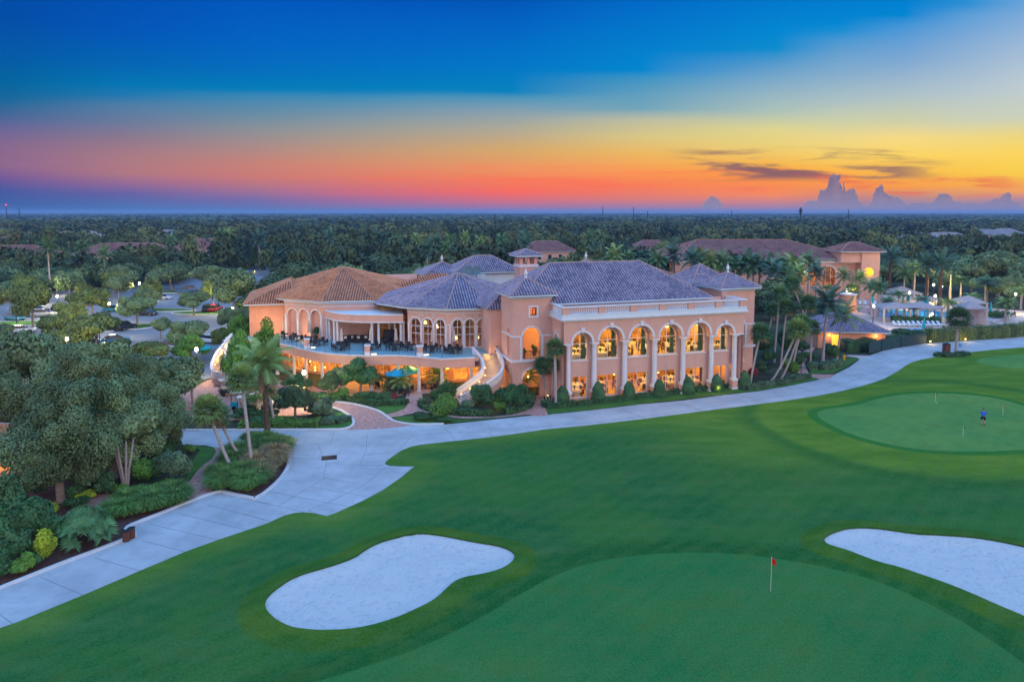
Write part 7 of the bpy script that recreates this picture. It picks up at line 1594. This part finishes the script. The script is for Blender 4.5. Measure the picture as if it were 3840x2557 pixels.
# ---- poolside
sheet('pool_deck',[G(*p) for p in [(3120,1110),(3300,1105),(3500,1112),(3600,1150),(3840,1165),(4200,1160),(4300,1200),(3840,1232),(3600,1252),(3330,1270),(3150,1240)]],M['deck'],.01,'pale poolside paving','deck')
def rim(pts,l,nm='pool_water'):
    sheet(nm,pts,M['water'],.03,l,'water')
rim([G(*p) for p in [(3216,1154),(3300,1154),(3400,1166),(3480,1162),(3580,1176),(3560,1192),(3400,1196),(3290,1188),(3216,1170)]],'bright blue pool water left of the tents')
rim([G(*p) for p in [(3405,1231),(3560,1236),(3700,1228),(3840,1212),(3990,1200),(3990,1212),(3840,1224),(3700,1240),(3560,1250),(3400,1247)]],'blue strip of pool water behind the road hedge')
def lounger_proto():
    r_=empty('sun_lounger',label='x',cat='sun lounger'); mb=MB(); mb.box(-1.,-.32,.3,.35,.32,.38); mb.build('frame',M['linen'],r_); mb=MB(); mb.add([(.35,-.32,.38),(.35,.32,.38),(.95,.32,.95),(.95,-.32,.95),(.4,-.32,.3),(.4,.32,.3),(1.,.32,.88),(1.,-.32,.88)],[(3,2,1,0),(4,5,6,7),(0,1,5,4),(1,2,6,5),(2,3,7,6),(3,0,4,7)]); mb.box(-1.,-.3,.38,.36,.3,.45); mb.build('mattress',M['lounge'],r_)
    for x in (-.9,.3):
        for y in (-.28,.28): g=MB(); g.beam((x,y,0),(x,y,.3),.06); g.build('leg',M['linen'],r_)
    return r_
lo=lounger_proto()
for i in range(10): place(lo,0,G(*p4(600+68*i,822)),1.9,1.,'pale sun lounger in the row behind the blue water strip','front row of sun loungers')
for x,y in ((90,525),(160,528),(235,532),(300,535)): place(lo,0,G(*p4(x,y)),1.1,1.,'sun lounger behind the left end of the pool','sun loungers behind the pool')
for x,y in ((660,560),(715,560),(775,562),(825,560)): place(lo,0,G(*p4(x,y)),2.3,1.,'sun lounger between pyramid cabana and tents','middle sun loungers')
for x,y in ((595,482),(660,482),(715,482)): place(lo,0,G(*p4(x,y)),1.3,1.,'sun lounger under the pyramid cabana','cabana sun loungers')
for i in range(9): place(lo,0,G(*p4(1855+38*i,770-9*i)),2.2,1.,'sun lounger on the right hand terrace','right terrace sun loungers')
def um_pool(P,l):
    r_=empty('closed_parasol',P,0,l,'parasol'); mb=MB(); mb.tube([(0,0,0),(0,0,2.7)],.03,6); mb.build('pole',M['linen'],r_); mb=MB(); mb.lathe((0,0,.5),[(.4,0),(.32,.5),(.2,1.4),(.1,2.),(.03,2.3)],8); mb.build('canopy',M['teal'],r_)
for x,y,l in [(258,520,'closed teal parasol behind the left pool end'),(752,500,'closed teal parasol right of the pyramid cabana'),(965,560,'closed teal parasol, left of the middle pair'),(1015,545,'closed teal parasol, right of the middle pair'),(968,905,'closed teal parasol beside the blue water strip'),(1892,660,'closed teal parasol on the right terrace')]: um_pool(G(*p4(x,y)),l)
def cabana(P,w,d,h,hr,m,l,posts=True,rz=0):
    r_=empty('cabana',P,rz,l,'cabana'); mb=MB(); mb.add([(-w,-d,h),(w,-d,h),(w,d,h),(-w,d,h),(0,0,hr),(-w,-d,h-.25),(w,-d,h-.25),(w,d,h-.25),(-w,d,h-.25)],[(0,1,4),(1,2,4),(2,3,4),(3,0,4),(0,5,6,1),(1,6,7,2),(2,7,8,3),(3,8,5,0)]); mb.build('roof',M[m],r_)
    for x in (-w*.9,w*.9):
        for y in (-d*.9,d*.9): q=MB(); q.box(x-.15,y-.15,0,x+.15,y+.15,h-.05); q.build('post',M['canvas'],r_)
cabana(G(*p4(655,505)),3.6,3.,2.7,4.3,'tent','grey pyramid roofed cabana at the back of the pool'); cabana(G(*p4(560,745)),3.8,2.6,3.,3.9,'tent','wide pale tent roof over the pool, left one'); cabana(G(*p4(900,745)),3.6,2.6,3.,4.,'tent','wide pale tent roof over the pool, right one'); cabana(G(*p4(1570,640)),2.8,2.8,2.6,4.,'tent','dark grey pyramid tent behind the right cabana'); cabana(G(*p4(1600,805)),2.3,2.,3.6,4.8,'tent','cabana with stout pale columns beside the road hedge')
bl=empty('pool_pavilion',G(*p4(1620,800)),.2,'square pale pavilion wall under the grey roof','pavilion'); mb=MB(); mb.box(.4,-1.2,0,2.,1.2,3.1); mb.build('wall',M['deck'],bl); mb=MB(); mb.box(.3,-1.3,3.1,2.1,1.3,3.3); mb.build('cornice',M['trim'],bl)
# windscreen fence
fe=empty('windscreen_fence',(0,0,0),0,'dark green mesh fence along the road near the pool house','fence'); P=[G(*p) for p in T(r3,[(1150,985),(1250,960),(1400,935),(1600,905)])]+[G(*r3(1605,880))]
M['mesh']=mat('windscreen',(.02,.06,.065),.7,.2,2)
for a,b in zip(P[:-1],P[1:]): mb=MB(); mb.beam((a.x,a.y,.95),(b.x,b.y,.95),.04,1.8,up=(0,0,1)); mb.build('mesh_panel',M['mesh'],fe)
for p in P: mb=MB(); mb.tube([(p.x,p.y-.06,0),(p.x,p.y-.06,2.)],.04,6); mb.build('post',M['iron'],fe)
# ---- other buildings
def house(P0,P1,depth,ze,rise,wallm,tile,label,cat='house',inset=None,win=3,name='house',over=.7):
    d=(P1-P0); d.z=0; w=d.length; a=math.atan2(d.y,d.x); r_=empty(name,Vector((P0.x,P0.y,0)),a,label,cat)
    mb=MB(); mb.box(0,0,0,w,depth,ze); mb.build('wall',M[wallm],r_); q=min(w,depth)/2+over; o=over; A=[(-o,-o,ze),(w+o,-o,ze),(w+o,depth+o,ze),(-o,depth+o,ze)]
    if w>=depth: tp_=[(q-o,depth/2,ze+rise),(w-q+o,depth/2,ze+rise)]; fs=[(0,1,5,4),(1,2,5),(2,3,4,5),(3,0,4)]; hp=[(0,4),(1,5),(2,5),(3,4),(4,5)]
    else: tp_=[(w/2,q-o,ze+rise),(w/2,depth-q+o,ze+rise)]; fs=[(0,1,4),(1,2,5,4),(2,3,5),(3,0,4,5)]; hp=[(0,4),(1,4),(2,5),(3,5),(4,5)]
    rf=hiproof(A,tp_,fs,tile,r_,True,hp)
    for k in range(win):
        x=w*(k+.5)/win; mb=MB(); mb.box(x-.9,-.06,ze*.28,x+.9,.0,ze*.75); wf=mb.build('window',M['frame'],r_); mb=MB(); mb.box(x-.8,-.08,ze*.28+.1,x+.8,-.061,ze*.75-.1); mb.build('pane',M['darkglass'],wf)
    return r_
for i,(x,y,l,w,dp_,tl,rz,ze) in enumerate(HS):
    p=hpos[i]; d=Vector((math.cos(rz),math.sin(rz),0)); P0=p-d*(w/2); h_=house(P0,P0+d*w,dp_,(4.6 if ze<5 else ze-1.6),4.4,'stucco' if tl!='tile_grey' else 'canvas',tl,l,win=5)
    if w>30: # cross gable wing
        hiproof([(w*.15,-4,4.5),(w*.45,-4,4.5),(w*.45,6,4.5),(w*.15,6,4.5)],[(w*.3,1,7.4)],[(0,1,4),(1,2,4),(2,3,4),(3,0,4)],tl,h_,False,[(0,4),(1,4)]); mb=MB(); mb.box(w*.18,-3.4,0,w*.42,-.01,4.45); mb.build('wing',M['stucco'],h_)
# right-hand salmon building
RBb=G(*r3(1090,560)); d=Vector((1,.0,0)); RB=empty('fitness_building',(RBb.x,RBb.y,0),.0,'salmon building with long rust roof and square tower at the right','building')
mR=PXM(RBb); sx=.4841/mR
def RX(x): return (x-1090)*sx
CHold=CH; CH=RB
tw0,tw1=RX(1085),RX(1225); 
wall((tw0,0),(tw1,0),0,12.2,[],.4)
wall((tw0,10),(tw0,0),0,12.2); wall((tw1,0),(tw1,10),0,12.2)
mb=MB(); cc=((RX(1142)),-.03,6.9)
n=24; mb.add([(cc[0],-.05,6.9)]+[(cc[0]+1.25*math.cos(2*PI*k/n),-.05,6.9+1.25*math.sin(2*PI*k/n)) for k in range(n)],[(0,1+(k)%n,1+(k+1)%n) for k in range(n)]); mb.build('round_window',emis('lit_pane',(1,.5,.02),1.05),RB)
bw0=RX(-330); wall((bw0,3),(tw0,3),0,9.4,[hole(RX(xx)-bw0-2.,RX(xx)-bw0+2.,3.,8.6-.3,True) for xx in (640,768,872)],.4)
for xx in (640,768,872): window((bw0,3),(tw0,3),RX(xx)-bw0-2.,RX(xx)-bw0+2.,3.,8.3,True,.12,3,(.5,))
mb=MB()
for xx in (640,768,872): archtrim(mb,(bw0,3),(tw0,3),RX(xx)-bw0-2.,RX(xx)-bw0+2.,6.3,.3,.1,key=False)
mb.build('arch_moulding',M['trim'],RB)
box_part('inner_wall','roomwall',(bw0,9,0,tw0,9.3,9.4)); box_part('floor','stuccoin',(bw0,3.5,0,tw0,9,.1)); box_part('ceiling','white',(bw0,3.5,9.45,tw0,9,9.6))
for xx in (150,340,520,700,860): lamp_pt('hall_lamp',(RX(xx),5.5,7.),420,(1,.5,.06),.4,RB)
hiproof([(bw0,2.2,10.2),(tw0+.5,2.2,10.2),(tw0+.5,34,10.2),(bw0,34,10.2)],[(bw0+9,17,14.6),(RX(700),17,14.6)],[(0,1,5,4),(1,2,5),(2,3,4,5),(3,0,4)],'tile_rose',RB,True,[(0,4),(1,5),(4,5)],M['caprust'])
hiproof([(tw0-6.,-1,12.3),(tw1+1,-1,12.3),(tw1+1,11,12.3),(tw0-6.,11,12.3)],[(tw0-1.,5,14.4),(tw0+1.5,5,14.4)],[(0,1,5,4),(1,2,5),(2,3,4,5),(3,0,4)],'tile_rose',RB,True,[(0,4),(1,5),(4,5)])
box_part('wall','stucco',(tw0-5.2,.4,9.4,tw0-.01,10,12.1))
mb=MB(); cornice(mb,[(bw0,3),(tw0,3)],9.1,[(.15,0,.3),(.3,.3,.55)]); mb.build('cornice',M['trim'],RB)
CH=CHold
# pool house
e0=G(3069+0,1240,2.9); e1=G(3322,1244,2.9); hP=house(Vector((e0.x,e0.y,0)),Vector((e1.x,e1.y,0)),9.5,2.9,2.6,'stucco2','tile_violet','low pool house with violet tiled hip roof and lit doorway','pool house',win=0,name='pool_house',over=.6)
w_=(e1-e0).length
mb=MB(); mb.box(2.2,-.05,0,3.2,-.0,2.3); do=mb.build('door',emis('lit_doorway',(1,.5,.04),1.3),hP); mb=MB(); mb.box(2.1,-.09,0,2.2,-.0,2.4); mb.box(3.2,-.09,0,3.3,-.0,2.4); mb.box(2.1,-.09,2.3,3.3,-.0,2.42); mb.build('door_frame',M['trim'],do)
mb=MB(); mb.box(4.3,-.5,0,w_-2.4,-.3,1.5); mb.build('low_wall',M['white'],hP)
for x in (1.7,w_-1.6): mb=MB(); mb.lathe((x,-.2,2.1),[(.02,0),(.1,.08),(.08,.25),(.02,.3)],8); mb.build('wall_lamp',M['glowwarm'],hP); lamp_pt('wall_lamp_light',(x,-.6,2.2),60,(1,.45,.05),.1,hP)
th_=G(*p5(900,1000)); pb_=empty('round_bath_house',th_,0,'small curved salmon bath house lit orange behind the pool house','bath house'); mb=MB(); mb.lathe((0,3,0),[(2.2,0),(1.9,2.2),(1.8,3.6),(1.9,3.62),(1.9,3.8)],20); mb.build('wall',M['stucco2'],pb_); mb=MB(); mb.lathe((0,3,3.8),[(2.1,0),(2.1,.15),(1.6,.2)],20); mb.build('coping',M['trim'],pb_); lamp_pt('bath_house_lamp',(1.3,-.6,1.5),110,(1,.5,.1),.15,pb_)
# garden wall building at the left edge
p0=G(-60,1865); p1=G(62,1842); gwb=house(Vector((p0.x-5,p0.y-.6,0)),Vector((p1.x,p1.y,0)),6,3.3,1.6,'stucco2','tile_rust','small ochre garden building with a glowing wall lamp at the left edge','garden building',win=0,name='garden_building',over=.4)
wl_=(Vector((p1.x,p1.y,0))-Vector((p0.x-5,p0.y-.6,0))).length
mb=MB(); mb.lathe((wl_-.75,-.14,2.35),[(.02,0),(.1,.08),(.08,.3),(.02,.36)],8); mb.build('wall_lamp',M['glowwarm'],gwb); lamp_pt('garden_lamp_light',(wl_-.75,-.6,2.4),55,(1,.45,.06),.1,gwb); mb=MB(); mb.box(wl_-1.6,-.05,0,wl_-1.45,-.0,3.2); mb.box(wl_-.12,-.06,0,wl_+.05,-.0,3.2); mb.build('trim_board',M['trim'],gwb)
# ---- small things
def binn(P,rz,l,m='wood'):
    r_=empty('litter_bin',P,rz,l,'litter bin'); r_.scale=(.82,.82,.9); mb=MB()
    for k in range(14): a=2*PI*k/14; mb.obox((.26*math.cos(a),.26*math.sin(a)),a,.02,.05,.04,.78)
    mb.build('slatted_body',M[m],r_); mb=MB(); mb.lathe((0,0,0),[(.24,.02),(.24,.72)],14); mb.build('liner',M['black'],r_); mb=MB(); mb.lathe((0,0,.78),[(.31,0),(.31,.05),(.2,.06)],14); mb.build('lid',M['black'],r_)
binn(G(*s2(1118,655)),0,'brown slatted litter bin by the kerb, left one'); binn(G(*s2(1162,630)),0,'brown slatted litter bin by the kerb, right one')
rb_=empty('club_bin',G(*r3(1752,980)),.1,'tall dark brown bin in the low hedge by the road','bin'); mb=MB(); mb.box(-.42,-.4,0,.42,.4,1.45); mb.build('body',M['wood'],rb_,bevel=.03); mb=MB(); mb.add([(-.5,-.48,1.46),(.5,-.48,1.46),(.5,.48,1.46),(-.5,.48,1.46),(0,0,1.75)],[(0,1,4),(1,2,4),(2,3,4),(3,0,4),(3,2,1,0)]); mb.build('roof',M['black'],rb_)
bs=empty('bag_stand',G(*r3(1880,965)),.2,'white and blue metal stand beside the road edge palm','stand'); mb=MB()
for x in (-.9,-.1,.1,.9):
    for y in (-.35,.35): mb.beam((x,y,0),(x*.95,y*.8,1.6),.045)
for z_ in (.5,1.,1.55): mb.beam((-.9,-.32,z_),(-.1,-.32,z_),.04); mb.beam((.1,-.32,z_),(.9,-.32,z_),.04); mb.beam((.1,.32,z_),(.9,.32,z_),.04)
mb.build('frame',M['lounge'],bs); mb=MB(); mb.lathe((-.5,0,.7),[(.22,0),(.22,.55),(.12,.65)],12); mb.build('cooler',M['blue'],bs)
hy_=empty('fire_hydrant',G(*r3(960,1033)),0,'yellow fire hydrant on the verge at the road bend','hydrant'); hm=mat('hydrant_yellow',(.75,.42,.01),.5,.1); mb=MB(); mb.lathe((0,0,0),[(.2,0),(.2,.06),(.13,.08),(.13,.55),(.18,.58),(.15,.72),(.05,.82)],10); mb.build('barrel',hm,hy_); mb=MB(); mb.tube([(-.25,0,.45),(.25,0,.45)],.07,8); mb.build('outlet',hm,hy_)
pl_=empty('path_lamp_post',G(*r3(627,1145)),0,'thin dark post lamp beside the brick path','lamp post'); mb=MB(); mb.tube([(0,0,0),(0,0,3.2)],.05,6); mb.build('pole',M['black'],pl_); mb=MB(); mb.lathe((0,0,3.2),[(.05,0),(.18,.1),(.18,.35),(.03,.5)],8); mb.build('lantern',M['darkglass'],pl_)
def uplight(P,l,e,col=(1,.55,.08),h=.35):
    r_=empty('garden_light',P,0,l,'garden light'); mb=MB(); mb.tube([(0,0,0),(0,0,h)],.03,6); mb.build('stake',M['black'],r_); mb=MB(); mb.lathe((0,0,h),[(.04,0),(.1,.05),(.1,.16),(.03,.2)],8); mb.build('lens',M['glowwarm'],r_); lamp_pt('garden_light_lamp',(0,-.25,h+.35),e,col,.08,r_)
uplight(G(*r2(1910,1225)),'glowing garden light beside the sixth clipped shrub',22); uplight(G(*r2(1700,1240)),'glowing garden light beside the fifth clipped shrub',16); uplight(G(*z3(225,1130)),'yellow garden light in the bed of bright plants',14,(1,.8,.1)); uplight(G(*z3(1008,965)),'small garden light at the palm trunks by the tower',6)
uplight(G(*p4(1060,1068)),'amber light washing the road, first from the left',60); uplight(G(*p4(1545,1035)),'amber light washing the road, second from the left',60); uplight(G(*p4(2000,985)),'amber light washing the road, nearest the right edge',60); uplight(G(*r1(782,1170)),'garden light in the bed behind the patio hedge',8,(1,.9,.1))
uplight(G(*r4(2290,570)),'orange light at the foot of the tall lit palm behind the car park',160); uplight(G(*r4(2250,640)),'orange light in the shrubs behind the lorry',120)
# flags
def flag(px,py,z,h,col,l,wave=1,rz=.4):
    P=G(px,py,z); P.z=z=gz(P.x,P.y); r_=empty('golf_flag',P,rz,l,'golf flag'); mb=MB(); mb.tube([(0,0,-.05),(0,0,h)],.011*(1+.5*(h<1.5)),6); mb.build('flagstick',M['linen'],r_)
    mb=MB(); n=6; V=[]
    for k in range(n+1):
        t_=k/n; x=.36*t_*h/2.1; y=.05*math.sin(t_*7); V+=[(x,y,h-.02-.35*t_*h/2.1),(x,y+.01,h-(.38+.05*t_)*h/2.1-.28*t_*h/2.1)]
    mb.add(V,[(2*k,2*k+1,2*k+3,2*k+2) for k in range(n)]); mb.build('flag',mat('flag_'+l[:6],col,.7,.05),r_)
    cu=MB(); cu.lathe((0,0,-.02),[(.054,0),(.054,.026)],14); cu.build('cup',M['black'],r_)
flag(*b2(392,658),.25,2.15,(.6,.01,.015),'red flag on the tall flagstick of the near green')
flag(*s3(1668,432),.35,1.1,(.2,.03,.03),'small dark red flag at the back of the practice green'); flag(*s3(2190,530),.35,1.1,(.45,.03,.02),'small red flag right of the golfer'); flag(*s3(1882,697),.35,1.1,(.02,.02,.02),'small black flag at the front of the practice green')
gb=MB(); P=G(*s3(1678,436),.35); P.z=gz(P.x,P.y); gb.lathe((0,0,0),[(.005,0),(.04,.02),(.045,.045),(.03,.08),(.005,.09)],8); o=gb.build('golf_ball',M['linen']); o.location=P; tag(o,'white golf ball beside the back flag','golf ball')
# ---- golfer seen from behind, bent over a putt
def person():
    P=G(*s3(2036,606),.35); P.z=gz(P.x,P.y); r_=empty('person',P,-.6,'golfer in blue shirt and navy shorts bent over a putt','person')
    def skin(name,verts,edges,rad,m,root=0,sub=2):
        me=bpy.data.meshes.new(name); me.from_pydata(verts,edges,[]); o=bpy.data.objects.new(name,me); COL.objects.link(o); o.parent=r_; me.materials.append(m)
        sm=o.modifiers.new('s','SKIN'); ss=o.modifiers.new('u','SUBSURF'); ss.levels=ss.render_levels=sub
        for i,rr in enumerate(rad): d=me.skin_vertices[0].data[i]; d.radius=(rr,rr) if isinstance(rr,float) else rr; d.use_root=(i==root)
        return o
    skm=mat('skin',(.45,.25,.17),.6,.05); sh_=mat('shirt_blue',(.01,.12,.55),.7,.06); so_=mat('shorts_navy',(.012,.015,.04),.8,.1)
    # body: pelvis 0, legs, spine, neck, arms down to grip in front (y forward)
    v=[(0,0,.92),(-.11,0,.86),(-.14,.05,.5),(-.15,0,.1),(-.15,.02,.05),(-.17,.2,.04),(.11,0,.86),(.14,.05,.5),(.15,0,.1),(.15,.02,.05),(.17,.2,.04),(0,.06,1.08),(0,.18,1.3),(0,.24,1.4),(-.19,.2,1.34),(-.2,.3,1.08),(-.06,.42,.88),(.19,.2,1.34),(.2,.3,1.08),(.04,.42,.86),(0,.31,1.48)]
    e=[(0,1),(1,2),(2,3),(3,4),(4,5),(0,6),(6,7),(7,8),(8,9),(9,10),(0,11),(11,12),(12,13),(12,14),(14,15),(15,16),(12,17),(17,18),(18,19),(13,20)]
    r=[.13,.095,.062,.042,.045,.032,.095,.062,.042,.045,.032,.13,.15,.06,.062,.045,.032,.062,.045,.032,.055]
    skin('body',v,e,r,skm)
    skin('shirt',[(0,.0,.95),(0,.06,1.08),(0,.17,1.28),(0,.2,1.36),(-.2,.2,1.34),(-.22,.28,1.16),(.2,.2,1.34),(.22,.28,1.16)],[(0,1),(1,2),(2,3),(2,4),(4,5),(2,6),(6,7)],[(.165,.13),(.17,.14),(.2,.15),.09,.085,.075,.085,.075],sh_,1)
    skin('shorts',[(0,0,.96),(0,0,.86),(-.12,.01,.8),(-.15,.04,.52),(.12,.01,.8),(.15,.04,.52)],[(0,1),(1,2),(2,3),(1,4),(4,5)],[(.165,.14),(.15,.13),.11,.095,.11,.095],so_,1)
    hd=MB(); c=(0,.36,1.55)
    V=[];Q=[];nu,nv=14,9
    for j in range(nv+1):
        t_=PI*j/nv
        for i in range(nu): a=2*PI*i/nu; V.append((c[0]+.078*math.sin(t_)*math.cos(a),c[1]+.095*math.sin(t_)*math.sin(a)+(.02 if math.sin(a)>.9 and 3<j<6 else 0),c[2]+.115*math.cos(t_)))
    for j in range(nv):
        for i in range(nu): i2=(i+1)%nu; Q.append((j*nu+i,(j+1)*nu+i,(j+1)*nu+i2,j*nu+i2))
    hd.add(V,Q)
    for s_ in (-1,1): hd.box(s_*.08-.012,c[1]-.02,1.52,s_*.08+.012,c[1]+.02,1.58)
    hd.box(-.014,c[1]+.09,1.52,.014,c[1]+.115,1.56); hd.build('head',skm,r_,smooth=True)
    cap=MB(); V=[];Q=[]
    for j in range(5):
        t_=PI*.5*j/4
        for i in range(nu): a=2*PI*i/nu; V.append((.088*math.sin(t_)*math.cos(a),c[1]-.01+.105*math.sin(t_)*math.sin(a),c[2]+.02+.115*math.cos(t_)))
    for j in range(4):
        for i in range(nu): i2=(i+1)%nu; Q.append((j*nu+i,(j+1)*nu+i,(j+1)*nu+i2,j*nu+i2))
    cap.add(V,Q); cap.box(-.07,c[1]+.06,c[2]+.015,.07,c[1]+.2,c[2]+.03); cap.build('cap',M['black'],r_,smooth=False)
    sho=M['linen']
    for s_ in (-1,1):
        f_=MB(); loft(f_,[(s_*.16-.05,[(-.08,0),(.2,0),(.18,.05),(.02,.1),(-.08,.09)]),(s_*.16+.05,[(-.08,0),(.2,0),(.18,.05),(.02,.1),(-.08,.09)])]); f_.build('shoe',M['black'],r_,bevel=.015)
    # hands: palm plus fingers curled round the grip
    for s_,z_ in ((-1,.86),(1,.80)):
        h_=MB(); h_.obox((s_*.02,.45),.2,.035,.03,z_-.05,z_+.05)
        for k in range(4): h_.tube([(s_*.045,.44,z_+.035-.022*k),(s_*.03,.475,z_+.032-.022*k),(-s_*.01,.48,z_+.03-.022*k)],[.01,.009,.007],5)
        h_.tube([(s_*.02,.46,z_+.045),(0,.485,z_+.0)],[.011,.008],5); h_.build('hand',skm,r_)
    pu=empty('putter',P,-.6,'thin putter held by the golfer','putter'); q=MB(); q.tube([(0,.455,.92),(0,.62,.04)],[.012,.006],6); q.build('shaft',M['chrome'],pu); q=MB(); q.box(-.06,.6,.0,.06,.64,.035); q.build('club_head',M['chrome'],pu)
person()
# ---- distant masts
def mast(px,ytop,dist,l,kind=0,light=None):
    x=(px-CX)/F_*dist; h=H+(HY-ytop)/F_*dist; r_=empty('mast',(x,dist,0),0,l,'mast'); w=dist/F_*3.; mb=MB(); mb.tube([(0,0,0),(0,0,h)],[w*.6,w*.4],6); mb.build('pole',M['iron'],r_)
    if kind: mb=MB(); mb.box(-w*2.2,-w,h*.0+h-w*5,w*2.2,w,h-w*3.6); mb.box(-w*1.,-w,h-w*9.5,w*1.,w,h-w*1.); mb.build('antenna_head',M['iron'],r_)
    if light: mb=MB(); mb.lathe((0,0,h),[(w*.2,0),(w*.8,w*.5),(w*.8,w*1.3),(w*.2,w*1.8)],8); mb.build('warning_light',emis('red_light',(1,.02,.02),3.),r_)
mast(2998,778,900,'tall cell tower with cross shaped head above the right woods',1); mast(2374,776,1100,'thin dark mast left of the cell tower'); mast(3177,786,1200,'thin mast right of the cell tower'); mast(2427,790,1200,'short thin mast beside the first thin mast'); mast(2259,774,1500,'faint thin mast farthest left of the right group'); mast(2741,790,1600,'faint short mast in the middle'); mast(31,772,1400,'distant mast with a red warning light at far left',0,1); mast(79,781,1400,'short distant mast beside the red lit one'); mast(1848,880,160,'thin flagpole like antenna in the trees behind the roof')
haze_box()
_dead=[o for o in bpy.data.objects if o.get('label')=='x']
_all=[]
for o in _dead: _all+= list(o.children_recursive)+[o]
for o in _all: bpy.data.objects.remove(o)
for o in bpy.data.objects:
    if o.get('_used') is not None: del o['_used']
